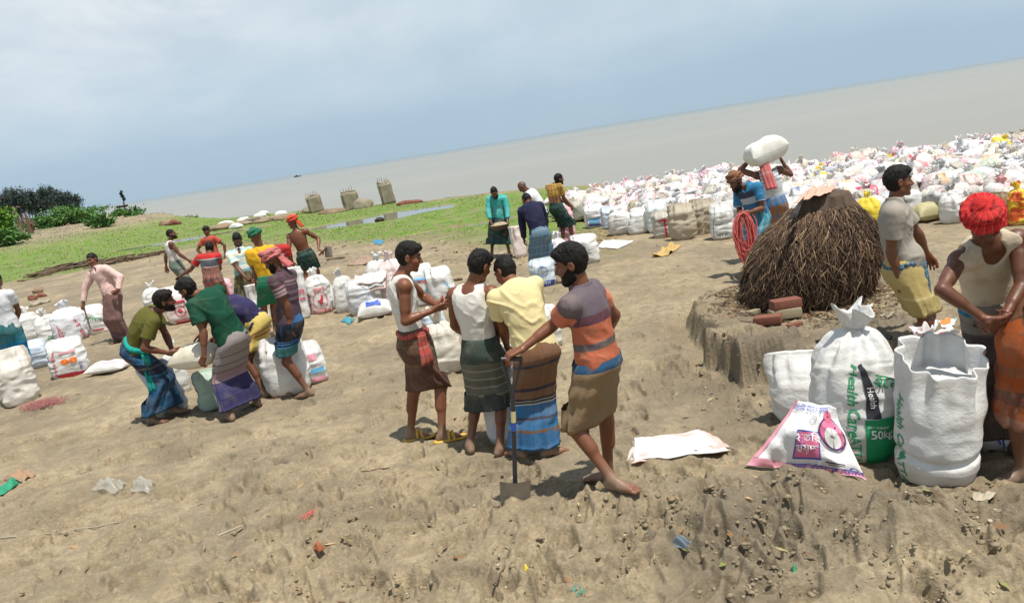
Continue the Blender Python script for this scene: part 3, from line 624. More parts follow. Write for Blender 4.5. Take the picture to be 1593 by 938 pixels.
    if g:
        F = Sdf(); inf = g.get('loose', .016); ty = g['type']
        if ty == 'vest':
            p.torso(F, .008+inf*.3); F.plane(p.P-p.u*g.get('hem', .02), -p.u, .006)
            for c, s_ in (('R', 1), ('L', -1)):
                o = p.N+p.r*s_*.172*k-p.u*.045*k; F.cone(o+p.r*s_*.03+p.u*.05, o+p.r*s_*.012-p.u*.075, .082*k, .080*k, .008, 's')
            F.ell(p.N+p.u*.045, np.stack([p.r, p.f, p.u]), np.array([.082, .085, .085])*k, .008, 's'); F.ell(p.N-p.u*.03+p.f*.10, np.stack([p.r, p.f, p.u]), np.array([.072, .07, .115])*k, .008, 's'); F.ell(p.N-p.u*.0-p.f*.09, np.stack([p.r, p.f, p.u]), np.array([.07, .05, .055])*k, .008, 's')
        else:
            p.torso(F, inf); hem = g.get('hem', .06)
            if hem > .0: F.cone(p.P+p.u*.1, p.P-p.u*(hem+.05), .142*k+inf, .15*k+inf, .04, flat=(p.f, .78))
            F.plane(p.P-p.u*hem+p.f*g.get('tilt', 0)*0, -p.u, .006)
            L_ = g.get('sleeve', .55)
            for c in 'RL':
                S_, E, Wq = p.SH[c], p.E[c], p.Wr[c]
                if L_ <= 1: F.cone(S_*1.06-E*.06, S_+(E-S_)*L_, .060*k+inf*.5, .060*k+inf*.6, .02, cut=True)
                else:
                    F.cone(S_, E, .058*k+inf*.5, .052*k+inf*.4, .02); e2 = E+(Wq-E)*(L_-1); F.cone(E, e2, .050*k+inf*.4, .038*k+inf*.3, .015, cut=True)
                    if L_ < 1.7: F.cone(E*.2+e2*.8, e2, .05*k+inf*.4, .05*k+inf*.4, .01, cut=True)
            F.cone(p.N+p.u*.0, p.N+nrm(p.HC-p.N)*.16, .064*k, .075*k, .006, 's')
            if g.get('collar'): F.cone(p.N-p.u*.005+p.f*.01, p.N+nrm(p.HC-p.N)*.045, .076*k, .071*k, .008, cut=True); F.cone(p.N+p.u*.02, p.N+nrm(p.HC-p.N)*.16, .060*k, .066*k, .004, 's'); F.ell(p.N+p.f*.095-p.u*.01, np.stack([p.r, p.f, p.u]), np.array([.03, .04, .06])*k, .006, 's')
        gh = max(h, .0065); V, Q = F.build(gh, p.wrinkle(g.get('amp', .0085), .8, d.get('seed', 1)*3.3)); V = relax(V, Q, 1, .3)
        pat = garment_pat(p, V); mats = [g['mat']]; mi = None
        if ty != 'vest':
            for c in 'RL':   # sleeves carry their own run of stripes
                S_, E = p.SH[c], p.E[c]; a = nrm(E-S_); w = V-S_; t_ = w@a; out = np.linalg.norm(w-t_[:, None]*a, axis=1); g_ = 1 if c == 'R' else -1
                m = (t_ > .02) & (out < .10) & (((V-p.N)@p.r)*g_ > .13*k); pat[m, 1] = t_[m]*g.get('sk', 1.)+.1; pat[m, 2] = 1
        if g.get('sleevemat'):
            mats.append(g['sleevemat']); fc = pat[Q, 2].mean(1) > .5; mi = fc.astype(int)
        parts.append(link(g.get('name', 'shirt' if ty != 'vest' else 'vest'), mkmesh('top', V, Q, mats, pat=pat, midx=mi)))
    for b in d.get('low', []):
        parts.append(lungi(p, **b))
    w = d.get('waist')   # gamcha or waist cloth wound round the hips
    if w:
        F = Sdf(); z = w.get('z', .09); pts = [p.P+p.u*(z+.012*math.sin(3*t_))*k+p.r*.152*k*math.cos(t_)*d.get('fat', 1.)+p.f*.118*k*math.sin(t_)*d.get('fat', 1.) for t_ in np.linspace(0, 2*math.pi, 19)]
        F.chain(pts, [w.get('r', .024)]*19, .01)
        if 'knot' in w: a = math.radians(w['knot']); kp = p.P+p.u*z+p.r*.165*math.cos(a)+p.f*.135*math.sin(a); F.ell(kp, np.eye(3), np.array([.04, .04, .035]), .02)
        V, Q = F.build(max(h, .007), lambda P: .005*vn(P*np.array([30, 30, 70.])), ); wc = link('waist_cloth', mkmesh('waist_cloth', V, Q, [w['mat']], pat=garment_pat(p, V))); parts.append(wc)
        if 'tail' in w:
            L_, wd = w['tail']; o = nrm(kp-p.P-p.u*z); sd_ = nrm(np.cross(o, [0, 0, 1.])); tt = patch('cloth_end', [kp-sd_*wd*.3+o*.02, kp+sd_*wd*.3+o*.02, kp+sd_*wd*.5+o*.05-np.array([0, 0, L_]), kp-sd_*wd*.5+o*.04-np.array([0, 0, L_*.92])], w['mat'], .03, o, seed=2, amp=.014, uv=(.35, .4)); tt.parent = wc
    if d.get('sandals'):
        for c, gg in (('R', 1), ('L', -1)):
            A = p.A[c]; fy = d.get('toe'+c, d['yaw']+gg*10); ff = fdir(fy); sr = nrm(np.cross(ff, [0, 0, 1.])); z = np.array([0, 0, 1.]); G = A-z*.070*k
            F = Sdf(); F.cone(G-ff*.045, G+ff*.17, .046, .052, .02, flat=(z, .42)); V, Q = F.build(.007); so = link('sandal', mkmesh('sandal', V, Q, [d['sandals']])); parts.append(so)
            F = Sdf(); F.chain([G+ff*.10+sr*.048, G+ff*.09+sr*.03+z*.055, G+ff*.09+z*.07, G+ff*.09-sr*.03+z*.055, G+ff*.10-sr*.048], [.012]*5, .01); F.chain([G+ff*.05+sr*.045, G+ff*.055+sr*.03+z*.06, G+ff*.055+z*.078, G+ff*.055-sr*.03+z*.06, G+ff*.05-sr*.045], [.012]*5, .01); V, Q = F.build(.007); st_ = link('strap', mkmesh('strap', V, Q, [d['sandals']])); st_.parent = so
    for fn in d.get('extra', []): parts.append(fn(p))
    off = Vector(root.location)
    for o in parts:
        o.data.transform(Matrix.Translation(-off))
        for c in o.children: c.data.transform(Matrix.Translation(-off))
        o.parent = root
    root['_p'] = 0; del root['_p']
    return root, p
# ------------------------------------------------------------------ cloths
WHITEV = cloth('white_vest_cloth', [(0, (.66, .63, .58))], dirt=.22)
CREAMV = cloth('cream_vest_cloth', [(0, (.50, .42, .31))], dirt=.3)
LG_BROWN = cloth('brown_check_lungi', [(0, (.105, .055, .035)), (.12, (.16, .085, .05)), (.14, (.10, .055, .035)), (.30, (.17, .085, .05)), (.33, (.10, .05, .035)), (.6, (.1, .05, .03))], (.05, [(0, (.09, .05, .035)), (.8, (.2, .1, .06))], .3))
GAM_RED = cloth('red_check_gamcha', [(0, (.40, .05, .04)), (.05, (.12, .10, .09)), (.08, (.42, .06, .05)), (.16, (.34, .30, .24)), (.18, (.42, .06, .05)), (.27, (.1, .09, .09)), (.3, (.42, .07, .05)), (.5, (.4, .06, .05))], (.06, [(0, (.45, .07, .05)), (.5, (.13, .07, .06)), (.62, (.4, .32, .26)), (.7, (.4, .05, .05))], .5))
LG_GREY = cloth('dark_striped_lungi', [(0, (.018, .04, .03)), (.19, (.12, .125, .10)), (.25, (.33, .33, .29)), (.262, (.115, .12, .095)), (.33, (.35, .34, .3)), (.34, (.11, .115, .09)), (.41, (.33, .33, .29)), (.42, (.12, .12, .1)), (.49, (.33, .33, .29)), (.50, (.115, .12, .1)), (.60, (.02, .025, .022)), (.9, (.02, .02, .02))], (.013, [(0, (.05, .055, .045)), (.5, (.17, .175, .15))], .3))
YEL_T = cloth('pale_yellow_cotton', [(0, (.68, .57, .30))], dirt=.1)
LG_BB = cloth('brown_blue_lungi', [(0, (.20, .095, .045)), (.20, (.03, .035, .07)), (.225, (.21, .10, .05)), (.40, (.03, .03, .06)), (.43, (.22, .11, .06)), (.50, (.02, .02, .03)), (.52, (.5, .5, .48)), (.53, (.03, .03, .04)), (.55, (.5, .5, .48)), (.56, (.02, .16, .36)), (.66, (.03, .04, .09)), (.68, (.02, .17, .38)), (.76, (.15, .09, .06)), (.80, (.02, .15, .34)), (1.1, (.02, .12, .3))], (.21, [(0, (.10, .07, .05)), (.55, (.02, .02, .03)), (.60, (.12, .08, .06)), (.85, (.05, .05, .06))], .25))
POLO = cloth('grey_orange_polo', [(0, (.10, .085, .11)), (.24, (.085, .03, .05)), (.30, (.44, .115, .055)), (.42, (.10, .085, .09)), (.465, (.47, .12, .055)), (.9, (.45, .12, .06))], (.006, [(0, (.07, .06, .07)), (.5, (.45, .25, .18))], .12))
POLO_S = cloth('orange_polo_sleeve', [(0, (.10, .085, .11)), (.125, (.52, .17, .10)), (.27, (.06, .06, .1)), (.6, (.06, .06, .1))], dirt=.08)
KHAKI = cloth('khaki_shorts_cloth', [(0, (.23, .155, .085))], dirt=.15)
BLACK = cloth('black_cloth', [(0, (.02, .02, .022))], dirt=.1)
DBLUE = cloth('dark_blue_cloth', [(0, (.015, .05, .10))], dirt=.06)
YSAND = plain('yellow_rubber', (.58, .34, .04), .5, .1)
ppl = []
def P_(**d): r = make_person(d); ppl.append(r[0]); return r[1]
P14 = P_(label='man in white vest, brown checked lungi and yellow sandals, red checked cloth at his waist', yaw=84, hyaw=86, hp=16, H=1.72, tone=.28, seed=1, vox=.0065,
  feet={'L': (641, 684), 'R': (690, 686)}, pelvis=(645, 534), neck=(622, 425), head=(637, 397), armR=((634, 505, -.2), (675, 482, -.12)), armL=((668, 468, .3), (682, 476, .12)), kneeR=(690, 598), kneeL=(650, 600),
  handR=dict(curl=.75, palm=(0, .6, .5), dir=(1, .25, .15)), handL=dict(curl=.75, palm=(0, -.5, .6), dir=(1, -.3, .1)), hair='thick', top=dict(type='vest', mat=WHITEV, hem=.0), low=[dict(hem=.50, mat=LG_BROWN, flare=.0, seed=1)],
  waist=dict(mat=GAM_RED, z=.07, knot=30, tail=(.26, .13), r=.022), sandals=YSAND, toeR=80, toeL=80)
P15 = P_(label='man seen from behind in white vest and dark green lungi with pale stripes', yaw=24, hyaw=40, hp=25, H=1.66, tone=.35, seed=2, vox=.0065,
  feet={'L': (733, 704), 'R': (780, 708)}, pelvis=(752, 562), neck=(734, 452), head=(741, 425), armL=((700, 510, .1), (722, 520, .38)), armR=((779, 530, .0), (776, 572, .25)), handR=dict(curl=.6), hair='thick', top=dict(type='vest', mat=WHITEV, hem=.0), low=[dict(hem=.60, mat=LG_GREY, seed=2, flare=.02)], toeL=-10, toeR=60, tone_=0)
P16 = P_(label='man seen from behind in pale yellow shirt and long brown and blue lungi', yaw=-12, hyaw=-50, hp=35, H=1.62, tone=.3, seed=3, vox=.0065,
  feet={'L': (812, 712), 'R': (852, 710)}, pelvis=(836, 555), neck=(800, 448, .12), head=(787, 424, .24), armL=((781, 505, .2), (790, 545, .35)), armR=((850, 500, .3), (818, 545, .4)), hair='short', bend=.05, top=dict(type='shirt', mat=YEL_T, hem=.06, loose=.022, sleeve=.55), low=[dict(hem=.97, mat=LG_BB, seed=3, flare=.004)], toeL=-40, toeR=70)
def flap17(p):
    a = p.P+p.f*.15-p.u*.02-p.r*.02; b = p.P+p.f*.13-p.r*.10; return patch('cloth_flap', [a, b, b+np.array([.03, -.02, -.46]), a+np.array([.02, -.02, -.50])], BLACK, .03, -p.r, seed=4)
P17 = P_(label='man in orange and grey polo shirt and khaki shorts, resting one hand on a shovel', yaw=-62, hyaw=-75, hp=14, H=1.72, tone=.34, seed=4, vox=.0065, beard=1.,
  feet={'L': (955, 768), 'R': (949, 750)}, pelvis=(931, 572), neck=(907, 460), head=(893, 420), armL=((862, 500, -.05), (812, 543, .0)), armR=((955, 470, .25), (938, 530, .45)), handL=dict(curl=.55, palm=(-.3, .1, -1), dir=(-1, 0, -.15)), hair='thick', top=dict(type='shirt', mat=POLO, sleevemat=POLO_S, hem=.06, loose=.016, sleeve=.52, collar=1), low=[dict(hem=.5, mat=cloth('khaki_wrap_over_blue', [(0, (.015, .05, .10)), (.17, (.23, .155, .085)), (.9, (.23, .155, .085))], dirt=.15), seed=4, top=.04, flare=.006)], extra=[flap17] , toeL=125, toeR=-60, kyaw=-60, ext=1.035)

def C_(name, bands, u=None, dirt=.12): return cloth(name, bands, u, dirt=dirt)
W_T = C_('white_shirt_cloth', [(0, (.62, .64, .66))])
LG_SEA = C_('sea_blue_lungi', [(0, (.04, .12, .09)), (.22, (.03, .17, .20)), (.34, (.015, .17, .33)), (.47, (.22, .42, .50)), (.49, (.01, .20, .40)), (.60, (.2, .4, .5)), (.615, (.01, .21, .42)), (.75, (.2, .4, .5)), (.765, (.01, .19, .40)), (1.2, (.01, .2, .4))], (.1, [(0, (.02, .18, .3)), (.6, (.01, .12, .22))], .3))
P1 = P_(label='man in white shirt and sea blue lungi, back turned, at the left edge', yaw=12, hp=30, H=1.68, tone=.5, seed=5, vox=.010,
  feet={'L': (15, 600), 'R': (40, 600)}, pelvis=(12, 503), neck=(-4, 440), head=(-14, 418, .1), armR=((34, 472), (26, 500, .2)), armL=((-30, 470), (-20, 500, .3)), top=dict(type='shirt', mat=W_T, hem=.02, sleeve=.5), low=[dict(hem=.92, mat=LG_SEA, seed=5, flare=.01)])
PINK = C_('pale_pink_shirt_cloth', [(0, (.66, .45, .41))], (.018, [(0, (.70, .50, .46)), (.5, (.60, .38, .35))], .4), dirt=.05)
LG_MAU = C_('mauve_lungi', [(0, (.19, .10, .09)), (.80, (.05, .02, .08)), (1.3, (.05, .02, .08))], (.03, [(0, (.20, .11, .10)), (.6, (.13, .07, .07))], .6))
P2 = P_(label='man in pale pink long sleeved shirt and mauve lungi, one hand on his hip', yaw=200, hyaw=195, hp=6, H=1.66, tone=.4, seed=6, vox=.0105, moustache=1,
  feet={'R': (185, 532), 'L': (201, 530)}, pelvis=(177, 470), neck=(154, 422), head=(147, 409), armR=((126, 455), (126, 482, -.1)), armL=((198, 438, -.1), (184, 452, -.22)), handL=dict(curl=.5, dir=(-1, 0, -.3)), handR=dict(curl=.4), top=dict(type='shirt', mat=PINK, hem=.10, sleeve=1.92, loose=.024, collar=1), low=[dict(hem=.99, mat=LG_MAU, seed=6, flare=.0)])
LG_TEAL = C_('faded_teal_lungi', [(0, (.10, .15, .13)), (.2, (.05, .10, .14)), (.24, (.13, .16, .13)), (.42, (.05, .12, .17)), (.5, (.12, .15, .12)), (1., (.1, .1, .1))], (.07, [(0, (.13, .15, .10)), (.5, (.05, .13, .17)), (.6, (.2, .2, .15))], .5))
P3 = P_(label='bearded grey haired man in white vest and faded teal lungi, looking to the water', yaw=62, hyaw=80, hp=-8, H=1.68, tone=.62, seed=7, vox=.0115, beard=1., hair='shaved', grey=0,
  feet={'L': (284, 466), 'R': (292, 470)}, pelvis=(277, 426), neck=(263, 377), head=(267, 363), armR=((281, 403, -.2), (302, 413, -.1)), armL=((251, 396), (257, 430)), top=dict(type='vest', mat=WHITEV, hem=.02), low=[dict(hem=.9, mat=LG_TEAL, seed=7)])
RED_T = C_('brick_red_shirt_cloth', [(0, (.42, .075, .05))])
P4 = P_(label='young man in brick red shirt facing the camera with both hands on his hips', yaw=185, hyaw=200, hp=14, H=1.56, tone=.55, seed=8, vox=.0115,
  feet={'L': (346, 447), 'R': (330, 447)}, pelvis=(333, 404), neck=(325, 372), head=(321, 359), armR=((303, 386), (317, 400, -.05)), armL=((356, 380), (350, 396, -.05)), handL=dict(curl=.5), handR=dict(curl=.5), hair='thick', top=dict(type='shirt', mat=RED_T, hem=.08, sleeve=.5), low=[dict(hem=.7, mat=LG_TEAL, seed=8)])
RG_P = C_('red_grey_rugby_cloth', [(0, (.45, .03, .03)), (.17, (.55, .5, .48)), (.185, (.09, .10, .12)), (.31, (.55, .4, .38)), (.33, (.34, .16, .13)), (.6, (.3, .12, .1))], dirt=.08)
RG_S = C_('red_sleeve_cloth', [(0, (.45, .03, .03)), (.24, (.6, .5, .5)), (.262, (.45, .03, .03)), (.5, (.4, .03, .03))])
LG_REDC = C_('red_black_check_lungi', [(0, (.30, .10, .08)), (.1, (.05, .04, .04)), (.16, (.32, .10, .08)), (.28, (.06, .05, .05)), (.34, (.3, .1, .08)), (.7, (.1, .05, .05))], (.13, [(0, (.35, .2, .17)), (.4, (.06, .05, .05)), (.6, (.35, .08, .07))], .5))
P5 = P_(label='man seen from behind in red and grey striped shirt, left arm stretched out', yaw=5, hyaw=-10, hp=22, H=1.64, tone=.5, seed=9, vox=.0105,
  feet={'L': (338, 505), 'R': (356, 500)}, pelvis=(334, 446), neck=(326, 404), head=(325, 392, .05), armL=((296, 428, .1), (272, 437, .1)), armR=((350, 428, .25), (338, 436, .4)), handL=dict(curl=.8), top=dict(type='shirt', mat=RG_P, sleevemat=RG_S, hem=.05, sleeve=.55, loose=.02), low=[dict(hem=.85, mat=LG_REDC, seed=9)])
LB_P = C_('pale_blue_banded_polo', [(0, (.62, .66, .60)), (.08, (.30, .50, .52)), (.11, (.65, .68, .55)), (.20, (.35, .55, .58)), (.23, (.66, .68, .60)), (.32, (.33, .52, .56)), (.36, (.62, .66, .6)), (.43, (.2, .38, .4)), (.6, (.5, .6, .6))], dirt=.05)
BR_S = C_('brown_green_lungi', [(0, (.11, .085, .035)), (.3, (.035, .03, .02)), (.42, (.12, .09, .04)), (1, (.1, .08, .04))], (.09, [(0, (.15, .12, .05)), (.5, (.04, .04, .025))], .5))
P6 = P_(label='bearded man in pale blue banded polo shirt and brown folded lungi, looking down', yaw=165, hyaw=165, hp=32, H=1.68, tone=.6, seed=10, vox=.0105, beard=1.,
  feet={'R': (379, 505), 'L': (398, 503)}, pelvis=(385, 442), neck=(374, 397), head=(371, 383), armR=((359, 420), (386, 437, -.35)), armL=((398, 418), (398, 438, -.3)), handR=dict(curl=.7), handL=dict(curl=.7), top=dict(type='shirt', mat=LB_P, hem=.06, sleeve=.6, loose=.02, collar=1), low=[dict(hem=.55, mat=BR_S, seed=10, flare=.02)])
GR_G = C_('green_gamcha', [(0, (.01, .12, .06)), (.04, (.02, .16, .09)), (.08, (.01, .12, .06)), (.3, (.01, .13, .07))], (.022, [(0, (.02, .17, .09)), (.5, (.01, .09, .05))], .5))
YEL2 = C_('mustard_yellow_cotton', [(0, (.62, .35, .02))], dirt=.05)
P7 = P_(label='man in yellow shirt, green turban and green knee length lungi, seen from behind', yaw=-25, hyaw=-60, hp=20, H=1.68, tone=.45, seed=11, vox=.0105, hair=None,
  feet={'L': (418, 528), 'R': (430, 524)}, pelvis=(420, 452), neck=(406, 391), head=(400, 374), armL=((397, 422), (400, 450, .1)), armR=((428, 425, .3), (410, 440, .4)), turban=dict(mat=GR_G, n=3, top=1), top=dict(type='shirt', mat=YEL2, hem=-.02, sleeve=.5), low=[dict(hem=.42, mat=GR_G, seed=11, flare=.02)])
RED_H = C_('red_orange_headcloth', [(0, (.55, .05, .02)), (.03, (.16, .10, .06)), (.05, (.6, .07, .03)), (.1, (.55, .05, .03)), (.14, (.2, .1, .05)), (.16, (.58, .06, .02)), (.4, (.5, .05, .02))], (.05, [(0, (.6, .06, .03)), (.7, (.2, .08, .05))], .4))
GN_PL = C_('dark_green_plaid', [(0, (.01, .035, .03)), (.07, (.02, .09, .09)), (.09, (.012, .035, .03)), (.16, (.03, .10, .05)), (.18, (.012, .04, .035)), (.26, (.02, .09, .09)), (.28, (.01, .035, .03)), (.5, (.01, .03, .03))], (.09, [(0, (.012, .04, .035)), (.75, (.03, .11, .1)), (.85, (.01, .03, .025))], .45))
P8 = P_(label='shirtless man with red headcloth and short dark green checked lungi, holding a hoe', yaw=10, hyaw=-70, hp=10, H=1.72, tone=.35, seed=12, vox=.0115, hair=None,
  feet={'L': (477, 470), 'R': (502, 458)}, pelvis=(476, 401), neck=(461, 361), head=(456, 348), armL=((452, 388), (455, 408)), armR=((489, 376, -.05), (496, 388, -.1)), handR=dict(curl=.95, dir=(.8, 0, -.3)), turban=dict(mat=RED_H, n=2, tails=[[(.02, -.09, .06), (-.05, -.08, .06), (-.02, -.16, -.16), (.10, -.15, -.15)]]), low=[dict(hem=.34, mat=GN_PL, seed=12, flare=.012, top=.08)])
P9 = P_(label='dark haired man in dull red shirt half hidden behind the man in yellow shirt', yaw=-150, hyaw=-120, hp=20, H=1.56, tone=.5, seed=13, vox=.012,
  feet={'L': (448, 482), 'R': (456, 482)}, pelvis=(447, 438), neck=(440, 398), head=(437, 386), armL=((450, 425), (445, 440)), armR=((438, 425), (436, 440)), top=dict(type='shirt', mat=RG_S, hem=.04, sleeve=.5), low=[dict(hem=.8, mat=LG_REDC, seed=13)])
MV_P = C_('dark_mauve_striped_polo', [(0, (.075, .04, .055)), (.17, (.26, .17, .18)), (.19, (.08, .04, .06)), (.215, (.3, .2, .2)), (.225, (.08, .045, .065)), (.29, (.17, .13, .15)), (.33, (.075, .04, .06)), (.37, (.15, .12, .14)), (.40, (.07, .04, .06)), (.6, (.06, .035, .05))], (.007, [(0, (.07, .04, .05)), (.5, (.14, .10, .12))], .2))
MV_S = C_('dark_mauve_striped_sleeve', [(0, (.09, .045, .06)), (.16, (.32, .20, .21)), (.18, (.09, .05, .06)), (.20, (.34, .24, .24)), (.225, (.1, .06, .08)), (.235, (.32, .22, .22)), (.26, (.1, .06, .07)), (.5, (.08, .05, .06))])
LG_NB = C_('navy_blue_striped_lungi', [(0, (.03, .14, .33)), (.10, (.01, .012, .02)), (.31, (.05, .18, .4)), (.32, (.01, .015, .03)), (.335, (.05, .2, .42)), (.35, (.012, .02, .04)), (.37, (.06, .22, .42)), (.385, (.05, .19, .17)), (.47, (.06, .2, .3)), (.49, (.04, .17, .15)), (.7, (.04, .16, .15))], (.16, [(0, (.015, .02, .04)), (.8, (.03, .12, .25))], .25))
GAM_PK = C_('pink_check_gamcha', [(0, (.50, .13, .13)), (.03, (.2, .08, .09)), (.045, (.52, .15, .14)), (.09, (.25, .09, .1)), (.105, (.5, .13, .13)), (.16, (.2, .08, .09)), (.18, (.5, .14, .13)), (.24, (.22, .09, .1)), (.26, (.5, .13, .12)), (.5, (.5, .13, .13))], (.045, [(0, (.5, .14, .14)), (.6, (.22, .07, .08)), (.75, (.5, .2, .19))], .5))
P10 = P_(label='man in dark mauve striped polo shirt and pink checked turban', yaw=-72, hyaw=-80, hp=24, H=1.68, tone=.5, seed=14, vox=.0078, hair=None, beard=1.,
  feet={'L': (482, 617), 'R': (450, 617)}, pelvis=(456, 522), neck=(440, 425), head=(424, 405), armL=((464, 482, -.15), (457, 526, -.12)), armR=((446, 480, .2), (446, 520, .25)), handL=dict(curl=.6), turban=dict(mat=GAM_PK, n=3, fat=1.15, tilt=.02, knot=(0, -.10, .03), tails=[[(.05, -.09, .08), (-.06, -.08, .06), (-.05, -.15, -.16), (.07, -.15, -.17)]]), top=dict(type='shirt', mat=MV_P, sleevemat=MV_S, hem=.05, sleeve=.6, loose=.016, collar=1), low=[dict(hem=.42, mat=LG_NB, seed=14, flare=.012)], toeL=-80, toeR=-100, kyaw=-80)
OLIVE = C_('olive_printed_cotton', [(0, (.10, .095, .02))], dirt=.05)
TEALG = C_('teal_green_gamcha', [(0, (.01, .27, .22)), (.05, (.02, .33, .28)), (.08, (.01, .25, .21)), (.4, (.01, .3, .25))], dirt=.03)
LG_DB = C_('dark_blue_check_lungi', [(0, (.03, .018, .025)), (.08, (.012, .05, .12)), (.24, (.05, .22, .32)), (.255, (.02, .015, .03)), (.33, (.16, .10, .05)), (.36, (.03, .02, .03)), (.45, (.05, .22, .33)), (.465, (.012, .06, .13)), (.66, (.01, .055, .12)), (.9, (.012, .05, .11))], (.17, [(0, (.015, .06, .13)), (.32, (.08, .3, .42)), (.345, (.012, .05, .11)), (.45, (.06, .25, .36)), (.465, (.02, .03, .06))], .4))
P11 = P_(label='bearded man in olive printed shirt with teal waist cloth, leaning back to lift a sack', yaw=72, hyaw=66, hp=2, H=1.68, tone=.6, seed=15, vox=.0078, beard=1.2, bend=.05,
  feet={'R': (238, 660), 'L': (272, 644, .0)}, pelvis=(213, 560), neck=(240, 491), head=(251, 472), armR=((229, 535, -.2), (262, 549, -.1)), armL=((262, 528, .2), (270, 550, .1)), handR=dict(curl=.95, dir=(1, 0, -.2)), handL=dict(curl=.95, dir=(1, 0, -.2)), hair='thick', top=dict(type='shirt', mat=OLIVE, hem=.0, sleeve=.6, loose=.02), low=[dict(hem=.94, mat=LG_DB, seed=15, flare=.012)], waist=dict(mat=TEALG, z=.07, knot=35, tail=(.42, .13), r=.03), ext=.93, toeR=95, toeL=85)
GREEN_T = C_('bottle_green_cotton', [(0, (.008, .062, .035))], dirt=.04)
LG_LG = C_('grey_lilac_navy_lungi', [(0, (.25, .22, .22)), (.16, (.03, .02, .04)), (.168, (.25, .22, .22)), (.28, (.03, .02, .04)), (.288, (.25, .22, .22)), (.38, (.03, .02, .04)), (.39, (.25, .22, .22)), (.47, (.03, .02, .04)), (.48, (.28, .19, .22)), (.60, (.02, .02, .09)), (.96, (.3, .25, .3)), (.98, (.02, .02, .09)), (1.2, (.02, .02, .08))], (.012, [(0, (.14, .12, .13)), (.5, (.24, .2, .2))], .1))
P12 = P_(label='man in bottle green shirt and grey lungi with navy hem, bending to lift a sack', yaw=-55, hyaw=-75, hp=30, H=1.70, tone=.45, seed=16, vox=.0078, bend=.06, beard=.8,
  feet={'L': (361, 655), 'R': (402, 632)}, pelvis=(368, 552), neck=(317, 462), head=(300, 452), armL=((322, 530, -.2), (321, 572, -.25)), armR=((300, 520, .3), (300, 560, .3)), handL=dict(curl=.5, dir=(-.6, .2, -.6)), hair='thick', top=dict(type='shirt', mat=GREEN_T, hem=.03, sleeve=.62, loose=.02), low=[dict(hem=.93, mat=LG_LG, seed=16, flare=.005)], ext=.95, toeL=-40, toeR=-30)
NAVY_T = C_('navy_printed_shirt_cloth', [(0, (.022, .02, .065))], (.03, [(0, (.04, .03, .11)), (.7, (.05, .045, .09))], .4))
YG = C_('yellow_red_striped_lungi', [(0, (.55, .42, .12)), (.20, (.45, .08, .03)), (.215, (.55, .42, .12)), (.25, (.45, .08, .03)), (.265, (.55, .42, .12)), (.5, (.5, .4, .1))], dirt=.06)
P13 = P_(label='stooping man in navy printed shirt and short yellow lungi behind the man in green', yaw=-80, hyaw=-80, hp=60, H=1.66, tone=.55, seed=17, vox=.0085, bend=.08,
  feet={'L': (414, 618), 'R': (408, 600)}, pelvis=(405, 518), neck=(352, 478), head=(336, 486), armL=((345, 520), (330, 548)), armR=((340, 520, .3), (325, 548, .3)), top=dict(type='shirt', mat=NAVY_T, hem=-.02, sleeve=.6, loose=.02), low=[dict(hem=.36, mat=YG, seed=17, flare=.012)], ext=.96, toeL=-70)
TURQ = C_('turquoise_shirt_cloth', [(0, (.05, .36, .33)), (.1, (.10, .42, .38)), (.14, (.05, .36, .33)), (.3, (.1, .4, .38)), (.5, (.05, .36, .34))], dirt=.06)
GB_L = C_('green_brown_check_lungi', [(0, (.012, .04, .05)), (.2, (.10, .07, .03)), (.24, (.01, .06, .05)), (.38, (.02, .12, .10)), (.41, (.012, .04, .04)), (.7, (.01, .03, .03))], (.11, [(0, (.015, .07, .06)), (.5, (.10, .07, .04)), (.65, (.01, .035, .05))], .45))
P18 = P_(label='man in turquoise long sleeved shirt and dark check lungi carrying a basket of sand', yaw=180, hyaw=182, hp=28, H=1.66, tone=.62, seed=18, vox=.0115, beard=.7,
  feet={'R': (766, 397), 'L': (793, 398)}, pelvis=(777, 357), neck=(774, 312, -.05), head=(770, 301, -.15), armR=((752, 335, -.1), (764, 352, -.32)), armL=((796, 334, -.1), (790, 350, -.32)), handR=dict(curl=.9), handL=dict(curl=.9), top=dict(type='shirt', mat=TURQ, hem=.06, sleeve=1.7, loose=.026, collar=1), low=[dict(hem=.72, mat=GB_L, seed=18, flare=.03)])
P19 = P_(label='grey haired man in white shirt stooping behind the man in navy shirt', yaw=-70, hyaw=-80, hp=45, H=1.62, tone=.6, seed=19, vox=.0115, hair='bald', grey=1, bend=.07,
  feet={'L': (846, 394), 'R': (842, 388)}, pelvis=(845, 345), neck=(822, 302), head=(814, 292), armL=((820, 330), (812, 352)), armR=((815, 330, .3), (808, 352, .3)), top=dict(type='shirt', mat=W_T, hem=.04, sleeve=1.6, loose=.022, collar=1), low=[dict(hem=.85, mat=GB_L, seed=19)])
NAVY_S = C_('dark_navy_shirt_cloth', [(0, (.014, .016, .045))], dirt=.03)
LG_LB = C_('light_blue_check_lungi', [(0, (.10, .17, .24)), (.09, (.28, .38, .44)), (.10, (.08, .15, .22)), (.2, (.26, .36, .42)), (.21, (.1, .17, .23)), (.32, (.28, .38, .43)), (.33, (.08, .15, .22)), (.45, (.28, .36, .42)), (.46, (.1, .17, .24)), (.7, (.1, .17, .23))], (.075, [(0, (.10, .17, .24)), (.55, (.06, .10, .16)), (.62, (.3, .4, .45)), (.7, (.1, .18, .25))], .5))
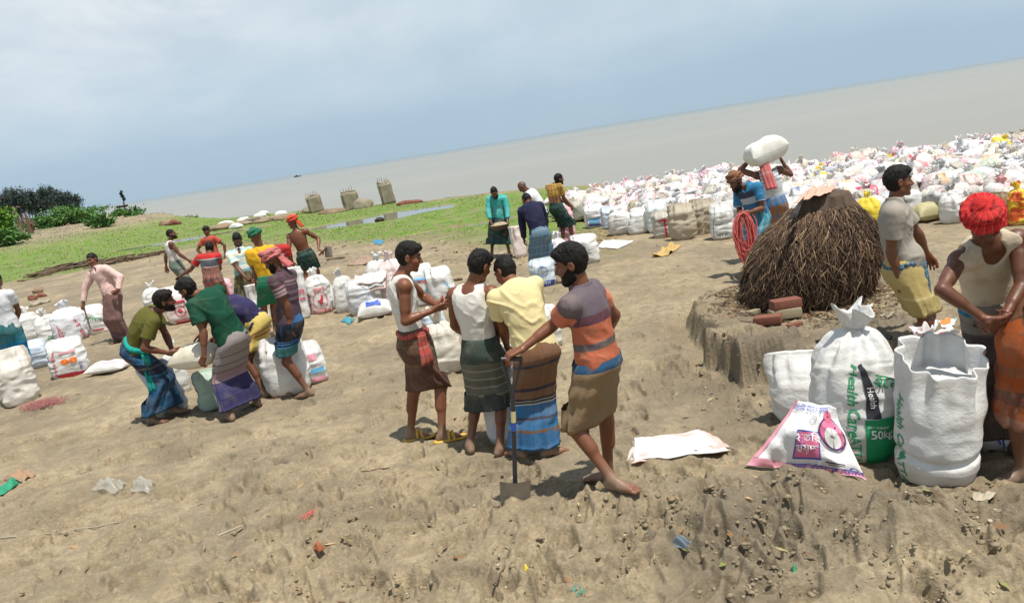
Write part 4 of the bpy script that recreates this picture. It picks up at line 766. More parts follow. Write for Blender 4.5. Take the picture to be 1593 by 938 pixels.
P20 = P_(label='balding man in dark navy shirt and light blue check lungi bending away from the camera', yaw=-8, hyaw=-30, hp=40, H=1.66, tone=.6, seed=20, vox=.0105, hair='shaved', bend=.06,
  feet={'L': (831, 440), 'R': (864, 442)}, pelvis=(841, 374, -.1), neck=(825, 323, .12), head=(821, 314, .22), armL=((813, 352, .1), (816, 380, .3)), armR=((858, 350, .2), (850, 385, .4)), top=dict(type='shirt', mat=NAVY_S, hem=.0, sleeve=1.8, loose=.024), low=[dict(hem=.60, mat=LG_LB, seed=20, flare=.02)], toeR=80)
YB = C_('yellow_brown_patterned_shirt', [(0, (.42, .23, .05)), (.10, (.08, .05, .03)), (.12, (.45, .25, .06)), (.2, (.09, .06, .03)), (.22, (.42, .24, .05)), (.33, (.20, .06, .07)), (.37, (.16, .03, .09)), (.6, (.2, .04, .1))], (.09, [(0, (.45, .27, .06)), (.8, (.06, .05, .04))], .5), dirt=.04)
P21 = P_(label='man in yellow and brown patterned shirt and dark green plaid lungi, seen from behind', yaw=48, hyaw=72, hp=5, H=1.68, tone=.5, seed=21, vox=.0115, beard=.8,
  feet={'L': (876, 384), 'R': (893, 382)}, pelvis=(868, 338), neck=(861, 294), head=(866, 282), armR=((874, 321), (889, 322, .1)), armL=((864, 315, .3), (885, 320, .25)), handR=dict(curl=.8), top=dict(type='shirt', mat=YB, hem=-.02, sleeve=.6, loose=.018), low=[dict(hem=.55, mat=GN_PL, seed=21, flare=.03)])
BLU_P = C_('blue_polo_cloth', [(0, (.03, .17, .32)), (.16, (.05, .06, .10)), (.25, (.42, .45, .5)), (.34, (.04, .15, .28)), (.6, (.03, .14, .25))], dirt=.04)
BLU_S = C_('blue_sleeve_cloth', [(0, (.03, .17, .33)), (.27, (.4, .42, .45)), (.285, (.02, .08, .2)), (.5, (.02, .08, .2))])
LG_AQ = C_('aqua_print_lungi', [(0, (.05, .16, .17)), (.12, (.02, .20, .30)), (.26, (.2, .4, .45)), (.30, (.01, .20, .36)), (.5, (.25, .42, .45)), (.53, (.05, .2, .25)), (.7, (.25, .3, .3)), (.9, (.3, .3, .3))], (.1, [(0, (.02, .22, .34)), (.5, (.12, .25, .26)), (.7, (.3, .4, .4))], .5))
BRC = C_('brown_headcloth', [(0, (.20, .085, .05)), (.03, (.12, .05, .04)), (.05, (.22, .10, .06)), (.09, (.12, .05, .04)), (.12, (.2, .09, .05)), (.3, (.2, .09, .05))])
P22 = P_(label='bearded man in blue polo shirt and brown headcloth holding a bundle of pink rope', yaw=-130, hyaw=-110, hp=22, H=1.70, tone=.5, seed=22, vox=.0095, hair=None, beard=1.8,
  feet={'L': (1186, 432), 'R': (1176, 425)}, pelvis=(1182, 372), neck=(1164, 305), head=(1154, 286), armL=((1195, 322, -.15), (1164, 331, -.3)), armR=((1152, 330, .1), (1158, 333, -.1)), handL=dict(curl=.9, dir=(-1, 0, -.1)), turban=dict(mat=BRC, n=3, tilt=.0, top=1), top=dict(type='shirt', mat=BLU_P, sleevemat=BLU_S, hem=.03, sleeve=.65, loose=.018, collar=1), low=[dict(hem=.93, mat=LG_AQ, seed=22, flare=.01)])
RW_G = C_('red_white_check_gamcha', [(0, (.50, .12, .11)), (.05, (.50, .38, .34)), (.07, (.5, .09, .08)), (.13, (.2, .08, .1)), (.15, (.52, .12, .11)), (.25, (.5, .35, .33)), (.27, (.5, .08, .08)), (.5, (.45, .07, .07))], (.07, [(0, (.5, .13, .12)), (.6, (.55, .4, .36)), (.7, (.2, .07, .1))], .5))
LG_OB = C_('blue_orange_lungi', [(0, (.02, .17, .38)), (.13, (.30, .13, .04)), (.3, (.03, .17, .33)), (.34, (.32, .13, .05)), (.8, (.25, .12, .05))], (.12, [(0, (.3, .13, .04)), (.6, (.02, .15, .32))], .45))
P23 = P_(label='man in striped vest carrying a white sack on his head, checked cloth hanging down', yaw=12, hyaw=12, hp=4, H=1.70, tone=.62, seed=23, vox=.0095, hair='short', moustache=0,
  feet={'L': (1212, 404), 'R': (1224, 402)}, pelvis=(1209, 347), neck=(1196, 280), head=(1191, 260), armR=((1236, 292, .0), (1216, 250, .2)), armL=((1165, 292, .1), (1170, 246, .15)), handR=dict(curl=.2, dir=(-.2, 0, 1)), handL=dict(curl=.2, dir=(.2, 0, 1)), turban=dict(mat=RW_G, n=1, tails=[[(.07, -.09, .09), (-.08, -.08, .09), (-.09, -.24, -.42), (.07, -.25, -.44)]]), top=dict(type='vest', mat=C_('blue_striped_vest', [(0, (.55, .57, .6)), (.03, (.12, .16, .25)), (.04, (.55, .57, .6)), (.08, (.12, .16, .25)), (.09, (.55, .57, .6)), (.13, (.12, .16, .25)), (.14, (.55, .57, .6)), (.18, (.12, .16, .25)), (.19, (.55, .57, .6)), (.24, (.12, .16, .25)), (.25, (.55, .57, .6)), (.5, (.5, .5, .5))]), hem=.0), low=[dict(hem=.7, mat=LG_OB, seed=23)])
GRY_P = C_('grey_polo_cloth', [(0, (.30, .27, .235))], (.03, [(0, (.31, .28, .24)), (.8, (.25, .225, .2))], .3), dirt=.15)
KH_Y = C_('mustard_wrap_cloth', [(0, (.40, .31, .12)), (.33, (.48, .40, .2)), (.35, (.38, .3, .12)), (.6, (.38, .3, .1))], dirt=.12)
BW_G = C_('blue_white_check_gamcha', [(0, (.05, .12, .17)), (.03, (.35, .42, .44)), (.04, (.04, .10, .15)), (.08, (.3, .38, .4)), (.09, (.05, .12, .18)), (.14, (.35, .4, .42)), (.15, (.04, .1, .15)), (.4, (.05, .1, .15))], (.035, [(0, (.04, .1, .15)), (.6, (.3, .38, .4)), (.75, (.06, .13, .18))], .5))
P24 = P_(label='man in grey polo shirt and mustard yellow shorts standing beside the stick stack', yaw=122, hyaw=98, hp=2, H=1.70, tone=.48, seed=24, vox=.0068, fat=1.08,
  feet={'R': (1404, 584), 'L': (1443, 576)}, pelvis=(1406, 440), neck=(1388, 303), head=(1399, 272), armR=((1380, 405, -.1), (1403, 462, -.12)), armL=((1440, 372, .1), (1452, 412, .25)), handR=dict(curl=.6), handL=dict(curl=.5), hair='thick', belly=1, top=dict(type='shirt', mat=GRY_P, hem=-.01, sleeve=.62, loose=.02, collar=1), low=[dict(hem=.42, mat=KH_Y, seed=24, flare=.02)], waist=dict(mat=BW_G, z=.06, knot=80, tail=(.34, .14), r=.02), kyaw=115)
REDT = C_('bright_red_turban_cloth', [(0, (.50, .015, .02)), (.02, (.16, .01, .012)), (.03, (.52, .02, .02)), (.05, (.03, .01, .01)), (.062, (.5, .02, .02)), (.085, (.30, .015, .02)), (.10, (.55, .03, .03)), (.125, (.04, .012, .012)), (.14, (.5, .02, .02)), (.18, (.25, .01, .015)), (.2, (.52, .02, .025)), (.24, (.04, .01, .01)), (.25, (.5, .02, .02)), (.4, (.45, .02, .02))], (.035, [(0, (.52, .02, .02)), (.5, (.12, .01, .012)), (.62, (.5, .02, .02)), (.85, (.6, .28, .2)), (.9, (.5, .02, .02))], .5), dirt=.03)
GRB_L = C_('grey_brown_banded_lungi', [(0, (.22, .18, .14)), (.16, (.10, .08, .06)), (.17, (.2, .17, .13)), (.24, (.08, .06, .05)), (.26, (.035, .02, .025)), (.9, (.03, .02, .02))], (.016, [(0, (.2, .17, .13)), (.5, (.10, .08, .065))], .3))
P25 = P_(label='broad man in cream vest and bright red turban leaning forward over the sacks', yaw=192, hyaw=190, hp=42, H=1.78, tone=.66, seed=25, vox=.0068, hair=None, bend=.05, fat=1.12,
  feet={'R': (1512, 700), 'L': (1570, 698)}, pelvis=(1546, 505, .16), neck=(1532, 352, -.16), head=(1525, 312, -.30), armR=((1458, 445, -.22), (1528, 494, -.34)), armL=((1606, 440, -.22), (1560, 498, -.36)), handR=dict(curl=.8, dir=(1, 0, -.2)), handL=dict(curl=.8, dir=(-1, 0, -.2)), turban=dict(mat=REDT, n=3, fat=1.2, top=1, knot=(.0, .06, .1)), top=dict(type='vest', mat=CREAMV, hem=.02, loose=.02), low=[dict(hem=.95, mat=GRB_L, seed=25)], waist=dict(mat=C_('bright_blue_cloth', [(0, (.02, .15, .25)), (.03, (.03, .2, .32)), (.06, (.02, .1, .18)), (.3, (.02, .15, .25))]), z=.05, knot=150, r=.03))
BRN_T = C_('brown_shirt_cloth', [(0, (.16, .075, .04))], dirt=.06)
LG_OR = C_('rust_orange_lungi', [(0, (.30, .07, .015)), (.28, (.20, .08, .04)), (.33, (.28, .065, .015)), (.42, (.07, .035, .03)), (.50, (.22, .06, .02)), (.58, (.25, .14, .10)), (.66, (.20, .06, .03)), (1, (.2, .05, .02))], (.1, [(0, (.3, .07, .02)), (.8, (.2, .05, .02))], .3))
P26 = P_(label='man in brown shirt and rust orange lungi, partly cut off at the right edge', yaw=-80, hyaw=-85, hp=35, H=1.68, tone=.6, seed=26, vox=.0065, bend=.04,
  feet={'L': (1590, 748), 'R': (1630, 735)}, pelvis=(1604, 548), neck=(1668, 405), head=(1672, 362, .0), armL=((1612, 470, -.1), (1580, 505, .1)), armR=((1620, 470, .3), (1566, 500, .35)), handL=dict(curl=.8), handR=dict(curl=.8), top=dict(type='shirt', mat=BRN_T, hem=.03, sleeve=.6, loose=.02), low=[dict(hem=.60, mat=LG_OR, seed=26, flare=.01)])
# ------------------------------------------------------------------ sacks
def sackmat(name, base, prints=None, dirt=.25, rand=False):
    t = NT(name); o = t.obj(); a = t.attr(); sp = t.n('ShaderNodeSeparateXYZ'); t.set(sp.inputs[0], a.outputs['Vector']); c = base
    oi = t.n('ShaderNodeObjectInfo').outputs['Random']
    if rand:   # faded print blocks, colour and place differing from sack to sack
        rc = t.ramp(oi, [(0, (.62, .08, .12)), (.2, (.75, .3, .38)), (.34, (.08, .14, .5)), (.46, (.1, .38, .2)), (.54, (.7, .68, .66)), (.72, (.08, .09, .12)), (.8, (.75, .36, .05)), (.87, (.7, .68, .66))], True)
        sh = t.n('ShaderNodeCombineXYZ'); t.set(sh.inputs[0], t.math('MULTIPLY_ADD', oi, 37., sp.outputs[0])); t.set(sh.inputs[1], t.math('MULTIPLY_ADD', oi, 11., sp.outputs[1])); t.set(sh.inputs[2], t.math('MULTIPLY', oi, 23.))
        txt = t.ramp(t.noise(t.vmul(sh.outputs[0], (38, 22, 1)), 1., 2, .6), [(.50, 0.), (.54, 1.)]); blk = t.ramp(t.noise(t.vmul(sh.outputs[0], (3.2, 5.5, 1)), 1., 1), [(.50, 0.), (.53, 1.)])
        solid = t.ramp(t.noise(t.vmul(sh.outputs[0], (2.1, 3.1, 1)), 1.3, 0), [(.68, 0.), (.70, 1.)])
        f = t.math('MULTIPLY', t.math('MAXIMUM', t.math('MULTIPLY', txt, blk), solid), .6); c = t.mix(f, c, rc)
        tint = t.ramp(t.math('FRACT', t.math('MULTIPLY', oi, 7.3)), [(0, (1, 1, 1)), (.42, (.92, .89, .82)), (.58, (.80, .81, .84)), (.72, (.98, .84, .85)), (.80, (.74, .70, .62)), (.9, (1, 1, 1))], True); c = t.mix(1., c, tint, 'MULTIPLY')
    if prints: c = prints(t, sp, c, o)
    nz = t.noise(o, 5, 6, .6); c = t.mix(t.math('MULTIPLY', t.ramp(nz, [(.45, 0.), (.75, 1.)]), dirt*1.6), c, (.33, .26, .18))
    low = t.ramp(sp.outputs[2], [(.0, 1.), (.10, .0)]); c = t.mix(t.math('MULTIPLY', t.math('MULTIPLY', low, t.noise(o, 9, 4)), .9), c, (.27, .21, .14))
    b = t.bump(t.noise(t.vmul(o, (1, 1, 1.25)), 15, 6, .68), .5, .018); b = t.bump(t.noise(o, 260, 2), .2, .002, b)
    return t.fin(c, .55, b, Specular_IOR_Level=.35)
WSK = sackmat('white_woven_sack', (.66, .655, .64)); RSK = sackmat('printed_woven_sack', (.63, .625, .62), rand=True, dirt=.3)
TSK = sackmat('tan_woven_sack', (.40, .345, .26), dirt=.2); GSK = sackmat('grey_woven_sack', (.44, .41, .36), dirt=.3); YSK = sackmat('yellow_woven_sack', (.74, .56, .05), dirt=.15); PSK = sackmat('pink_woven_sack', (.58, .13, .19), dirt=.15); BSK = sackmat('brown_woven_sack', (.20, .13, .07), dirt=.1); BLS = sackmat('pale_blue_woven_sack', (.50, .58, .68), dirt=.1)
STR = plain('twine', (.55, .52, .46), .8, .2); STRP = plain('pink_twine', (.62, .12, .16), .6, .3, 80); STRG = plain('teal_twine', (.03, .30, .24), .6, .2)
def sack_surf(w, d, h, seed=0, top='tied', n=44, rows=34, lean=(0, 0), gap=.22, ex=3.0, bul=.1, cr=.011):
    """rings from the bottom centre to the neck; returns (rows, n, 3)"""
    rnd = np.random.RandomState(seed*7+1); ph = rnd.rand(12)*6.28; th = np.arange(n)*2*math.pi/n-math.pi/2; R_ = []; a, b = w/2, d/2
    ts = np.concatenate([[0, .35, .7, .9], 1+np.arange(rows)]); hn = h*(1-gap*.5)
    for i, t in enumerate(ts):
        if t < 1: s, z, e = t*.93, .0+.02*t, ex
        else:
            v = (t-1)/(rows-1); z = .02+v*(h-.02)
            belly = 1+bul*math.sin(min(v/(1-gap), 1)*math.pi)**.8; s = .95*belly; s *= 1-.10*max(0, .10-v)/.10; e = ex-(ex-2)*v
            if top == 'tied' and v > 1-gap:
                q = (v-(1-gap))/gap; s = s*(1-q)**.55*1.0+.17*q if q < .999 else .17; s = max(s, .17); e = 2
            elif top == 'pinch' and v > 1-gap: q = (v-(1-gap))/gap; s *= 1-.25*q*q
        c, q_ = np.cos(th), np.sin(th); x = a*s*np.sign(c)*np.abs(c)**(2/e); y = b*s*np.sign(q_)*np.abs(q_)**(2/e)
        if t >= 1 and top == 'pinch' and v > 1-gap: q = (v-(1-gap))/gap; y = y*(1-.88*q); x = x*(1+.10*q)
        vv = z/h; x = x+lean[0]*vv**1.5; y = y+lean[1]*vv**1.5
        R_.append(np.stack([x, y, np.full(n, z)], -1))
    P = np.array(R_); C_x = P.mean(1, keepdims=True); rad = P-C_x; rad[..., 2] = 0; ln = np.linalg.norm(rad, axis=-1, keepdims=True)+1e-6; dirn = rad/ln
    vv = P[..., 2]/h; A = th[None]+0*vv
    pl = (np.sin(A*9+ph[0])+.7*np.sin(A*14+ph[1])+.5*np.sin(A*5+ph[2]))*sstep(.45, 1., vv)*.02
    q = P*np.array([5, 5, 5. if top == 'open' else 10.])+seed*3.7; creases = cr*(1-2.4*np.abs(fbm(q, 2, .5)))+cr*1.5*fbm(P*3.1+seed*2.2, 2)
    P = P+dirn*((pl*(1 if top != 'open' else .9)+creases)*np.clip(ln[..., 0]/.08, 0, 1))[..., None]; P[..., 2] += .012*fbm(P*6+seed, 2)*(vv > .05); P[..., 2] = np.maximum(P[..., 2], 0)
    return P, th
def frill(c, r0, R1, hgt, seed, n=40, rows=7, drop=.0):
    rnd = np.random.RandomState(seed+3); ph = rnd.rand(6)*6.28; th = np.arange(n)*2*math.pi/n; V = []
    tx, ty = rnd.uniform(-.6, .6, 2)
    for i in range(rows):
        t = i/(rows-1); r = r0+(R1-r0)*t**.8; w = 1+t*(.34*np.sin(th*3+ph[0])+.26*np.sin(th*5+ph[1]+t*2)+.16*np.sin(th*8+ph[2])); z = hgt*t*(1+.25*np.sin(th*2+ph[3])*t+.16*np.sin(th*5+ph[4])*t)-drop*t*t
        V.append(c+np.stack([r*w*np.cos(th)+tx*hgt*t*.6, .72*r*w*np.sin(th)+ty*hgt*t*.6, z], -1))
    P = np.array(V); inn = [P[-1]*.93+P[-1].mean(0)*.07-np.array([0, 0, .004]), P[rows//2]*.7+P[rows//2].mean(0)*.3, P[0]*.4+P[0].mean(0)*.6+np.array([0, 0, .01])]
    P = np.concatenate([P, inn]); return P.reshape(-1, 3)+.006*fbm(P.reshape(-1, 3)*14+seed, 2)[:, None], grid_faces(len(P), n, True)
def sackpat(P, th, w): v = P[..., 2]; u = (th[None]+math.pi/2)*w*.5; return np.stack([u+0*v, v, v], -1).reshape(-1, 3)
def sack_parts(w, d, h, seed, top, mat, lean=(0, 0), one=False, tuft=1., n=44, rows=34, string=None, gap=.22, bul=.1, ex=3., cr=.011, rim=None, fold=None):
    """meshes of one sack; one=True merges all into a single mesh for distant copies"""
    P, th = sack_surf(w, d, h, seed, top, n, rows, lean, gap, ex, bul, cr)
    if fold:
        for v0, wd, am in fold: P[..., :2] *= (1-am*np.exp(-((P[..., 2:3]/h-v0-.03*np.sin(th*2+1)[None, :, None])/wd)**2))
    if rim: P[..., 2] += (rim[0]*P[..., 0]+rim[1]*P[..., 1])*(P[..., 2]/h)**2
    R_, n_ = P.shape[:2]; F = grid_faces(R_, n_, True); V = P.reshape(-1, 3); pat = sackpat(P, th, w); topc = P[-1].mean(0)
    if top in ('fold', 'pinch', 'flat'):    # closed, slightly slumped top
        t2 = [P[-1]*k+topc*(1-k)+np.array([0, 0, dz]) for k, dz in ((.9, .012), (.6, .02), (.25, .012), (.02, .01))]; V = np.concatenate([V]+t2); F = grid_faces(R_+4, n_, True); pat = np.concatenate([pat]+[pat[-n_:]]*4)
    if top == 'open':
        inr = [P[-1]*.985+topc*.015+np.array([0, 0, .004])]+[P[-1-k]*.955+P[-1-k].mean(0)*.045 for k in (1, 4, 8, 13, 18)]; last = inr[-1]; inr += [last*.5+last.mean(0)*.5+np.array([0, 0, .03]), last*.02+last.mean(0)*.98+np.array([0, 0, .045])]
        V = np.concatenate([V]+inr); F = grid_faces(R_+len(inr), n_, True); pat = np.concatenate([pat]+[pat[-n_:]]*len(inr))
    out = [('body', V, F, pat, mat)]
    if top == 'tied':
        s_ = (w+d)/2; fv, ff = frill(topc-np.array([0, 0, .01]), .05*s_/.45, .085*s_/.45*tuft, .115*tuft*min(1.1, h/.6), seed, n=32 if one else 44); out.append(('tied_mouth', fv, ff, np.tile([0, .5, .5], (len(fv), 1)), mat))
        mb = MB(); tt = np.linspace(0, 2*math.pi, 15); mb.tube(np.stack([topc[0]+.047*s_/.45*np.cos(tt)*1.1, topc[1]+.045*s_/.45*np.sin(tt), topc[2]+.004*np.sin(tt*2)-.004], -1), .008, 6); out.append(('string', mb.V[0], mb.F[4][0], None, string or STR))
    return out, (P, th)
def make_sack(label, pos, w, d, h, seed, top='tied', mat=None, yaw=0., cat='sack', group=None, decals=None, **k):
    parts, surf = sack_parts(w, d, h, seed, top, mat or WSK, **k)
    if len(parts) == 1 and not decals:
        o = link('sack', mkmesh('sack', parts[0][1], parts[0][2][:, ::-1] if False else parts[0][2], [parts[0][4]], pat=parts[0][3])); tag(o, label, cat, group); o.location = tuple(pos); o.rotation_euler = (0, 0, yaw); return o
    root = bpy.data.objects.new('sack', None); COL.objects.link(root); tag(root, label, cat, group); root.location = tuple(pos); root.rotation_euler = (0, 0, yaw)
    for n_, V, F, pat, m in parts:
        if F.shape[1] == 4 or True: o = link(n_, mkmesh(n_, V, F, [m], pat=pat if pat is not None else None), root)
    for dc in (decals or []): dc(surf, root)
    return root
INK = {k: plain('ink_'+k, c, .6, .15, 30) for k, c in dict(red=(.55, .03, .06), pink=(.70, .16, .28), rose=(.75, .32, .40), blue=(.035, .09, .42), lblue=(.14, .40, .66), green=(.01, .27, .10), black=(.02, .02, .03), orange=(.80, .19, .03), purple=(.10, .02, .14), white=(.80, .79, .77)).items()}
BEN = None
try:
    import os
    fp = os.path.join(bpy.utils.system_resource('DATAFILES'), 'fonts', 'NotoSansBengali-VariableFont_wdth,wght.woff2')
except Exception: fp = None
def text2d(s, size=1., shear=0., bold=.0, space=1.):
    cu = bpy.data.curves.new('lettering', 'FONT'); cu.body = s; cu.size = size; cu.shear = shear; cu.align_x = 'CENTER'; cu.align_y = 'CENTER'; cu.resolution_u = 3; cu.offset = bold*size; cu.space_character = space
    o = bpy.data.objects.new('lettering', cu); COL.objects.link(o); dg = bpy.context.evaluated_depsgraph_get(); me = bpy.data.meshes.new_from_object(o.evaluated_get(dg)); bpy.data.objects.remove(o); bpy.data.curves.remove(cu)
    bm = bmesh.new(); bm.from_mesh(me); bpy.data.meshes.remove(me); return bm
def poly2d(pts):
    bm = bmesh.new(); vs = [bm.verts.new((x, y, 0)) for x, y in pts]; bm.faces.new(vs); return bm
def annulus2d(cx, cy, r0, r1, ax=1., n=40):
    bm = bmesh.new(); vs = []
    for i in range(n): a = 2*math.pi*i/n; vs.append((bm.verts.new((cx+r0*math.cos(a), cy+r0*math.sin(a)*ax, 0)), bm.verts.new((cx+r1*math.cos(a), cy+r1*math.sin(a)*ax, 0))))
    for i in range(n): a, b = vs[i], vs[(i+1) % n]; bm.faces.new((a[0], a[1], b[1], b[0]))
    return bm
def put(bm, f, step=.02, rot=0., off=(0, 0), sc=(1, 1)):
    """place a 2-D mark, cut it finely and lay it on surface f(x, y)->point, normal"""
    bmesh.ops.transform(bm, matrix=Matrix.Translation((off[0], off[1], 0))@Matrix.Rotation(rot, 4, 'Z')@Matrix.Diagonal((sc[0], sc[1], 1, 1)), verts=bm.verts)
    xs = [v.co.x for v in bm.verts]; ys = [v.co.y for v in bm.verts]
    if not xs: bm.free(); return np.zeros((0, 3)), np.zeros((0, 3), int)
    for ax, lo, hi in ((0, min(xs), max(xs)), (1, min(ys), max(ys))):
        k = lo+step*.5
        while k < hi:
            co = (k, 0, 0) if ax == 0 else (0, k, 0); no = (1, 0, 0) if ax == 0 else (0, 1, 0); bmesh.ops.bisect_plane(bm, geom=bm.verts[:]+bm.edges[:]+bm.faces[:], plane_co=co, plane_no=no); k += step
    bmesh.ops.triangulate(bm, faces=bm.faces[:]); bm.verts.index_update(); q = np.array([v.co[:2] for v in bm.verts]); F = np.array([[v.index for v in x.verts] for x in bm.faces]); bm.free()
    return f(q), F
def front(surf, lift=.005):
    """map (x metres across from the sack's front middle, y metres up) onto the sack's skin"""
    P, th = surf; Rn, n = P.shape[:2]; fr = P[4:]; mid = fr[:, :, :]; zc = fr[:, :, 2].mean(1); seg = np.linalg.norm(np.roll(fr[len(fr)//3], -1, 0)-fr[len(fr)//3], axis=1); arc = np.concatenate([[0], np.cumsum(seg)]); per = arc[-1]
    def f(q):
        s = np.mod(q[:, 0], per); j = np.interp(s, arc, np.arange(n+1)); i = np.interp(q[:, 1], zc, np.arange(len(zc))); i0 = np.clip(i.astype(int), 0, len(zc)-2); fi = (i-i0)[:, None]; j0 = j.astype(int) % n; j1 = (j0+1) % n; fj = (j-np.floor(j))[:, None]
        a = fr[i0, j0]*(1-fj)+fr[i0, j1]*fj; b = fr[i0+1, j0]*(1-fj)+fr[i0+1, j1]*fj; p = a*(1-fi)+b*fi; c = fr[i0].mean(1); d = p-c; d[:, 2] = 0; d /= np.linalg.norm(d, axis=1)[:, None]+1e-6
        ii = np.array([0, 0, .3]) ; return p+lift*(d+ii*sstep(.75, 1., p[:, 2]/max(zc))[:, None])
    return f
def marks(items, name='print', lift=.005, step=.02):
    """items: (ink, bmesh factory, dict(rot, off, sc)); one part per print block"""
    def go(surf, root):
        mb = MB(); mats = []
        for j, (ink, mk, kw) in enumerate(items):
            lf = lift+j*.0012; f = front(surf, lf) if isinstance(surf, tuple) else (lambda q: surf(q, lf)); V, F = put(mk(), f, step=step, **kw)
            if len(V): 
                if INK[ink] not in mats: mats.append(INK[ink])
                mb.add(V+ (0 if j == 0 else 0), F, m=mats.index(INK[ink]))
        if mb.V: mb.build(name, mats, root, smooth=True)
    return go
T2 = lambda s, **k: (lambda: text2d(s, **k)); PG = lambda pts: (lambda: poly2d(pts)); A2 = lambda *a, **k: (lambda: annulus2d(*a, **k))
def box2(x0, y0, x1, y1): return PG([(x0, y0), (x1, y0), (x1, y1), (x0, y1)])
SACKN = [0]
def S_(label, bx, by, wpx, hpx, top='tied', mat=None, yaw=0., dr=.72, Y=None, dz=-.015, decals=None, group=None, seed=None, **k):
    """standing sack: base middle pixel, size in photo pixels"""
    q = on(bx, by) if Y is None else pt(bx, by, Y); q[2] = (gz(q[0], q[1]) if Y is None else q[2]); D = np.dot(q-np.array([0, 0, CH]), _F); w = wpx*D/CF; h = hpx*D/CF; SACKN[0] += 1
    if top == 'tied' and k.get('tuft', 1.) > 0: h = h-.10*min(1, h/.7)
    q = q+np.array([0, w*dr*.35, dz]); a = -math.atan2(q[0], q[1]); return make_sack(label, q, w, w*dr, h, seed or SACKN[0]*3+1, top, mat or RSK, yaw+a, decals=decals, group=group, **k)
def pillow(w, l, t, seed=0, n=26, m=34, ex=2.6, sag=.0, cr=.012, flatbot=.35):
    u = np.linspace(-1, 1, n); v = np.linspace(-1, 1, m); Vv, Uu = np.meshgrid(v, u); prof = (np.clip(1-np.abs(Uu)**ex, 0, 1)*np.clip(1-np.abs(Vv)**ex, 0, 1))**.5
    k = 1-.06*(np.abs(Vv)**2)-.0; x = Uu*w/2*(1-.07*np.cos(Vv*math.pi/2))*1; y = Vv*l/2*(1-.05*np.cos(Uu*math.pi/2)); q = np.stack([x*7+seed, y*7+seed*2, 0*x], -1); nz = cr*(1-2.2*np.abs(fbm(q, 3)))+cr*.8*fbm(q*.5+3, 2)
    zt = t*(1-flatbot)*prof+nz*prof+.004; zb = -t*flatbot*prof-.004; top = np.stack([x, y, zt-sag*(x/w*2)**2], -1); bot = np.stack([x, y, zb-sag*(x/w*2)**2], -1)
    V = np.concatenate([top.reshape(-1, 3), bot.reshape(-1, 3)]); F = grid_faces(n, m); K = n*m; bd = [(0, j) for j in range(m-1)]+[(i, m-1) for i in range(n-1)]+[(n-1, m-1-j) for j in range(m-1)]+[(n-1-i, 0) for i in range(n-1)]; bi = [i*m+j for i, j in bd]
    E_ = np.array([[bi[i], bi[(i+1) % len(bi)], bi[(i+1) % len(bi)]+K, bi[i]+K] for i in range(len(bi))]); F = np.concatenate([F[:, ::-1], F+K, E_]); pat = np.stack([V[:, 0], V[:, 1], np.full(len(V), .3)], -1)
    def f(q, lift=.004):
        i = np.interp(q[:, 0], x[:, m//2], np.arange(n)); j = np.interp(q[:, 1], y[n//2], np.arange(m)); i0 = np.clip(i.astype(int), 0, n-2); j0 = np.clip(j.astype(int), 0, m-2); fi = (i-i0)[:, None]; fj = (j-j0)[:, None]
        return top[i0, j0]*(1-fi)*(1-fj)+top[i0+1, j0]*fi*(1-fj)+top[i0, j0+1]*(1-fi)*fj+top[i0+1, j0+1]*fi*fj+np.array([0, 0, lift])
    return V, F, pat, f
def L_(label, pos, w, l, t, rot=(0, 0, 0), mat=None, seed=1, decals=None, group=None, name='sack', cat='sack', **k):
    V, F, pat, f = pillow(w, l, t, seed, **k)
    if decals:
        root = bpy.data.objects.new(name, None); COL.objects.link(root); link('body', mkmesh('body', V, F, [mat or WSK], pat=pat), root)
        for dc in decals: dc(f, root)
    else: root = link(name, mkmesh(name, V, F, [mat or WSK], pat=pat))
    tag(root, label, cat, group); root.location = tuple(float(x) for x in pos); root.rotation_euler = rot; return root
# ------------------------------------------------------------------ stick stack with its stump
hx, hy = HAYC[0], HAYC[1]; hz = terr(np.array([hx]), np.array([hy]))[0]-.02; TOP = pt(1283, 303, hy); HT = TOP[2]-hz; LN = np.array([TOP[0]-hx, 0, 0]); print('LEAN', LN, HT)
prof = [(0, .62), (.15, .66), (.34, .67), (.50, .63), (.64, .55), (.76, .43), (.86, .30)]
def hr(t): return np.interp(t, [p[0] for p in prof], [p[1] for p in prof])
root = bpy.data.objects.new('stick_stack', None); COL.objects.link(root); root.location = (hx, hy, hz); tag(root, 'conical stack of dark brown sticks round a mud topped stump', 'stick stack')
th_ = np.linspace(0, 2*math.pi, 73)[:-1]; Vc = []
for t_ in np.linspace(0, .88, 26): r_ = hr(t_)-.05; Vc.append(np.stack([r_*np.cos(th_)+LN[0]*t_, r_*np.sin(th_)*.95, np.full(72, t_*HT)], -1))
Vc.append(Vc[-1]*np.array([.02, .02, 1])+np.array([LN[0]*.88, 0, .01])); Vc = np.concatenate(Vc); Vc += (.03*fbm(Vc*6, 3))[:, None]*np.array([1, 1, .3])
DRK = plain('dark_earth', (.045, .03, .02), .95, .4, 14, .6, 50)
link('core', mkmesh('core', Vc, grid_faces(27, 72, True), [DRK]), root)
# loose straw fallen round the foot of the stack
rl = np.random.RandomState(8); NL = 900; al = rl.rand(NL)*6.28; rad_ = .66+np.abs(rl.normal(0, .22, NL)); bx_ = rad_*np.cos(al)+hx; by_ = rad_*np.sin(al)+hy; bz_ = soil(bx_, by_, terr(bx_, by_)); dl = rl.rand(NL)*6.28; ll = rl.uniform(.03, .10, NL); dv = np.stack([np.cos(dl)*ll, np.sin(dl)*ll, rl.normal(0, .012, NL)], -1); bp = np.stack([bx_, by_, bz_+.012], -1); LOOSE = np.stack([bp-dv, bp+rl.normal(0, .004, (NL, 3)), bp+dv], 1)
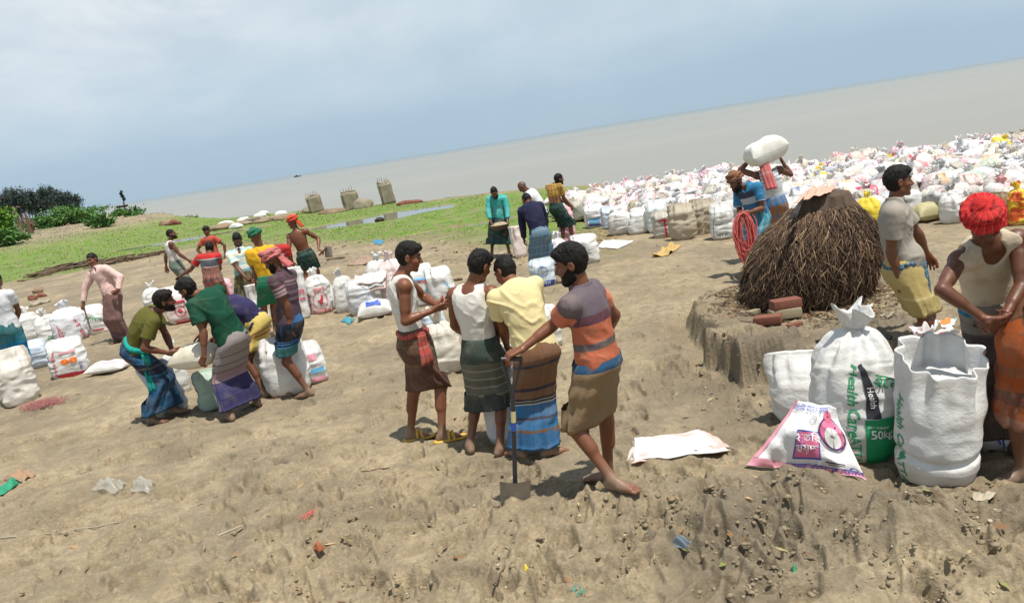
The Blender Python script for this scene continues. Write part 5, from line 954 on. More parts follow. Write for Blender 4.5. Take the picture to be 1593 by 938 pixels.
# mud capped stump
Vs = []
for t_, r_ in ((0, .36), (.3, .31), (.6, .265), (.9, .25), (.97, .235), (1., .18), (1., .02)): Vs.append(np.stack([r_*np.cos(th_)*(1+.12*np.sign(np.cos(th_))*0)+LN[0], r_*np.sin(th_)*.9, np.full(72, HT*(.80+.215*t_))], -1))
Vs = np.concatenate(Vs); Vs += (.028*fbm(Vs*9+4, 3)+.012*np.sin(np.tile(th_, 7)*13))[:, None]*np.array([1, 1, .5])
t = NT('bark_mud'); o = t.obj(); c = t.mix(t.noise(t.vmul(o, (9, 9, 2.)), 2.4, 5, .7), (.035, .022, .015), (.15, .105, .07)); m_ = t.fin(c, .95, t.bump(t.noise(t.vmul(o, (12, 12, 2.5)), 3, 5, .7), .9, .02))
link('stump', mkmesh('stump', Vs, grid_faces(7, 72, True), [m_]), root)
rs = np.random.RandomState(4); N_ = 15000; tt = rs.rand(N_)**.85*.82+.03; aa = rs.rand(N_)*2*math.pi; ln = rs.uniform(.05, .15, N_); r0 = hr(tt)+rs.uniform(-.05, .01, N_)
p0 = np.stack([r0*np.cos(aa)+LN[0]*tt, r0*np.sin(aa)*.95, tt*HT+.05], -1); dw = np.maximum(tt-ln/HT*.85, -.01); r1 = hr(dw)+np.abs(rs.normal(0, .035, N_))+.0; a1 = aa+rs.normal(0, .13, N_)+.10*vn(np.stack([aa*3, tt*7, aa*0], -1))
p2 = np.stack([r1*np.cos(a1)+LN[0]*dw, r1*np.sin(a1)*.95, np.maximum(dw*HT+rs.uniform(-.03, .02, N_), .0)], -1); p1 = (p0+p2)/2+np.stack([np.cos(aa), np.sin(aa), 0*aa+.2], -1)*rs.uniform(.0, .025, N_)[:, None]
def strands(P, rad, seed=0):
    """P (n, k, 3) -> three sided tapered strands in one go"""
    n, k, _ = P.shape; tn = np.gradient(P, axis=1); tn /= np.linalg.norm(tn, axis=-1, keepdims=True)+1e-9; ref = np.array([.31, .52, .79]); a = np.cross(tn, ref); a /= np.linalg.norm(a, axis=-1, keepdims=True)+1e-9; b = np.cross(tn, a); V = []
    for q in range(3): an = q*2.094; V.append(P+(a*math.cos(an)+b*math.sin(an))*rad)
    V = np.stack(V, 2).reshape(-1, 3); base_ = (np.arange(n)*k*3)[:, None, None]; i = np.arange(k-1)[None, :, None]; j = np.arange(3)[None, None, :]; j2 = (j+1) % 3
    F = np.stack([base_+i*3+j, base_+i*3+j2, base_+(i+1)*3+j2, base_+(i+1)*3+j], -1).reshape(-1, 4); rv = np.random.RandomState(seed).rand(n); pat = np.repeat(rv, k*3)[:, None]*np.ones((1, 2)); return V, F, pat
rd = (rs.uniform(.003, .0065, N_)[:, None, None]*np.array([1, .9, .45])[None, :, None])
Vv, Ff, pp = strands(np.stack([p0, p1, p2], 1), rd)
t = NT('dry_stick'); a = t.attr(); sp = t.n('ShaderNodeSeparateXYZ'); t.set(sp.inputs[0], a.outputs['Vector']); c = t.ramp(sp.outputs[0], [(0, (.02, .011, .007)), (.4, (.07, .037, .02)), (.7, (.15, .085, .045)), (.9, (.28, .18, .10)), (1., (.40, .29, .18))]); STICK = t.fin(c, .8, t.bump(t.noise(t.obj(), 80, 3), .4, .004))
link('thatch', mkmesh('thatch', Vv, Ff, [STICK], pat=pp), root)
Vv, Ff, pp = strands(LOOSE, rl.uniform(.002, .0045, NL)[:, None, None]*np.array([1, 1, .6])[None, :, None], 3); tag(link('straw', mkmesh('straw', Vv, Ff, [STICK], pat=pp)), 'loose dry sticks fallen on the mud round the stick stack', 'straw', kind='stuff')
PKC = cloth('faded_pink_cloth', [(0, (.62, .32, .24))], (.08, [(0, (.66, .38, .28)), (.6, (.58, .26, .2)), (.7, (.7, .5, .4))], .5))
q = TOP; o = patch('draped_cloth', [pt(1234, 318, hy-.30), pt(1286, 302, hy-.26), pt(1300, 293, hy+.12)+np.array([0, 0, .02]), pt(1258, 296, hy+.12)+np.array([0, 0, .015])], PKC, .02, (0, 0, 1), seed=2, amp=.02, n=20, m=24); tag(o, 'faded pink cloth draped over the top of the stick stack', 'cloth')
o = patch('black_plastic', [pt(1252, 305, hy-.32), pt(1240, 318, hy-.35), pt(1222, 345, hy-.55), pt(1240, 338, hy-.52)], BLACK, .02, (-.3, -1, .3), seed=5); tag(o, 'torn black plastic hanging below the pink cloth on the stack', 'plastic sheet')
BRK = plain('red_brick', (.19, .07, .045), .9, .3, 25, .5, 70); BRG = plain('grey_tan_brick', (.29, .245, .16), .9, .2, 25, .5, 70)
def brick(bu, bv, label, m, yaw, dz=0., sc=1.):
    q = on(bu, bv); mb = MB(); mb.box((0, 0, .04*sc), (.25*sc, .12*sc, .08*sc), jit=.012, bev=.18); o = mb.build('brick', m); o.location = (q[0], q[1], q[2]-.01+dz); o.rotation_euler = (random.uniform(-.08, .08), random.uniform(-.08, .08), yaw); tag(o, label, 'brick'); return o
random.seed(3)
brick(1222, 497, 'pale grey brick lying below the top red brick', BRG, -.05, .03, 1.2); brick(1224, 496, 'red brick resting on top of the pale brick', BRK, .05, .125, 1.15)
brick(1196, 504, 'broken red brick half sunk beside the pale brick', BRK, -.5, .015, 1.); brick(1172, 489, 'small grey lump of brick at the foot of the stack', BRG, .6, .01, .6); brick(1236, 508, 'red brick fragment in front of the pale brick', BRK, .2, .0, .6)
# ------------------------------------------------------------------ broken concrete columns by the water
CONC = plain('weathered_concrete', (.25, .215, .155), .95, .6, 2.6, .9, 9); RUST = plain('rusty_rebar', (.10, .045, .025), .9); MUDB = plain('mud_brick', (.24, .17, .11), .95, .35, 3, .6, 12)
def column(bu, bv, w, h, label, tilt=0., worn=0.):
    q = on(bu, bv); root = bpy.data.objects.new('concrete_column', None); COL.objects.link(root); root.location = (q[0], q[1], q[2]-.1); root.rotation_euler = (0, tilt, .25); tag(root, label, 'column', 'broken concrete columns by the water')
    bm = bmesh.new(); bmesh.ops.create_cube(bm, size=1); bmesh.ops.bevel(bm, geom=bm.edges[:], offset=.07, segments=2, affect='EDGES'); bmesh.ops.subdivide_edges(bm, edges=bm.edges[:], cuts=7, use_grid_fill=True)
    for v in bm.verts:
        n = fbm(np.array([[v.co.x*3+bu, v.co.y*3, v.co.z*3]]), 3)[0]; v.co = Vector((v.co.x*w*(1+.08*n), v.co.y*w*.8*(1+.08*n), (v.co.z+.5)*h+(.10*n if v.co.z > .4 else 0)-(worn*max(0, v.co.x+.1)*h*.6 if v.co.z > 0 else 0)))
    me = bpy.data.meshes.new('shaft'); bm.to_mesh(me); bm.free(); me.materials.append(CONC); me.polygons.foreach_set('use_smooth', np.ones(len(me.polygons), bool)); link('shaft', me, root)
    for j in range(5):
        mb = MB(); x = (j-2)*w*.17-.08*w; mb.tube([(x, 0, h*.95), (x+.01, 0, h+.08), (x+.02*random.uniform(-1, 1), .02, h+.14+.12*random.random())], .012, 5); mb.build('rebar', RUST, root)
column(494, 330, .88, 1.18, 'broken concrete column with rusty bars, lowest of the three by the water', -.1); column(549, 326, .92, 1.2, 'broken concrete column with a crumbling top, between the other two', -.08, .25); column(606, 317, .74, 1.4, 'tall clean edged concrete column, right of the other two', -.09)
def rock(bu, bv, s, label, m=None, name='rock', sq=(1, .8, .6), cat='rock', dz=0., group=None):
    q = on(bu, bv); bm = bmesh.new(); bmesh.ops.create_icosphere(bm, subdivisions=3, radius=1)
    for v in bm.verts: n = fbm(np.array([np.array(v.co)*1.3+bu*.37]), 3)[0]; c = np.array(v.co)*(1+.35*n); v.co = Vector(c*s*np.array(sq))
    me = bpy.data.meshes.new(name); bm.to_mesh(me); bm.free(); me.materials.append(m or MUDB); me.polygons.foreach_set('use_smooth', np.ones(len(me.polygons), bool)); o = link(name, me); o.location = (q[0], q[1], q[2]+s*sq[2]*.35+dz); return tag(o, label, cat, group)
rock(480, 331, .45, 'rounded concrete lump leaning on the lowest broken column', CONC); rock(564, 324, .5, 'broken masonry lump beside the crumbling column', CONC, sq=(1.1, .8, .9)); rock(520, 331, .45, 'low brown masonry rubble between two broken columns', MUDB, sq=(1.6, .8, .4)); rock(640, 317, .5, 'flat red brown brick rubble right of the tall column', BRK, sq=(1.5, .7, .35)); rock(590, 345, .2, 'small dark rock in the pond', DRK)
for j, (u, v, s) in enumerate(((60, 455, .17), (66, 462, .14), (52, 466, .13))): rock(u, v, s, 'crumbled brick lump in a small pile near the grass', BRK if j else MUDB, sq=(1, .8, .8), group='crumbled bricks near the grass', name='brick_lump', cat='brick')
def log(a, b, r, label, m, name='log', cat='log', seg=8, dz=0., bend=.03):
    A, B = on(*a), on(*b); n = 7; P = [A+(B-A)*k/(n-1)+np.array([0, 0, r*.6+dz+bend*math.sin(k*1.9+a[0])]) for k in range(n)]; mb = MB(); mb.tube(P, [r*(1-.06*k) for k in range(n)], seg); o = mb.build(name, m); return tag(o, label, cat)
GRW = plain('weathered_wood', (.34, .30, .23), .9, .25, 6, .5, 30); BRW = plain('brown_wood', (.13, .09, .055), .9, .4, 9, .6, 40)
log((46, 478), (78, 470), .075, 'pale weathered pole lying on the sand behind the white sacks', GRW)
rs = np.random.RandomState(9)
def stickpile(label, px, n, L, spread, seed, m=BRW):
    r_ = np.random.RandomState(seed); mb = MB()
    for j in range(n):
        k = r_.rand()*(len(px)-1); i = int(k); u = px[i][0]*(1-k+i)+px[i+1][0]*(k-i); v = px[i][1]*(1-k+i)+px[i+1][1]*(k-i); q = on(u, v); q = q+np.array([r_.normal(0, spread), r_.normal(0, spread), abs(r_.normal(0, .07))+.03]); a = r_.normal(.15, .55); l = L*r_.uniform(.3, 1); d = np.array([math.cos(a), math.sin(a), r_.normal(0, .08)])*l/2
        mb.tube([q-d, q+r_.normal(0, .03, 3), q+d], [r_.uniform(.012, .035)]*3, 5)
    return tag(mb.build('driftwood_pile', m), label, 'driftwood', kind='stuff')
stickpile('heap of dry driftwood sticks at the edge of the grass', [(58, 432), (90, 422), (120, 414), (160, 412)], 130, 1.4, .30, 1); stickpile('thin line of driftwood sticks behind the man in pink shirt', [(160, 414), (200, 405), (250, 396)], 60, 1.4, .3, 2)
stickpile('scattered roots and twigs lining the far river bank', [(0, 372), (40, 362), (80, 352), (60, 364)], 50, 3., .8, 3, GRW)
# ------------------------------------------------------------------ far bank: trees, bushes, dead trees
def leafmat(n, a, b):
    t = NT(n); at_ = t.attr(); sp = t.n('ShaderNodeSeparateXYZ'); t.set(sp.inputs[0], at_.outputs['Vector']); return t.fin(t.mix(sp.outputs[0], a, b), .6, Specular_IOR_Level=.25)
LF_D = leafmat('haze_tinted_casuarina_leaves', (.03, .048, .045), (.055, .08, .062)); LF_M = leafmat('bush_leaves', (.045, .13, .03), (.12, .24, .06)); LF_B = leafmat('bright_leaves', (.06, .15, .015), (.15, .27, .03)); BARK = plain('tree_bark', (.16, .12, .09), .95, .3, 5)  # LF_D: distance haze put into the dark leaf colour as a bluish tint
def leaves(cent, rad, n, size, seed, clumps=14):
    r_ = np.random.RandomState(seed); cc = r_.normal(0, 1, (clumps, 3)); cc /= np.linalg.norm(cc, axis=1)[:, None]; cc *= r_.uniform(.25, .92, clumps)[:, None]; which = r_.randint(0, clumps, n); p = cc[which]+r_.normal(0, .17, (n, 3)); p = cent+p*np.array(rad)
    a = r_.normal(0, 1, (n, 3)); a /= np.linalg.norm(a, axis=1)[:, None]; b = np.cross(a, r_.normal(0, 1, (n, 3))); b /= np.linalg.norm(b, axis=1)[:, None]; s = size*r_.uniform(.6, 1.3, n)[:, None]; V = np.stack([p-a*s, p-b*s*.45, p+a*s, p+b*s*.45], 1).reshape(-1, 3); F = np.arange(n*4).reshape(-1, 4); pat = np.repeat((r_.rand(n)*.5+r_.rand(clumps)[which]*.5), 4)[:, None]*np.ones((1, 2)); return V, F, pat
def tree(x, y, h, label, group, seed, mat=LF_D, wid=.17, base=.36, n=900, size=.22, z=None):
    z0 = tz(x, y)-.1 if z is None else z; root = bpy.data.objects.new('casuarina_tree', None); COL.objects.link(root); root.location = (x, y, z0); tag(root, label, 'tree', group)
    r_ = np.random.RandomState(seed); mb = MB(); mb.tube([(0, 0, 0), (r_.normal(0, .1), 0, h*.4), (r_.normal(0, .2), 0, h*.92)], [.16, .11, .03], 6); 
    for j in range(7): a = r_.rand()*6.3; zz = h*r_.uniform(.35, .85); mb.tube([(0, 0, zz), (math.cos(a)*h*.13, math.sin(a)*h*.13, zz+h*.1)], [.05, .015], 4)
    mb.build('trunk', BARK, root); V, F, p_ = leaves(np.array([0, 0, h*(base+1)/2+.1]), (h*wid, h*wid, h*(1-base)/2), n, size, seed, 26); link('crown', mkmesh('crown', V, F, [mat], pat=p_, smooth=False), root)
rt = np.random.RandomState(12); k_ = 0
for j in range(26):
    u = 2+(j+.5)*122/26+rt.uniform(-2, 2); Yd = rt.uniform(165, 200); q = pt(u, 340, Yd); htp = pt(u, 294+rt.uniform(-5, 7)+max(0, (14-u))*.4+max(0, u-112)*.6, Yd)[2]
    tree(q[0], Yd, max(3., htp+.3), 'dark feathery tree standing in the distant grove behind the bushes', 'trees of the distant grove', 50+j, n=1300)
q = pt(127, 333, 178); tree(q[0], 178, pt(127, 296, 178)[2], 'slim see-through tree standing apart right of the distant grove', None, 90, n=260, base=.45, wid=.16)
for j, (u, v, rx, rz, n, mat, lab, Y_) in enumerate(((95, 354, 4.6, 1.35, 3400, LF_M, 'broad leafy green bush on top of the bank', 82), (66, 360, 2.2, .95, 1300, LF_M, 'smaller green bush left against the broad bush on the bank', 80), (0, 354, 1.6, 2.2, 2000, LF_B, 'bright yellow green bush at the left edge of the bank', 58), (10, 362, 1.5, .9, 900, LF_M, 'low green bush beneath the bright yellow green bush', 57), (125, 348, 1.9, .9, 1100, LF_M, 'low green bush at the right end of the broad bush', 84), (160, 358, 1.3, .75, 700, LF_M, 'small green shrub on the bare sand bank', 62), (203, 354, 1.7, .55, 700, LF_M, 'spreading low shrub near the water beyond the grass', 72), (300, 347, .8, .5, 160, LF_M, 'tiny dark shrub on the shoreline beyond the grass', 70))):
    q = pt(u, v, Y_); root = bpy.data.objects.new('bush', None); COL.objects.link(root); z0 = tz(q[0], Y_); root.location = (q[0], Y_, z0); tag(root, lab, 'bush'); V, F, p_ = leaves(np.array([0, 0, rz*.75]), (rx, rx*.5, rz*.8), n, .17, 200+j, 22); V[:, 2] = np.maximum(V[:, 2], 0); link('foliage', mkmesh('foliage', V, F, [mat], pat=p_, smooth=False), root)
    mb = MB(); 
    for e in range(5): mb.tube([(0, 0, 0), (rx*.5*math.cos(e*1.3), rx*.2*math.sin(e*1.3), rz)], [.05, .02], 4)
    mb.build('stem', BARK, root)
def dead(u, v, Y_, h, lab, seed, m=BARK):
    q = pt(u, v, Y_); z0 = max(tz(q[0], Y_), WZ-.1)-.1; r_ = np.random.RandomState(seed); root = bpy.data.objects.new('dead_tree', None); COL.objects.link(root); root.location = (q[0], Y_, z0); tag(root, lab, 'dead tree'); mb = MB(); mb.tube([(0, 0, 0), (.1, 0, h*.5), (0, 0, h)], [.28, .2, .08], 7); mb.build('trunk', m, root)
    for j in range(6): a = r_.rand()*6.3; l = h*r_.uniform(.25, .5); z = h*r_.uniform(.3, .9); b = MB(); b.tube([(0, 0, z), (math.cos(a)*l*.6, math.sin(a)*l*.3, z+l*.3), (math.cos(a)*l, math.sin(a)*l*.5, z+l*.35*r_.uniform(-.5, 1.5))], [.09, .06, .02], 5); b.build('branch', m, root)
dead(44, 350, 66, 1.9, 'uprooted red brown tree stump with bare branches beside the bush', 3, plain('red_bark', (.13, .075, .05), .95, .3)); dead(27, 345, 72, 2.6, 'leaning bare pale tree behind the uprooted stump', 8)
# frame of poles standing in the shallows, and a bare pole with palm tuft
q = pt(192, 340, 135); root = bpy.data.objects.new('pole_frame', None); COL.objects.link(root); root.location = (q[0], 135, WZ-.3); tag(root, 'dark pole frame with a thatched bit standing in the far shallows', 'pole frame')
for j, (x, h_) in enumerate(((-1.1, 2.6), (-.3, 2.8), (.5, 3.1), (1.3, 2.4))): mb = MB(); mb.tube([(x, 0, 0), (x+.15, 0, h_)], .09, 5); mb.build('pole', BARK, root)
mb = MB(); mb.box((.3, 0, 2.5), (1.6, .8, .35), jit=.15); mb.build('thatch', DRK, root)
q = pt(197, 336, 138); root = bpy.data.objects.new('dead_palm', None); COL.objects.link(root); root.location = (q[0], 138, WZ-.3); tag(root, 'tall thin bare palm stem with a small tuft beside the pole frame', 'palm'); mb = MB(); mb.tube([(0, 0, 0), (.15, 0, 4.0)], .1, 6); mb.build('trunk', BARK, root); V, F, p_ = leaves(np.array([.15, 0, 4.5]), (.45, .4, 1.0), 120, .3, 4, 6); link('crown', mkmesh('crown', V, F, [LF_D], pat=p_, smooth=False), root)
# distant boat
q = at(463, 274, WZ); D_ = 900; q = pt(463, 275, D_); root = bpy.data.objects.new('boat', None); COL.objects.link(root); root.location = (q[0], D_, WZ); tag(root, 'tiny dark boat far out on the river', 'boat')
xs = np.linspace(-1, 1, 15); Vb = []
for x in xs: w_ = 1.1*(1-x**2)**.6+.03; zt_ = .7+.7*x*x; Vb.append([(x*4, -w_, zt_), (x*4, -w_*.6, -.1), (x*4, w_*.6, -.1), (x*4, w_, zt_), (x*4, w_*.85, zt_-.15), (x*4, -w_*.85, zt_-.15)])
link('hull', mkmesh('hull', np.array(Vb).reshape(-1, 3), grid_faces(15, 6, True), [BLACK]), root); mb = MB(); mb.box((-.8, 0, 1.5), (2.6, 1.4, 1.1), bev=.3); mb.build('cabin', DRK, root)
# ------------------------------------------------------------------ near sacks at the right
def near_marks():
    it = [('green', PG([(.06, .03), (.24, .02), (.36, .06), (.36, .33), (.26, .36), (.06, .355)]), {}), ('black', PG([(.035, .72), (.07, .73), (.11, .62), (.15, .48), (.16, .36), (.07, .365), (.075, .5), (.06, .62)]), {}),
          ('green', T2('Health', size=.105, shear=.3, bold=.014), dict(rot=-math.pi/2, off=(-.02, .60))), ('green', T2('Care', size=.105, shear=.3, bold=.014), dict(rot=-math.pi/2, off=(-.01, .34))), ('green', T2('ATTA', size=.08, bold=.01), dict(rot=-math.pi/2, off=(.0, .13))),
          ('white', T2('50kg', size=.085, bold=.012), dict(off=(.165, .245))), ('white', T2('NET WEIGHT', size=.022), dict(off=(.14, .30))), ('white', T2('Health', size=.055, shear=.2), dict(rot=-math.pi/2+.12, off=(.108, .50)))]
    for s_, o_, sz, r_ in (('হেলথ', (.25, .56), .12, -.4), ('আটা', (.28, .43), .03, 0)): it.append(('green' if sz > .1 else 'black', T2(s_, size=sz, bold=.012), dict(rot=r_, off=o_)))
    return marks(it)
SK1 = S_('full white sack printed green Health Care ATTA, tied with a tall white tuft', 1347, 718, 124, 232, mat=WSK, top='tied', n=96, rows=90, gap=.24, tuft=1.25, seed=11, bul=.12, dr=.8, lean=(.05, .03), decals=[near_marks()], cr=.007)
SK2 = S_('plain white sack slumped behind the Health Care ATTA sack', 1290, 664, 130, 120, mat=WSK, top='pinch', n=64, rows=50, seed=14, dr=.6, bul=.12, lean=(-.10, .0), gap=.4)
o4 = [('green', T2('Health Care', size=.085, shear=.3, bold=.01), dict(rot=-math.pi/2+.05, off=(-.245, .40))), ('green', T2('ATTA', size=.085, bold=.01), dict(rot=-math.pi/2+.05, off=(-.235, .11)))]
SK4 = S_('open mouthed white sack sagging at its base, green lettering down one side', 1480, 754, 124, 205, mat=WSK, top='open', n=96, rows=80, seed=21, dr=.85, bul=.04, lean=(.05, .02), gap=.1, decals=[marks(o4[:1], 'lettering'), marks(o4[1:], 'lettering')], rim=(-.14, .42), ex=2.4, cr=.006, fold=[(.24, .03, .10), (.62, .1, -.03)])
S_('tied white sack with red stripes at its neck, behind the open white sack', 1462, 660, 96, 150, mat=sackmat('red_streaked_sack', (.78, .77, .76), prints=lambda t, sp, c, o: t.mix(t.math('MULTIPLY', t.ramp(t.noise(t.vmul(o, (9, 9, 1.2)), 2.2, 2), [(.54, 0.), (.57, 1.)]), t.ramp(sp.outputs[1], [(.30, 0.), (.42, 1.)])), c, (.62, .05, .14)), dirt=.15), top='tied', n=64, rows=50, seed=31, tuft=1.1)
S_('white sack with pink side bands and blue lettering beside the orange lungi', 1562, 700, 62, 150, mat=WSK, top='pinch', n=48, rows=40, seed=37, decals=[marks([('pink', box2(-.12, .02, -.09, .56), {}), ('pink', box2(.09, .02, .12, .56), {}), ('blue', T2('আটা', size=.1, bold=.012), dict(rot=-math.pi/2, off=(.0, .36))), ('blue', T2('ময়দা', size=.1, bold=.012), dict(rot=-math.pi/2, off=(.0, .15)))])])
def sheet(label, C4, mat, decals=None, n=30, m=34, seed=0, amp=.012, bulge=.05, thick=.012, name='empty_sack', cat='empty sack', up=(0, -.6, .8), group=None, edge=None):
    a, b, c, d = [np.asarray(x, float) for x in C4]; s_, t_ = np.meshgrid(np.linspace(0, 1, m), np.linspace(0, 1, n)); P = (a*(1-s_[..., None])+b*s_[..., None])*(1-t_[..., None])+(d*(1-s_[..., None])+c*s_[..., None])*t_[..., None]; N_ = nrm(up)
    w = bulge*np.sin(s_*math.pi)*np.sin(t_*math.pi)+amp*(1-2.2*np.abs(fbm(P*6+seed, 2)))+amp*.6*np.sin(s_*14+seed+t_*4); P = P+w[..., None]*N_; P = P+.02*fbm(P*4+seed+9, 2)[..., None]*nrm(b-a)
    gzv = soil(P[..., 0], P[..., 1], terr(P[..., 0], P[..., 1])); P[..., 2] = np.maximum(P[..., 2], gzv+.008+thick)
    W_, H_ = np.linalg.norm(b-a), np.linalg.norm(d-a); V1 = P.reshape(-1, 3); V2 = (P-N_*thick).reshape(-1, 3); F = grid_faces(n, m); k = n*m; bd = list(range(m-1))+[(i+1)*m-1 for i in range(n-1)]+[n*m-1-j for j in range(m-1)]+[(n-1-i)*m for i in range(n-1)]; E_ = np.array([[bd[i], bd[(i+1) % len(bd)], bd[(i+1) % len(bd)]+k, bd[i]+k] for i in range(len(bd))])
    pat = np.stack([s_.ravel(), t_.ravel(), 0*s_.ravel()+.3], -1); me = mkmesh('cloth_body', np.concatenate([V1, V2]), np.concatenate([F, F[:, ::-1]+k, E_[:, ::-1]]), [mat], pat=np.concatenate([pat, pat]))
    if not decals: return tag(link(name, me), label, cat, group)
    root = bpy.data.objects.new(name, None); COL.objects.link(root); tag(root, label, cat, group); link('cloth_body', me, root)
    def f(q, lift=.004):
        s = np.clip(q[:, 0], 0, 1)*(m-1); t__ = np.clip(q[:, 1], 0, 1)*(n-1); i0 = np.clip(t__.astype(int), 0, n-2); j0 = np.clip(s.astype(int), 0, m-2); fi = (t__-i0)[:, None]; fj = (s-j0)[:, None]; return (P[i0, j0]*(1-fj)+P[i0, j0+1]*fj)*(1-fi)+(P[i0+1, j0]*(1-fj)+P[i0+1, j0+1]*fj)*fi+lift*N_
    for dc in decals: dc(f, root)
    return root
A_ = on(1160, 727); B_ = on(1347, 752); C_t = pt(1300, 634, 4.78); D_t = pt(1240, 622, 4.92)
fx = lambda s, **k: (lambda: (lambda bm: (bmesh.ops.scale(bm, vec=(1, -1, 1), verts=bm.verts), bm)[1])(text2d(s, **k)))
it3 = [('rose', box2(.0, .86, 1, .99), {}), ('rose', box2(.0, .0, .05, .85), {}), ('blue', box2(.36, .44, .64, .80), {}), ('pink', box2(.375, .46, .625, .78), {}), ('white', fx('হাতির', size=.14, bold=.012), dict(rot=0, off=(.5, .54), sc=(.9, 1))), ('white', fx('ময়দা', size=.13, bold=.012), dict(off=(.5, .68), sc=(.9, 1))),
       ('pink', lambda: annulus2d(.80, .40, .0, .15, 1.25), {}), ('purple', lambda: annulus2d(.80, .40, .155, .175, 1.25), {}), ('white', lambda: annulus2d(.80, .47, .0, .10, 1.3), {}), ('pink', lambda: annulus2d(.76, .18, .0, .075, 1.), {}), ('black', lambda: annulus2d(.52, .27, .05, .056, 1.2), {}), ('black', lambda: annulus2d(.52, .27, .028, .033, 1.2), {}),
       ('blue', fx('ফ্লাওয়ার মিলস', size=.115, bold=.012), dict(off=(.70, .90))), ('blue', fx('আটা ময়দা সুজি', size=.11, bold=.01), dict(rot=-.0, off=(.42, .10))), ('black', box2(.68, .80, .86, .815), {}), ('black', box2(.70, .825, .86, .835), {})]
sheet('empty white printed sack with pink borders and blue Bengali lettering leaning on the dirt mound', [D_t, C_t, B_, A_], sackmat('clean_white_sack', (.78, .77, .77), dirt=.1), [marks(it3, step=.04)], n=46, m=52, seed=3, up=(-.25, -.75, .6), thick=.02, bulge=.10, amp=.02)
# flat white empty sacks lying in a low pile
base_px = [(974, 716), (1000, 672), (1090, 676), (1130, 697)]
for k in range(4):
    C4 = [on(u+random.uniform(-6, 6)+k*2, v+random.uniform(-3, 3), .006+.010*k) for u, v in ((985, 682), (1085, 676), (1132, 698), (976, 718))]
    for c_ in C4: c_[2] = np.mean([x[2] for x in C4])
    sheet(('topmost flat white empty sack in the low pile on the sand', 'flat white empty sack with red stripes just under the topmost one', 'third flat empty sack down in the low pile', 'lowest flat empty sack of the low pile on the sand')[3-k], C4, [sackmat('striped_flat_sack', (.70, .60, .55), dirt=.2), TSK, sackmat('striped_flat_sack2', (.66, .45, .40)), WSK][k], seed=k*4+2, amp=.010, bulge=.008, thick=.008, up=(0, 0, 1), group=None, n=22, m=30)
sheet('tan torn paper scrap on the soil in front of the open sack', [on(1510, 768), on(1550, 765), on(1545, 777), on(1518, 780)], TSK, seed=2, up=(0, 0, 1), n=10, m=12, thick=.003, amp=.02, name='paper_scrap', cat='paper scrap')
sheet('folded black plastic sheet on the ground behind the white sacks', [on(1268, 540), on(1375, 540), on(1385, 525), on(1290, 518)], plain('black_plastic', (.012, .012, .012), .5, .3), seed=6, up=(0, 0, 1), n=12, m=16, amp=.02, name='plastic_sheet', cat='plastic sheet')
S_('loosely tied white sack top poking up behind the open sack', 1492, 575, 60, 60, mat=WSK, top='tied', tuft=1.4, seed=77)
sheet('flat sack with green stripe and orange mark behind the red turbaned man', [on(1452, 512, .02), on(1485, 506, .02), on(1490, 496, .02), on(1455, 500, .02)], WSK, [marks([('green', box2(.0, .70, 1, .85), {}), ('orange', box2(.3, .1, .8, .5), {})], step=.1)], seed=9, up=(0, 0, 1), n=10, m=12)
# ------------------------------------------------------------------ sacks at the centre
S_('tall half open white sack held between the pale yellow shirt and a white vest', 792, 690, 62, 150, mat=sackmat('white_grey_sack', (.66, .68, .70), dirt=.15), top='open', n=64, rows=60, seed=40, lean=(.0, .0), bul=.05, ex=2.5, dr=.7, rim=(0, .3))
S_('dirty white sack with a loose gathered neck behind the man with yellow sandals', 694, 582, 54, 96, mat=TSK if 0 else sackmat('dirty_white_sack', (.62, .58, .50), dirt=.35), top='tied', n=56, rows=50, seed=41, tuft=1.3)
S_('tied white sack behind the man in pale yellow shirt', 856, 542, 44, 82, mat=WSK, seed=42, n=48, rows=40)
S_('tied white sack standing left of the folded empty sacks', 537, 486, 28, 66, mat=WSK, seed=43, lean=(.03, 0)); S_('grey white sack with folded empty sacks laid over it', 566, 489, 42, 56, mat=sackmat('greyish_sack', (.58, .58, .58)), top='pinch', seed=44)
YF = on(566, 489)[1]+.1
for k in range(3):
    sheet(('folded empty sack with red stripes, lowest of those draped on the grey sack', 'folded empty sack in the middle of those draped on the grey sack', 'folded empty sack on top of those draped on the grey sack')[k], [pt(546+k*3, 440-k*5, YF+.2), pt(600+k*2, 426-k*4, YF+.25), pt(600-k*2, 447-k*5, YF-.12), pt(546+k*3, 455-k*6, YF-.12)], [sackmat('red_edge_sack', (.68, .50, .46)), WSK, sackmat('red_edge_sack2', (.72, .60, .57))][k], seed=k+12, amp=.02, bulge=.03, up=(0, -.2, 1), thick=.03, n=14, m=18)
S_('tied white sack peeking up behind the folded empty sacks', 596, 470, 40, 76, mat=WSK, seed=45); S_('white and pink printed sack directly behind the man with yellow sandals', 617, 478, 42, 86, mat=sackmat('pink_specked_sack', (.70, .58, .57)), seed=46)
bl = [('lblue', box2(-.11, .02, .11, .20), {}), ('blue', box2(-.12, -.12, .12, -.02), {}), ('white', lambda: text2d('MAIDA', size=.09, bold=.01), dict(off=(0, -.07))), ('white', lambda: text2d('ময়দা', size=.14, bold=.01), dict(off=(0, .11)))]
q = on(583, 495); L_('lying white sack printed with blue blocks and lettering', q+np.array([0, .15, .10]), .34, .58, .26, rot=(.0, .15, -math.pi/2+.10), mat=WSK, seed=8, decals=[marks([(a_, b_, dict(c_, rot=math.pi/2)) for a_, b_, c_ in bl])])
mk_br = [('red', lambda: text2d('আটা', size=.10, bold=.01), dict(off=(.05, .42), rot=-.2)), ('lblue', lambda: text2d('ময়দা', size=.08, bold=.01), dict(off=(.08, .22), rot=-1.57)), ('lblue', box2(-.16, .46, .16, .5), {})]
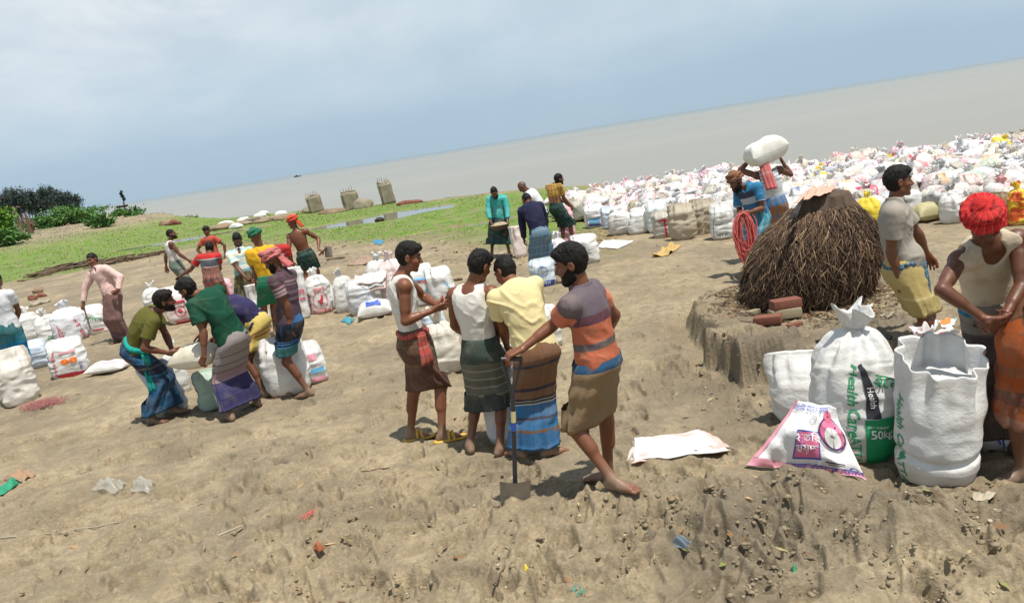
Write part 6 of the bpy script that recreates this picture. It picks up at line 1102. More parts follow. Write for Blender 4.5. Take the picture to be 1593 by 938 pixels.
S_('white sack with red and blue lettering right of the man with yellow sandals', 658, 476, 48, 64, mat=WSK, top='pinch', seed=47, decals=[marks(mk_br)]); S_('leaning white sack with blue edge lettering behind the man in white vest', 693, 472, 40, 58, mat=WSK, top='pinch', seed=48, lean=(-.1, 0), decals=[marks([('lblue', lambda: text2d('মিলস আটা', size=.07, bold=.01), dict(off=(.12, .26), rot=-1.4))])])
S_('bluish white sack low behind the hands of the man with yellow sandals', 676, 520, 38, 38, mat=BLS, top='pinch', seed=49)
# ------------------------------------------------------------------ sacks at the left
def bird():
    return PG([(-.055, .01), (-.02, -.005), (-.01, -.05), (-.02, -.075), (.0, -.06), (.01, -.02), (.03, -.055), (.04, -.05), (.03, -.005), (.055, .03), (.06, .10), (.03, .12), (.015, .06), (-.01, .03), (-.04, .035)])
bm_ = [('red', lambda: annulus2d(0, .26, .130, .138, 1.15), {}), ('red', lambda: annulus2d(0, .26, .112, .117, 1.15), {}), ('red', bird(), dict(off=(0, .24))), ('red', box2(-.17, .045, .17, .095), {}), ('white', lambda: text2d('ফ্লাওয়ার মিলস', size=.05), dict(off=(0, .07))), ('red', lambda: text2d('ময়দা', size=.10, bold=.01), dict(off=(0, .45))), ('red', box2(-.2, .1, -.18, .42), {}), ('black', lambda: text2d('আটা', size=.07), dict(off=(-.17, .25), rot=1.57))]
SB = S_('upright white sack printed with a red bird inside a ring, pink tied top', 499, 488, 38, 70, mat=WSK, seed=60, tuft=.9, n=56, rows=44, decals=[marks(bm_)], yaw=.1)
S_('tied white sack leaning behind the bird printed sack', 514, 482, 26, 58, mat=WSK, seed=61, tuft=.1, lean=(-.08, 0))
S_('tall narrow open white sack with pink bands by the man in yellow shirt', 470, 496, 26, 82, mat=WSK, top='open', seed=62, dr=.6, decals=[marks([('pink', box2(-.11, .50, .11, .53), {}), ('red', lambda: text2d('ময়দা', size=.10, bold=.01), dict(off=(0, .45))), ('pink', box2(-.11, .34, .11, .38), {})])])
S_('open white sack with green letters held by the men in yellow and pale blue shirts', 408, 512, 26, 72, mat=WSK, top='open', seed=63, dr=.6, decals=[marks([('green', lambda: text2d('আটা', size=.11), dict(off=(0, .40), rot=-1.57)), ('green', lambda: text2d('মিলস', size=.09), dict(off=(0, .18), rot=-1.57))])])
S_('white sack with faded pink and blue bands behind the calves of the turbaned man', 492, 596, 40, 66, mat=WSK, top='pinch', seed=64, lean=(-.06, 0), decals=[marks([('rose', box2(-.1, .32, .08, .40), {}), ('lblue', box2(-.12, .16, .12, .22), {}), ('rose', box2(-.14, .04, .12, .10), {})])])
S_('large full white sack behind the legs of the turbaned man', 447, 616, 66, 92, mat=WSK, top='pinch', seed=65, bul=.16, dr=.8); S_('green marked white sack between the yellow lungi and the large full sack', 422, 606, 34, 84, mat=WSK, top='tied', seed=66, decals=[marks([('green', lambda: text2d('আটা', size=.12), dict(off=(0, .3), rot=-1.2))])])
S_('white sack with green base print behind the man in bottle green shirt', 330, 638, 40, 64, mat=sackmat('green_tinted_sack', (.36, .48, .40)), top='pinch', seed=67); S_('tied white sack standing behind the lifted sack', 280, 612, 28, 82, mat=WSK, seed=68)
S_('pale blue striped sack beside the man in dark blue lungi', 270, 640, 42, 84, mat=BLS, top='pinch', seed=69, lean=(-.14, 0), dr=.5)
rp = [('red', lambda: annulus2d(-.03, .26, .085, .10, 1.1), {}), ('red', box2(-.18, .02, .18, .05), {}), ('red', box2(-.18, .07, .18, .085), {}), ('red', lambda: annulus2d(-.03, .26, .0, .04), {}), ('black', lambda: text2d('ফ্লাওয়ার মিলস', size=.07, bold=.01), dict(off=(.13, .26), rot=-1.25)), ('red', box2(-.1, .42, .12, .46), {})]
S_('white sack with red ring print behind the bearded man in olive shirt', 284, 502, 48, 58, mat=sackmat('rosy_sack', (.74, .64, .63)), top='pinch', seed=70, lean=(-.08, 0), decals=[marks(rp)])
S_('tied white sack behind the man in olive shirt', 240, 488, 28, 48, mat=WSK, seed=71); S_('white sack right of the red ring sack, behind the green shirted man', 306, 496, 26, 40, mat=WSK, seed=72, tuft=.1)
S_('pink and white printed sack between the red striped shirt and the pale blue polo', 354, 470, 20, 44, mat=sackmat('pink_print_sack', (.75, .45, .52)), seed=73, tuft=.1)
S_('plain tied white sack standing just right of the man in sea blue lungi', 46, 530, 32, 52, mat=WSK, seed=80); S_('tied white sack with faint green print, second from the sea blue lungi', 77, 538, 32, 58, mat=WSK, seed=81, decals=[marks([('green', lambda: text2d('আটা', size=.11), dict(off=(0, .12), rot=1.4))])])
S_('tall white sack with two red lettered edges behind the orange printed sack', 108, 532, 46, 62, mat=BLS if 0 else sackmat('cool_white_sack', (.70, .72, .77)), seed=82, decals=[marks([('red', lambda: text2d('ময়দা', size=.13, bold=.012), dict(off=(-.17, .25), rot=1.57)), ('red', lambda: text2d('আটা মিলস', size=.10, bold=.012), dict(off=(.17, .22), rot=-1.3))])])
S_('slumped white sack with green print behind the man in pink shirt', 150, 520, 38, 46, mat=WSK, seed=83, top='pinch', lean=(-.05, 0), decals=[marks([('green', lambda: text2d('মিলস', size=.13), dict(off=(-.02, .33), rot=-.3)), ('red', box2(-.1, .1, .1, .13), {})])])
S_('white sack printed with two orange circles and a red base band', 107, 586, 52, 60, mat=WSK, top='pinch', seed=84, n=64, rows=50, dr=.6, decals=[marks([('orange', lambda: annulus2d(-.055, .27, 0, .058, .9), {}), ('orange', lambda: annulus2d(.06, .275, 0, .055, .9), {}), ('red', lambda: text2d('ফ্লাওয়ার মিলস', size=.07, bold=.012), dict(off=(-.2, .22), rot=1.6)), ('red', box2(-.2, .015, .2, .075), {}), ('blue', lambda: text2d('আটা', size=.06), dict(off=(.15, .16), rot=1.5)), ('rose', box2(-.12, .4, .12, .43), {})])])
q = on(162, 584); L_('white sack with red line print lying flat behind the man in olive shirt', q+np.array([0, .18, .08]), .36, .62, .16, rot=(0, 0, -math.pi/2-.05), mat=WSK, seed=16, decals=[marks([('rose', box2(-.10, -.2, -.09, .2), {}), ('rose', box2(.09, -.2, .1, .2), {}), ('black', lambda: text2d('নেট ওজন', size=.05), dict(off=(0, 0), rot=-1.57))])])
S_('pale white sack leaning in shade beside the sea blue lungi', 62, 572, 38, 44, mat=BLS, top='pinch', seed=85, lean=(-.12, 0)); S_('dirty white sack with crumpled top at the left, beside the pink twine', 28, 630, 52, 88, mat=sackmat('soiled_sack', (.66, .62, .57), dirt=.45), seed=86, n=64, rows=50, tuft=1.2, top='pinch', gap=.35); S_('white sack cut off by the left edge beside the dirty sack', -6, 628, 34, 70, mat=WSK, seed=87, top='pinch')  # leaning white sack: its shade is put into the colour as pale blue
# the sack being lifted, and the one carried on a head
c = (P11.HD['R'][0]+P11.HD['L'][0])/2; e = (P12.HD['R'][0]+P12.HD['L'][0])/2; d_ = e-c; ce = pt(306, 553, (c[1]+e[1])/2); L_('cream white full sack lifted between two bending men', ce, .36, .66, .26, rot=(.1, .0, math.atan2(d_[1], d_[0])-math.pi/2+.0), mat=sackmat('cream_sack', (.70, .64, .52), dirt=.1), seed=22, sag=.03, flatbot=.5)
h_ = P23.HC+P23.hu*.13; o = L_('plump white sack balanced on the head of the man in striped vest', pt(1191, 236, P23.Ym), .37, .60, .34, rot=(.25, .0, -math.pi/2+.1), mat=sackmat('greyish_white_sack', (.72, .71, .65), dirt=.15), seed=23, flatbot=.5, ex=4.5, cr=.022)
# ------------------------------------------------------------------ sacks round the rear group
S_('open white sack with pink tint between the turquoise shirt and the navy shirt', 812, 401, 22, 50, mat=sackmat('pale_pink_sack', (.76, .66, .62)), top='open', seed=90, dr=.7, lean=(-.05, 0))
S_('bluish printed sack between the feet of the man in light blue lungi', 848, 446, 38, 44, mat=sackmat('bluish_print_sack', (.50, .58, .62)), top='pinch', seed=91, decals=[marks([('blue', box2(-.19, .02, .19, .12), {}), ('white', lambda: text2d('মিলস', size=.09, bold=.012), dict(off=(0, .07))), ('blue', lambda: annulus2d(0, .28, .08, .09), {})])])
S_('white tied sack with purple print right of the light blue lungi', 873, 420, 34, 58, mat=sackmat('purple_print_sack', (.72, .68, .74)), seed=92, decals=[marks([('purple', lambda: text2d('আটা', size=.08), dict(off=(0, .33))), ('red', box2(-.1, .06, .1, .09), {})])])
S_('plain white sack right of the purple printed sack', 918, 410, 40, 46, mat=WSK, seed=93, top='pinch', bul=.05, lean=(-.08, 0)); S_('tall pink and white sack beside the man in patterned shirt', 886, 378, 22, 66, mat=sackmat('pink_white_sack', (.74, .42, .48)), seed=94, tuft=.1)
sheet('flat white empty sack lying on the sand near the rear group', [on(930, 386), on(940, 374), on(986, 376), on(960, 389)], WSK, seed=31, up=(0, 0, 1), n=14, m=20, thick=.02)
sheet('crumpled yellow cloth rag on the sand before the sack pile', [on(1014, 401), on(1046, 381), on(1061, 383), on(1040, 399)], plain('ochre_cloth', (.46, .31, .11), .9, .3), seed=33, up=(0, 0, 1), n=20, m=26, amp=.06, bulge=.05, name='rag', cat='rag')
sheet('crumpled grey brown cloth on the sand behind the central sacks', [on(540, 414), on(566, 400), on(588, 402), on(570, 413)], plain('grey_brown_cloth', (.30, .21, .15), .9, .3), seed=34, up=(0, 0, 1), n=16, m=20, amp=.06, name='rag', cat='rag')
# ------------------------------------------------------------------ front row of the pile
nw = [('black', lambda: text2d('N.S.STSTIC', size=.055, bold=.01), dict(off=(0, .30))), ('black', lambda: text2d('NET WT.', size=.06, bold=.01), dict(off=(.02, .10))), ('black', box2(-.165, .05, -.158, .42), {})]
S_('white sack reading NET WT. in the front row of the pile', 1128, 372, 36, 56, mat=WSK, top='pinch', seed=100, n=56, rows=40, decals=[marks(nw)])
S_('big plain tan sack at the front of the pile', 1066, 373, 40, 56, mat=TSK, top='pinch', seed=101, cr=.016); S_('grey sack with a red cross band leaning on the big tan sack', 1035, 370, 30, 42, mat=GSK, top='pinch', seed=102, decals=[marks([('red', box2(.03, .02, .07, .42), {}), ('red', box2(-.1, .36, .14, .40), {})])])
S_('narrow tan sack just right of the big tan sack', 1089, 366, 20, 56, mat=TSK, top='pinch', seed=103); S_('tan sack next to the white sack reading NET WT.', 1104, 363, 26, 54, mat=TSK, top='pinch', seed=104)
S_('white sack with green and blue print in the front row', 1026, 362, 32, 50, mat=sackmat('green_blue_sack', (.68, .74, .72)), top='pinch', seed=105, decals=[marks([('green', box2(-.12, .30, .12, .36), {}), ('lblue', lambda: text2d('আটা', size=.12), dict(off=(0, .18))), ('green', box2(-.13, .02, .13, .06), {})])])
S_('slumped white sack leaning left in the front row', 996, 364, 34, 38, mat=WSK, top='pinch', seed=106, lean=(.12, 0)); S_('dirty white sack with gathered top beside the slumped sack', 970, 365, 38, 44, mat=sackmat('dusty_white_sack', (.60, .59, .58), dirt=.35), top='tied', seed=107, tuft=.5)
S_('white sack with a blue printed panel at the left of the front row', 927, 354, 30, 36, mat=sackmat('pinkish_white_sack', (.74, .69, .72)), top='pinch', seed=108, decals=[marks([('lblue', box2(-.13, .14, .13, .26), {}), ('blue', box2(-.14, .06, .14, .12), {}), ('red', box2(-.18, .02, -.165, .36), {}), ('red', box2(.165, .02, .18, .36), {})])])
S_('pale sack half hidden between two front row sacks', 949, 356, 20, 34, mat=BLS, top='pinch', seed=109)
S_('bright yellow sack behind the stick stack', 1356, 362, 36, 66, mat=YSK, seed=110, tuft=.8); S_('yellow sack with crumpled neck left of the bright yellow sack', 1330, 352, 26, 50, mat=YSK, seed=111, tuft=.8); S_('deep pink sack standing behind the yellow sacks', 1352, 338, 38, 48, mat=PSK, seed=112, top='pinch')
S_('grey striped sack between the stick stack and the yellow sack', 1325, 366, 24, 52, mat=GSK, top='pinch', seed=113)
q = on(1452, 346); L_('greenish tan sack slumped on the sand behind the man in grey polo', q+np.array([0, .2, .12]), .42, .50, .30, rot=(0, 0, -1.5), mat=sackmat('greenish_tan_sack', (.42, .38, .20)), seed=61)
S_('dark brown sack standing right of the red turban', 1560, 352, 30, 52, mat=BSK, seed=114, top='pinch'); S_('red and yellow printed sack at the right edge of the pile', 1590, 350, 32, 66, mat=sackmat('red_yellow_sack', (.60, .10, .02), prints=lambda t, sp, c, o: t.mix(t.ramp(t.noise(o, 6, 2), [(.48, 0.), (.52, 1.)]), c, (.75, .50, .03)), dirt=.1), seed=115)
S_('white sack standing left of the red turban, front of the pile', 1484, 348, 30, 54, mat=WSK, seed=116, top='tied', tuft=.4); S_('white sack with a grey fold behind the grey polo man', 1462, 330, 30, 50, mat=WSK, seed=117, top='tied')
# ------------------------------------------------------------------ the pile itself
fe = [(872, 344), (900, 348), (960, 354), (1045, 362), (1140, 364), (1230, 372), (1330, 358), (1440, 332), (1500, 344), (1593, 350), (1700, 350)]; be = [(872, 303), (905, 298), (960, 290), (1060, 272), (1160, 262), (1230, 257), (1320, 244), (1400, 236), (1500, 222), (1593, 208), (1700, 196)]
FP = np.array([at(u, v)[:2] for u, v in fe]); BP = np.array([at(u, v, .55)[:2] for u, v in be])
fa, fr_ = np.arctan2(FP[:, 0], FP[:, 1]), np.hypot(FP[:, 0], FP[:, 1]); ba, br_ = np.arctan2(BP[:, 0], BP[:, 1]), np.hypot(BP[:, 0], BP[:, 1])
rp_ = np.random.RandomState(77); variants = []
def pile_mesh(seed, mat, top, w, d, h, lean, tuft):
    parts, _ = sack_parts(w, d, h, seed, top, mat, lean=lean, one=True, tuft=tuft, n=30, rows=16, cr=.014); mb = MB()
    for nm, V, F, pat, m in parts:
        mb.add(V, F, pat=np.concatenate([pat, np.zeros((len(V), 3-pat.shape[1]))], 1) if pat is not None else None, m=0)
    me_o = mb.build('sack', [mat], pat=True); me_ = me_o.data; bpy.data.objects.remove(me_o); return me_
VAR = [(pile_mesh(300+j, RSK, 'tied' if j % 3 else 'pinch', .43+.03*(j % 3), .34+.02*(j % 2), .46+.04*(j % 4), (.05*((j*7 % 5)-2)/2, 0), .95), 'w') for j in range(9)]+[(pile_mesh(320, TSK, 'pinch', .42, .3, .5, (0, 0), 1), 't'), (pile_mesh(321, TSK, 'tied', .44, .32, .45, (.05, 0), .8), 't'), (pile_mesh(322, YSK, 'tied', .4, .3, .42, (0, 0), .9), 'y'), (pile_mesh(323, GSK, 'pinch', .42, .3, .48, (0, 0), 1), 't'), (pile_mesh(324, PSK, 'tied', .38, .3, .4, (0, 0), .8), 'p')]
flat_me = None; V, F, pt_, f_ = pillow(.42, .62, .17, 9, n=18, m=22, cr=.02); flat_me = mkmesh('sack', V, F, [RSK], pat=pt_)
cand = []
x0, x1 = FP[:, 0].min()-.5, BP[:, 0].max()+1.5; y = 11.
while y < 26:
    x = x0+rp_.uniform(0, .2)
    while x < x1:
        X = x+rp_.uniform(-.09, .09); Y_ = y+rp_.uniform(-.09, .09); a = math.atan2(X, Y_); r_ = math.hypot(X, Y_)
        if fa[0] < a < fa[-1]+.02 and np.interp(a, fa, fr_)+.1 < r_ < np.interp(a, ba, br_): cand.append((X, Y_, 0, r_-np.interp(a, fa, fr_), np.interp(a, ba, br_)-r_))
        x += .40
    y += .36
second = [(X+rp_.uniform(-.15, .15), Y_+rp_.uniform(-.15, .15), 1, e0, e1) for X, Y_, _, e0, e1 in cand if e0 > .9 and e1 > .3 and rp_.rand() < .45]
allp = sorted(cand+second, key=lambda c: math.hypot(c[0], c[1])-.6*c[2]); print('PILE', len(cand), len(second)); rest = []; cnt = 0
LBL = {'w': ('white printed sack among the many heaped by the river', 'white sacks heaped by the river'), 't': ('tan or grey woven sack among the white ones heaped by the river', 'tan sacks in the heap'), 'y': ('yellow sack among the white ones heaped by the river', 'yellow sacks in the heap'), 'p': ('deep pink sack among the white ones heaped by the river', 'pink sacks in the heap'), 'f': ('white sack lying flat on top of the heaped sacks', 'white sacks lying on the heap')}
for X, Y_, lay, e0, e1 in allp:
    j = rp_.choice(14, p=[.098]*9+[.035, .03, .018, .03, .005]); me_, kd = VAR[j]; sc = rp_.uniform(.88, 1.14); rot = (rp_.normal(0, .10), rp_.normal(0, .10), rp_.uniform(-.6, .6)+(math.pi if rp_.rand() < .3 else 0)); z = gz(X, Y_)-.03+.06*rp_.rand()
    if lay:
        if rp_.rand() < .55: me_, kd = flat_me, 'f'; rot = (rp_.normal(0, .22), rp_.normal(0, .22), rp_.uniform(0, 6.28)); z += .50
        else: rot = (rp_.normal(0, .45), rp_.normal(0, .45), rp_.uniform(0, 6.28)); z += .24
    else: z += .10*rp_.rand()*min(1, e0)
    if cnt < 228:
        o = bpy.data.objects.new('sack', me_); COL.objects.link(o); o.location = (X, Y_, z); o.rotation_euler = rot; o.scale = (sc,)*3; tag(o, LBL[kd][0], 'sack', LBL[kd][1]); cnt += 1
    else: rest.append((me_, Matrix.Translation((X, Y_, z))@Matrix.Rotation(rot[2], 4, 'Z')@Matrix.Rotation(rot[1], 4, 'Y')@Matrix.Rotation(rot[0], 4, 'X')@Matrix.Scale(sc, 4)))
bm = bmesh.new(); mats_ = []
RS_ = [sackmat('far_sack_%d' % k, c_, dirt=.12, rand=False, prints=(lambda t, sp, c, o: t.mix(t.math('MULTIPLY', t.ramp(t.noise(o, 2.3, 1), [(.55, 0.), (.6, .8)]), t.ramp(t.noise(t.vmul(o, (18, 18, 14)), 1, 2), [(.5, 0.), (.55, 1.)])), c, (.6, .15, .25)))) for k, c_ in enumerate([(.64, .63, .63), (.58, .58, .60), (.58, .54, .47)])]; mats_ = RS_+[TSK, YSK, GSK, PSK]
for me_, M in rest:
    n0 = len(bm.faces); tmp = me_.copy(); tmp.transform(M); bm.from_mesh(tmp); bpy.data.meshes.remove(tmp); bm.faces.ensure_lookup_table(); mm = me_.materials[0]; ix = mats_.index(mm) if mm in mats_ else rp_.randint(0, 3)
    for k in range(n0, len(bm.faces)): bm.faces[k].material_index = ix
me_ = bpy.data.meshes.new('far_sacks'); bm.to_mesh(me_); bm.free()
for m in mats_: me_.materials.append(m)
me_.polygons.foreach_set('use_smooth', np.ones(len(me_.polygons), bool)); tag(link('sack_heap', me_), 'rearmost mass of white sacks heaped at the water edge', 'sack heap', kind='stuff')
# fallen sacks on the far beach rubble
for j, (u, v, s_) in enumerate(((352, 352, 1.), (380, 346, .9), (405, 339, .9), (410, 335, .8), (438, 336, .8), (368, 356, .8))):
    q = on(u, v); L_('white sack dropped on the far shoreline rubble', q+np.array([0, 0, .12]), .55*s_, 1.0*s_, .32, rot=(0, 0, random.uniform(1, 2.)), mat=WSK, seed=70+j, group='sacks on the far shoreline', n=14, m=16)
for j in range(16): u = 335+j*8; rock(u, 357-j*1.3+random.uniform(-2, 2), random.uniform(.25, .5), 'brown broken brick lump on the far shoreline', MUDB if j % 2 else CONC, name='brick_lump', cat='rubble lump', group='brick lumps on the far shoreline', sq=(1.2, .8, .5))
for j, (u, v) in enumerate(((258, 350), (270, 350), (265, 347))): rock(u, v, .36, 'low red brown brick wall fragment at the far water edge', BRK if j % 2 else MUDB, name='wall_fragment', cat='rubble', group='wall fragments at the far water edge', sq=(1.4, .7, .7))
# ------------------------------------------------------------------ tools and things held
STEEL = plain('muddy_steel', (.27, .24, .20), .55, .35, 18, .3, 60, Metallic=.35); DKM = plain('dark_tube_metal', (.03, .03, .035), .4, .3, 20)
hd = P17.HD['L'][0]+np.array([0, 0, -.015]); foot_ = on(803, 782); ax_ = nrm(hd-foot_); Ls = np.linalg.norm(hd-foot_); root = bpy.data.objects.new('shovel', None); COL.objects.link(root); tag(root, 'shovel with dark shaft and square muddy blade stuck upright in the soil', 'shovel')
sd_ = nrm(np.cross(ax_, [0, 1, 0])); fw = np.cross(sd_, ax_); b0 = foot_-ax_*.13; bt = b0+ax_*.27
mb = MB(); mb.tube([bt-ax_*.06, bt+ax_*.1, hd-ax_*.22], [.017, .016, .015], 10); mb.build('shaft', DKM, root)
mb = MB()
for g in (1, -1): mb.tube([hd-ax_*.225, hd-ax_*.15+sd_*g*.025, hd-ax_*.05+sd_*g*.055, hd-ax_*.0+sd_*g*.06], [.011, .010, .010, .010], 8)
mb.build('yoke', DKM, root); mb = MB(); mb.tube([hd-sd_*.068, hd+sd_*.068], .015, 10); mb.build('grip', DKM, root)
mb = MB(); mb.tube([hd-ax_*.36, hd-ax_*.44], .0172, 12, cap=False); mb.build('sticker', plain('yellow_white_sticker', (.65, .55, .3), .5), root); mb = MB(); mb.tube([hd-ax_*.445, hd-ax_*.50], .0172, 12, cap=False); mb.build('sticker', INK['blue'], root)
s_, t_ = np.meshgrid(np.linspace(-1, 1, 17), np.linspace(0, 1, 15)); Pb = b0+s_[..., None]*sd_*.105*(1-.06*(1-t_[..., None]))+t_[..., None]*ax_*.28+(.028*(1-s_**2)+.02*t_**2)[..., None]*-fw; V = Pb.reshape(-1, 3); F = grid_faces(15, 17); V = np.concatenate([V, V+fw*.004]); K = 15*17; link('blade', mkmesh('blade', V, np.concatenate([F, F[:, ::-1]+K]), [STEEL]), root)
# hoe
h0 = P8.HD['R'][0]; root = bpy.data.objects.new('hoe', None); COL.objects.link(root); tag(root, 'short handled hoe carried by the shirtless man', 'hoe'); e_ = pt(508, 385, P8.Ym-.1); mb = MB(); mb.tube([h0-(e_-h0)*.7, h0, e_], .02, 7); mb.build('handle', BRW, root)
mb = MB(); mb.box(e_+np.array([.02, 0, -.09]), (.05, .17, .22), bev=.2, R=euler(0, .15, .9)); mb.build('blade', STEEL, root)
# basket of sand
q = (P18.HD['R'][0]+P18.HD['L'][0])/2+np.array([0, -.02, .0]); root = bpy.data.objects.new('basket', None); COL.objects.link(root); tag(root, 'shallow round basket heaped with sand in the hands of the turquoise shirted man', 'basket'); a_ = np.linspace(0, 2*math.pi, 33)[:-1]; R_ = []
for r_, z_ in ((.02, -.10), (.12, -.10), (.19, -.05), (.225, .01), (.235, .015), (.22, .012), (.19, -.03)): R_.append(np.stack([r_*np.cos(a_), r_*np.sin(a_), np.full(32, z_)], -1)+q)
link('bowl', mkmesh('bowl', np.concatenate(R_), grid_faces(7, 32, True), [plain('dark_basket', (.09, .065, .045), .9, .3, 60, .6, 90)]), root); R_ = [np.stack([r_*np.cos(a_), r_*np.sin(a_), np.full(32, z_)+.008*np.sin(a_*5)], -1)+q for r_, z_ in ((.215, -.01), (.15, .03), (.08, .05), (.005, .06))]; link('sand_fill', mkmesh('sand_fill', np.concatenate(R_), grid_faces(4, 32, True), [plain('basket_sand', (.34, .27, .17), .95, .3, 20)]), root)
def tangle(name, label, c, rad, n, r, mat, seed, hang=0., cat='rope'):
    r_ = np.random.RandomState(seed); mb = MB()
    for j in range(n):
        k = 14; tt = np.linspace(0, 2*math.pi*r_.uniform(.6, 1.1), k); a = r_.rand()*6.28
        if hang: x = rad[0]*r_.uniform(.3, 1)*np.sin(tt+a*0)+r_.normal(0, .02); z = -hang*r_.uniform(.6, 1.05)*(1-np.cos(tt))/2; y = rad[1]*np.sin(tt*1+a)*r_.uniform(.2, 1); P = np.stack([x+r_.normal(0, .008, k), y, z], -1)
        else: P = np.stack([rad[0]*(.9*r_.normal(0, .5)+.35*np.cos(tt+a)), rad[1]*(r_.normal(0, .5)+.5*np.sin(tt*1.3+a)), rad[2]*np.abs(np.sin(tt*2+a))*r_.uniform(.2, 1)], -1)
        mb.tube(P+c, r, 4, cap=False)
    return tag(mb.build(name, mat), label, cat)
PKR = plain('pink_red_rope', (.62, .13, .12), .7, .5, 55); PKF = plain('faded_pink_twine', (.42, .17, .16), .8, .4, 40)
tangle('rope_bundle', 'bundle of pink red rope hanging from the hand of the man in blue polo', P22.HD['L'][0]+np.array([0, -.02, .03]), (.15, .05), 46, .0065, PKR, 1, hang=.72)
q = on(66, 632); tangle('twine_heap', 'tangled heap of pink twine on the sand beside the dirty sack', q+np.array([.02, 0, .0]), (.26, .13, .10), 75, .0022, PKF, 2, cat='twine')
q = on(480, 806); tangle('twine_scrap', 'small loop of pink twine lying in the churned soil', q+np.array([0, 0, .01]), (.05, .05, .03), 7, .002, PKR, 3, cat='twine'); q = on(900, 922); tangle('string_scrap', 'short teal string near the bottom edge of the picture', q+np.array([0, 0, .01]), (.05, .04, .02), 4, .002, STRG, 4, cat='string')
mb = MB(); h0 = P2.HD['R'][0]; mb.tube([h0+np.array([0, 0, .1]), h0+np.array([.03, -.03, -.42])], .014, 7); tag(mb.build('walking_stick', BRW), 'short brown stick held by the man in pink shirt', 'stick')
mb = MB(); h0 = P5.HD['L'][0]; mb.tube([h0, h0+np.array([.06, 0, -.05]), h0+np.array([.16, 0, -.06])], [.02, .02, .012], 7); tag(mb.build('strap', BLACK), 'black strap held in the outstretched hand of the man in striped shirt', 'strap')
# loose cloth, bags and scraps in front
TGC = plain('green_net_cloth', (.02, .24, .13), .7, .4, 40)
sheet('teal green cloth strip on the sand at the left edge', [on(-8, 766), on(26, 742), on(34, 748), on(4, 772)], TGC, seed=41, up=(0, 0, 1), n=10, m=16, amp=.02, thick=.004, name='cloth_strip', cat='cloth')
sheet('curled dry brown leaf lying on the teal green strip', [on(8, 746), on(38, 732), on(58, 738), on(34, 752)], plain('dry_leaf', (.33, .2, .12), .8, .3), seed=42, up=(0, 0, 1), n=10, m=14, amp=.03, thick=.003, name='dry_leaf', cat='leaf', bulge=.05)
CLR = NT('clear_plastic'); CLR = CLR.fin((.50, .48, .42), .3, CLR.bump(CLR.noise(CLR.obj(), 30, 3), .5, .01), Alpha=.3, Specular_IOR_Level=.5)
sheet('clear crumpled plastic bag lying on the sand', [on(142, 765), on(160, 748), on(198, 752), on(180, 768)], CLR, seed=43, up=(0, 0, 1), n=20, m=26, amp=.035, bulge=.04, thick=.004, name='plastic_bag', cat='plastic bag'); sheet('second thin piece of clear plastic beside the crumpled bag', [on(204, 764), on(214, 744), on(242, 748), on(232, 770)], CLR, seed=44, up=(0, 0, 1), n=16, m=20, amp=.03, thick=.004, name='plastic_bag', cat='plastic bag')
sheet('small grey blue cloth scrap in the dug soil', [on(1044, 850), on(1054, 838), on(1078, 842), on(1070, 854)], plain('slate_cloth', (.16, .2, .24), .8, .3), seed=45, up=(0, 0, 1), n=14, m=16, amp=.03, thick=.004, name='cloth_scrap', cat='cloth scrap')
o_ = sheet('orange red dry leaf on the churned soil', [on(486, 856), on(494, 848), on(508, 852), on(498, 859)], plain('orange_leaf', (.30, .085, .03), .7, .3), seed=46, up=(0, 0, 1), n=8, m=10, amp=.012, thick=.002, name='fallen_leaf', cat='leaf')
sheet('blue plastic scrap on the sand left of the central sacks', [on(530, 500), on(540, 495), on(552, 498), on(542, 506)], plain('teal_plastic', (.05, .25, .3), .5, .3), seed=47, up=(0, 0, 1), n=8, m=10, amp=.02, thick=.003, name='plastic_scrap', cat='plastic scrap'); sheet('blue plastic scrap near the edge of the grass', [on(578, 378), on(584, 373), on(598, 375), on(592, 382)], plain('blue_plastic', (.04, .22, .36), .5, .3), seed=48, up=(0, 0, 1), n=8, m=10, amp=.02, thick=.003, name='plastic_scrap', cat='plastic scrap')
sheet('yellow plastic scrap on the soil near the bottom edge', [on(815, 888), on(818, 884), on(827, 886), on(823, 892)], YSK, seed=49, up=(0, 0, 1), n=6, m=8, amp=.01, thick=.002, name='plastic_scrap', cat='plastic scrap'); sheet('tiny green plastic scrap on the soil below the mound', [on(1232, 893), on(1236, 885), on(1241, 887), on(1238, 896)], TGC, seed=50, up=(0, 0, 1), n=6, m=8, amp=.01, thick=.002, name='plastic_scrap', cat='plastic scrap')
log((0, 838), (92, 829), .005, 'long thin twig on the sand at the lower left', GRW, 'twig', 'twig', dz=.004, bend=.004); log((92, 829), (186, 814), .006, 'thin reed stalk continuing from the long twig', GRW, 'twig', 'twig', dz=.004, bend=.006); log((340, 834), (378, 818), .010, 'short pale stick on the sand left of the churned soil', GRW, 'stick', 'stick', dz=.0, bend=.0)
for u0, v0, u1, v1, lab in ((768, 912, 786, 880, 'brown twig standing slightly up near the bottom edge'), (560, 735, 606, 728, 'small twig near the feet of the man with sandals'), (690, 440, 720, 436, 'dark stick on the sand behind the central group'), (509, 406, 536, 402, 'dark branch lying on the sand behind the folded sacks')): log((u0, v0), (u1, v1), .007 if v0 > 600 else .04, lab, BRW, 'twig' if v0 > 600 else 'branch', 'twig' if v0 > 600 else 'branch', dz=.003, bend=.005)
log((1370, 498), (1398, 492), .012, 'pale root curling out of the mud by the stick stack', GRW, 'root', 'root', dz=.02, bend=.02)
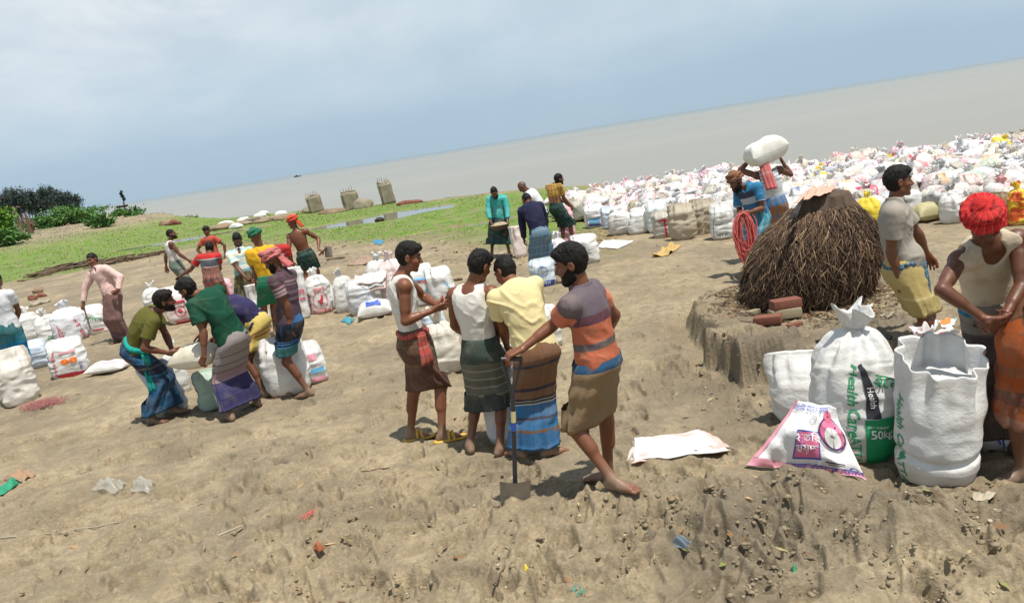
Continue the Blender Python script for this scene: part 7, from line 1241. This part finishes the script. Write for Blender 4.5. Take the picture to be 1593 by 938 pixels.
# ------------------------------------------------------------------ uncountable ground cover: clods, chips, dry leaf bits, tufts
rs = np.random.RandomState(21); ico = bmesh.new(); bmesh.ops.create_icosphere(ico, subdivisions=1, radius=1); ico.verts.index_update(); IV = np.array([v.co[:] for v in ico.verts]); IF = np.array([[v.index for v in f.verts] for f in ico.faces]); ico.free()
def scatter_px(n, boxes, seed):
    r_ = np.random.RandomState(seed); w = np.array([b[4] for b in boxes], float); w /= w.sum(); wh = r_.choice(len(boxes), n, p=w); U = np.array([r_.uniform(boxes[k][0], boxes[k][2]) for k in wh]); Vp = np.array([r_.uniform(boxes[k][1], boxes[k][3]) for k in wh]); D = _F*CF+_R*(U-796.5)[:, None]-_U*(Vp-469)[:, None]; P = np.array([0, 0, CH])+D*((0-CH)/D[:, 2])[:, None]; return P
def clods(n, boxes, smin, smax, seed, mat, name, label, flat=.6):
    P = scatter_px(n, boxes, seed); r_ = np.random.RandomState(seed+1); k = sstep(-.25, .35, n2(P[:, 0], P[:, 1], 1.6, 3, 3.)); P = P[r_.rand(n) < .15+.85*k]; n = len(P); P[:, 2] = soil(P[:, 0], P[:, 1], terr(P[:, 0], P[:, 1])); s = smin*(smax/smin)**(r_.rand(n)**2.2)
    V = IV[None]*(1+.45*r_.uniform(-1, 1, (n, len(IV), 1)))*np.stack([s*r_.uniform(.7, 1.3, n), s*r_.uniform(.7, 1.3, n), s*flat], -1)[:, None]+P[:, None]+np.array([0, 0, 1])*(s*.15)[:, None, None]; F = IF[None]+(np.arange(n)*len(IV))[:, None, None]
    tag(link(name, mkmesh(name, V.reshape(-1, 3), F.reshape(-1, 3), [mat], smooth=False)), label, 'soil', kind='stuff')
SM = plain('soil_clod', (.23, .182, .115), .95, .35, 9, .8, 60)
clods(3800, [(930, 740, 1560, 938, 5), (420, 740, 1000, 938, 2), (1080, 500, 1240, 640, 1.6), (0, 600, 620, 938, .5), (560, 640, 1000, 760, .6), (1000, 380, 1160, 640, .6), (400, 400, 1100, 640, .8)], .004, .022, 31, SM, 'soil_clods', 'crumbly brown soil clods scattered over the dug ground')
clods(700, [(0, 560, 1593, 938, 1)], .004, .013, 35, plain('pale_pebble', (.42, .36, .27), .9, .2), 'pebbles', 'small pale pebbles scattered on the sand')
# dry leaf bits and straw
n = 2600; P = scatter_px(n, [(0, 350, 900, 420, 3), (880, 355, 960, 380, 1.5), (0, 560, 1593, 938, 1.0), (1130, 470, 1400, 540, 1.2), (400, 375, 880, 410, 2)], 51); P[:, 2] = soil(P[:, 0], P[:, 1], terr(P[:, 0], P[:, 1]))+.008; a = rs.rand(n)*6.28; L = rs.uniform(.012, .04, n)*(1+np.hypot(P[:, 0], P[:, 1])/16.); d = np.stack([np.cos(a), np.sin(a), rs.normal(0, .2, n)], -1)*L[:, None]; e = np.stack([-np.sin(a), np.cos(a), rs.normal(0, .3, n)], -1)*L[:, None]*rs.uniform(.08, .4, n)[:, None]
V = np.stack([P-d, P-e, P+d, P+e], 1).reshape(-1, 3); t = NT('leaf_litter'); at_ = t.attr(); sp = t.n('ShaderNodeSeparateXYZ'); t.set(sp.inputs[0], at_.outputs['Vector']); lm = t.fin(t.ramp(sp.outputs[0], [(0, (.10, .06, .03)), (.4, (.28, .14, .06)), (.7, (.42, .32, .18)), (1, (.16, .18, .05))]), .85)
tag(link('leaf_litter', mkmesh('leaf_litter', V, np.arange(n*4).reshape(-1, 4), [lm], pat=np.repeat(rs.rand(n), 4)[:, None]*np.ones((1, 2)), smooth=False)), 'dry leaf bits and straw scattered over the sand', 'leaf litter', kind='stuff')
# grass blades over the green flat
n = 60000; U = rs.uniform(-20, 900, n); Vq = rs.uniform(300, 440, n); D = _F*CF+_R*(U-796.5)[:, None]-_U*(Vq-469)[:, None]; ok = D[:, 2] < -30; D = D[ok]; P = np.array([0, 0, CH])+D*((0-CH)/D[:, 2])[:, None]; R0 = np.hypot(P[:, 0], P[:, 1]); A0 = np.arctan2(P[:, 0], P[:, 1]); gl = np.interp(A0, pa_, pr_); ok = (R0 > gl-1.5) & (R0-shore(P[:, 0], P[:, 1]) < -1.5) & (R0 < 80) & (n2(P[:, 0], P[:, 1], .5, 3, 61.) > -.25) & (A0 < math.radians(6)); P = P[ok]; P[:, 2] = terr(P[:, 0], P[:, 1]); ok = P[:, 2] > -.035; P = P[ok]; n = len(P); print('GRASS', n)
R0 = np.hypot(P[:, 0], P[:, 1]); h_ = rs.uniform(.012, .04, n)*(R0/30); a = rs.rand(n)*6.28; w_ = np.stack([np.cos(a), np.sin(a), 0*a], -1)*(h_*.55)[:, None]; V = np.stack([P-w_, P+w_, P+w_*.3+np.stack([rs.normal(0, .03, n), rs.normal(0, .03, n), h_], -1)], 1).reshape(-1, 3)
tag(link('grass', mkmesh('grass', V, np.arange(n*3).reshape(-1, 3), [leafmat('short_grass', (.06, .12, .012), (.18, .29, .03))], pat=np.repeat(rs.rand(n), 3)[:, None]*np.ones((1, 2)), smooth=False)), 'short green grass on the damp flat before the river', 'grass', kind='stuff')
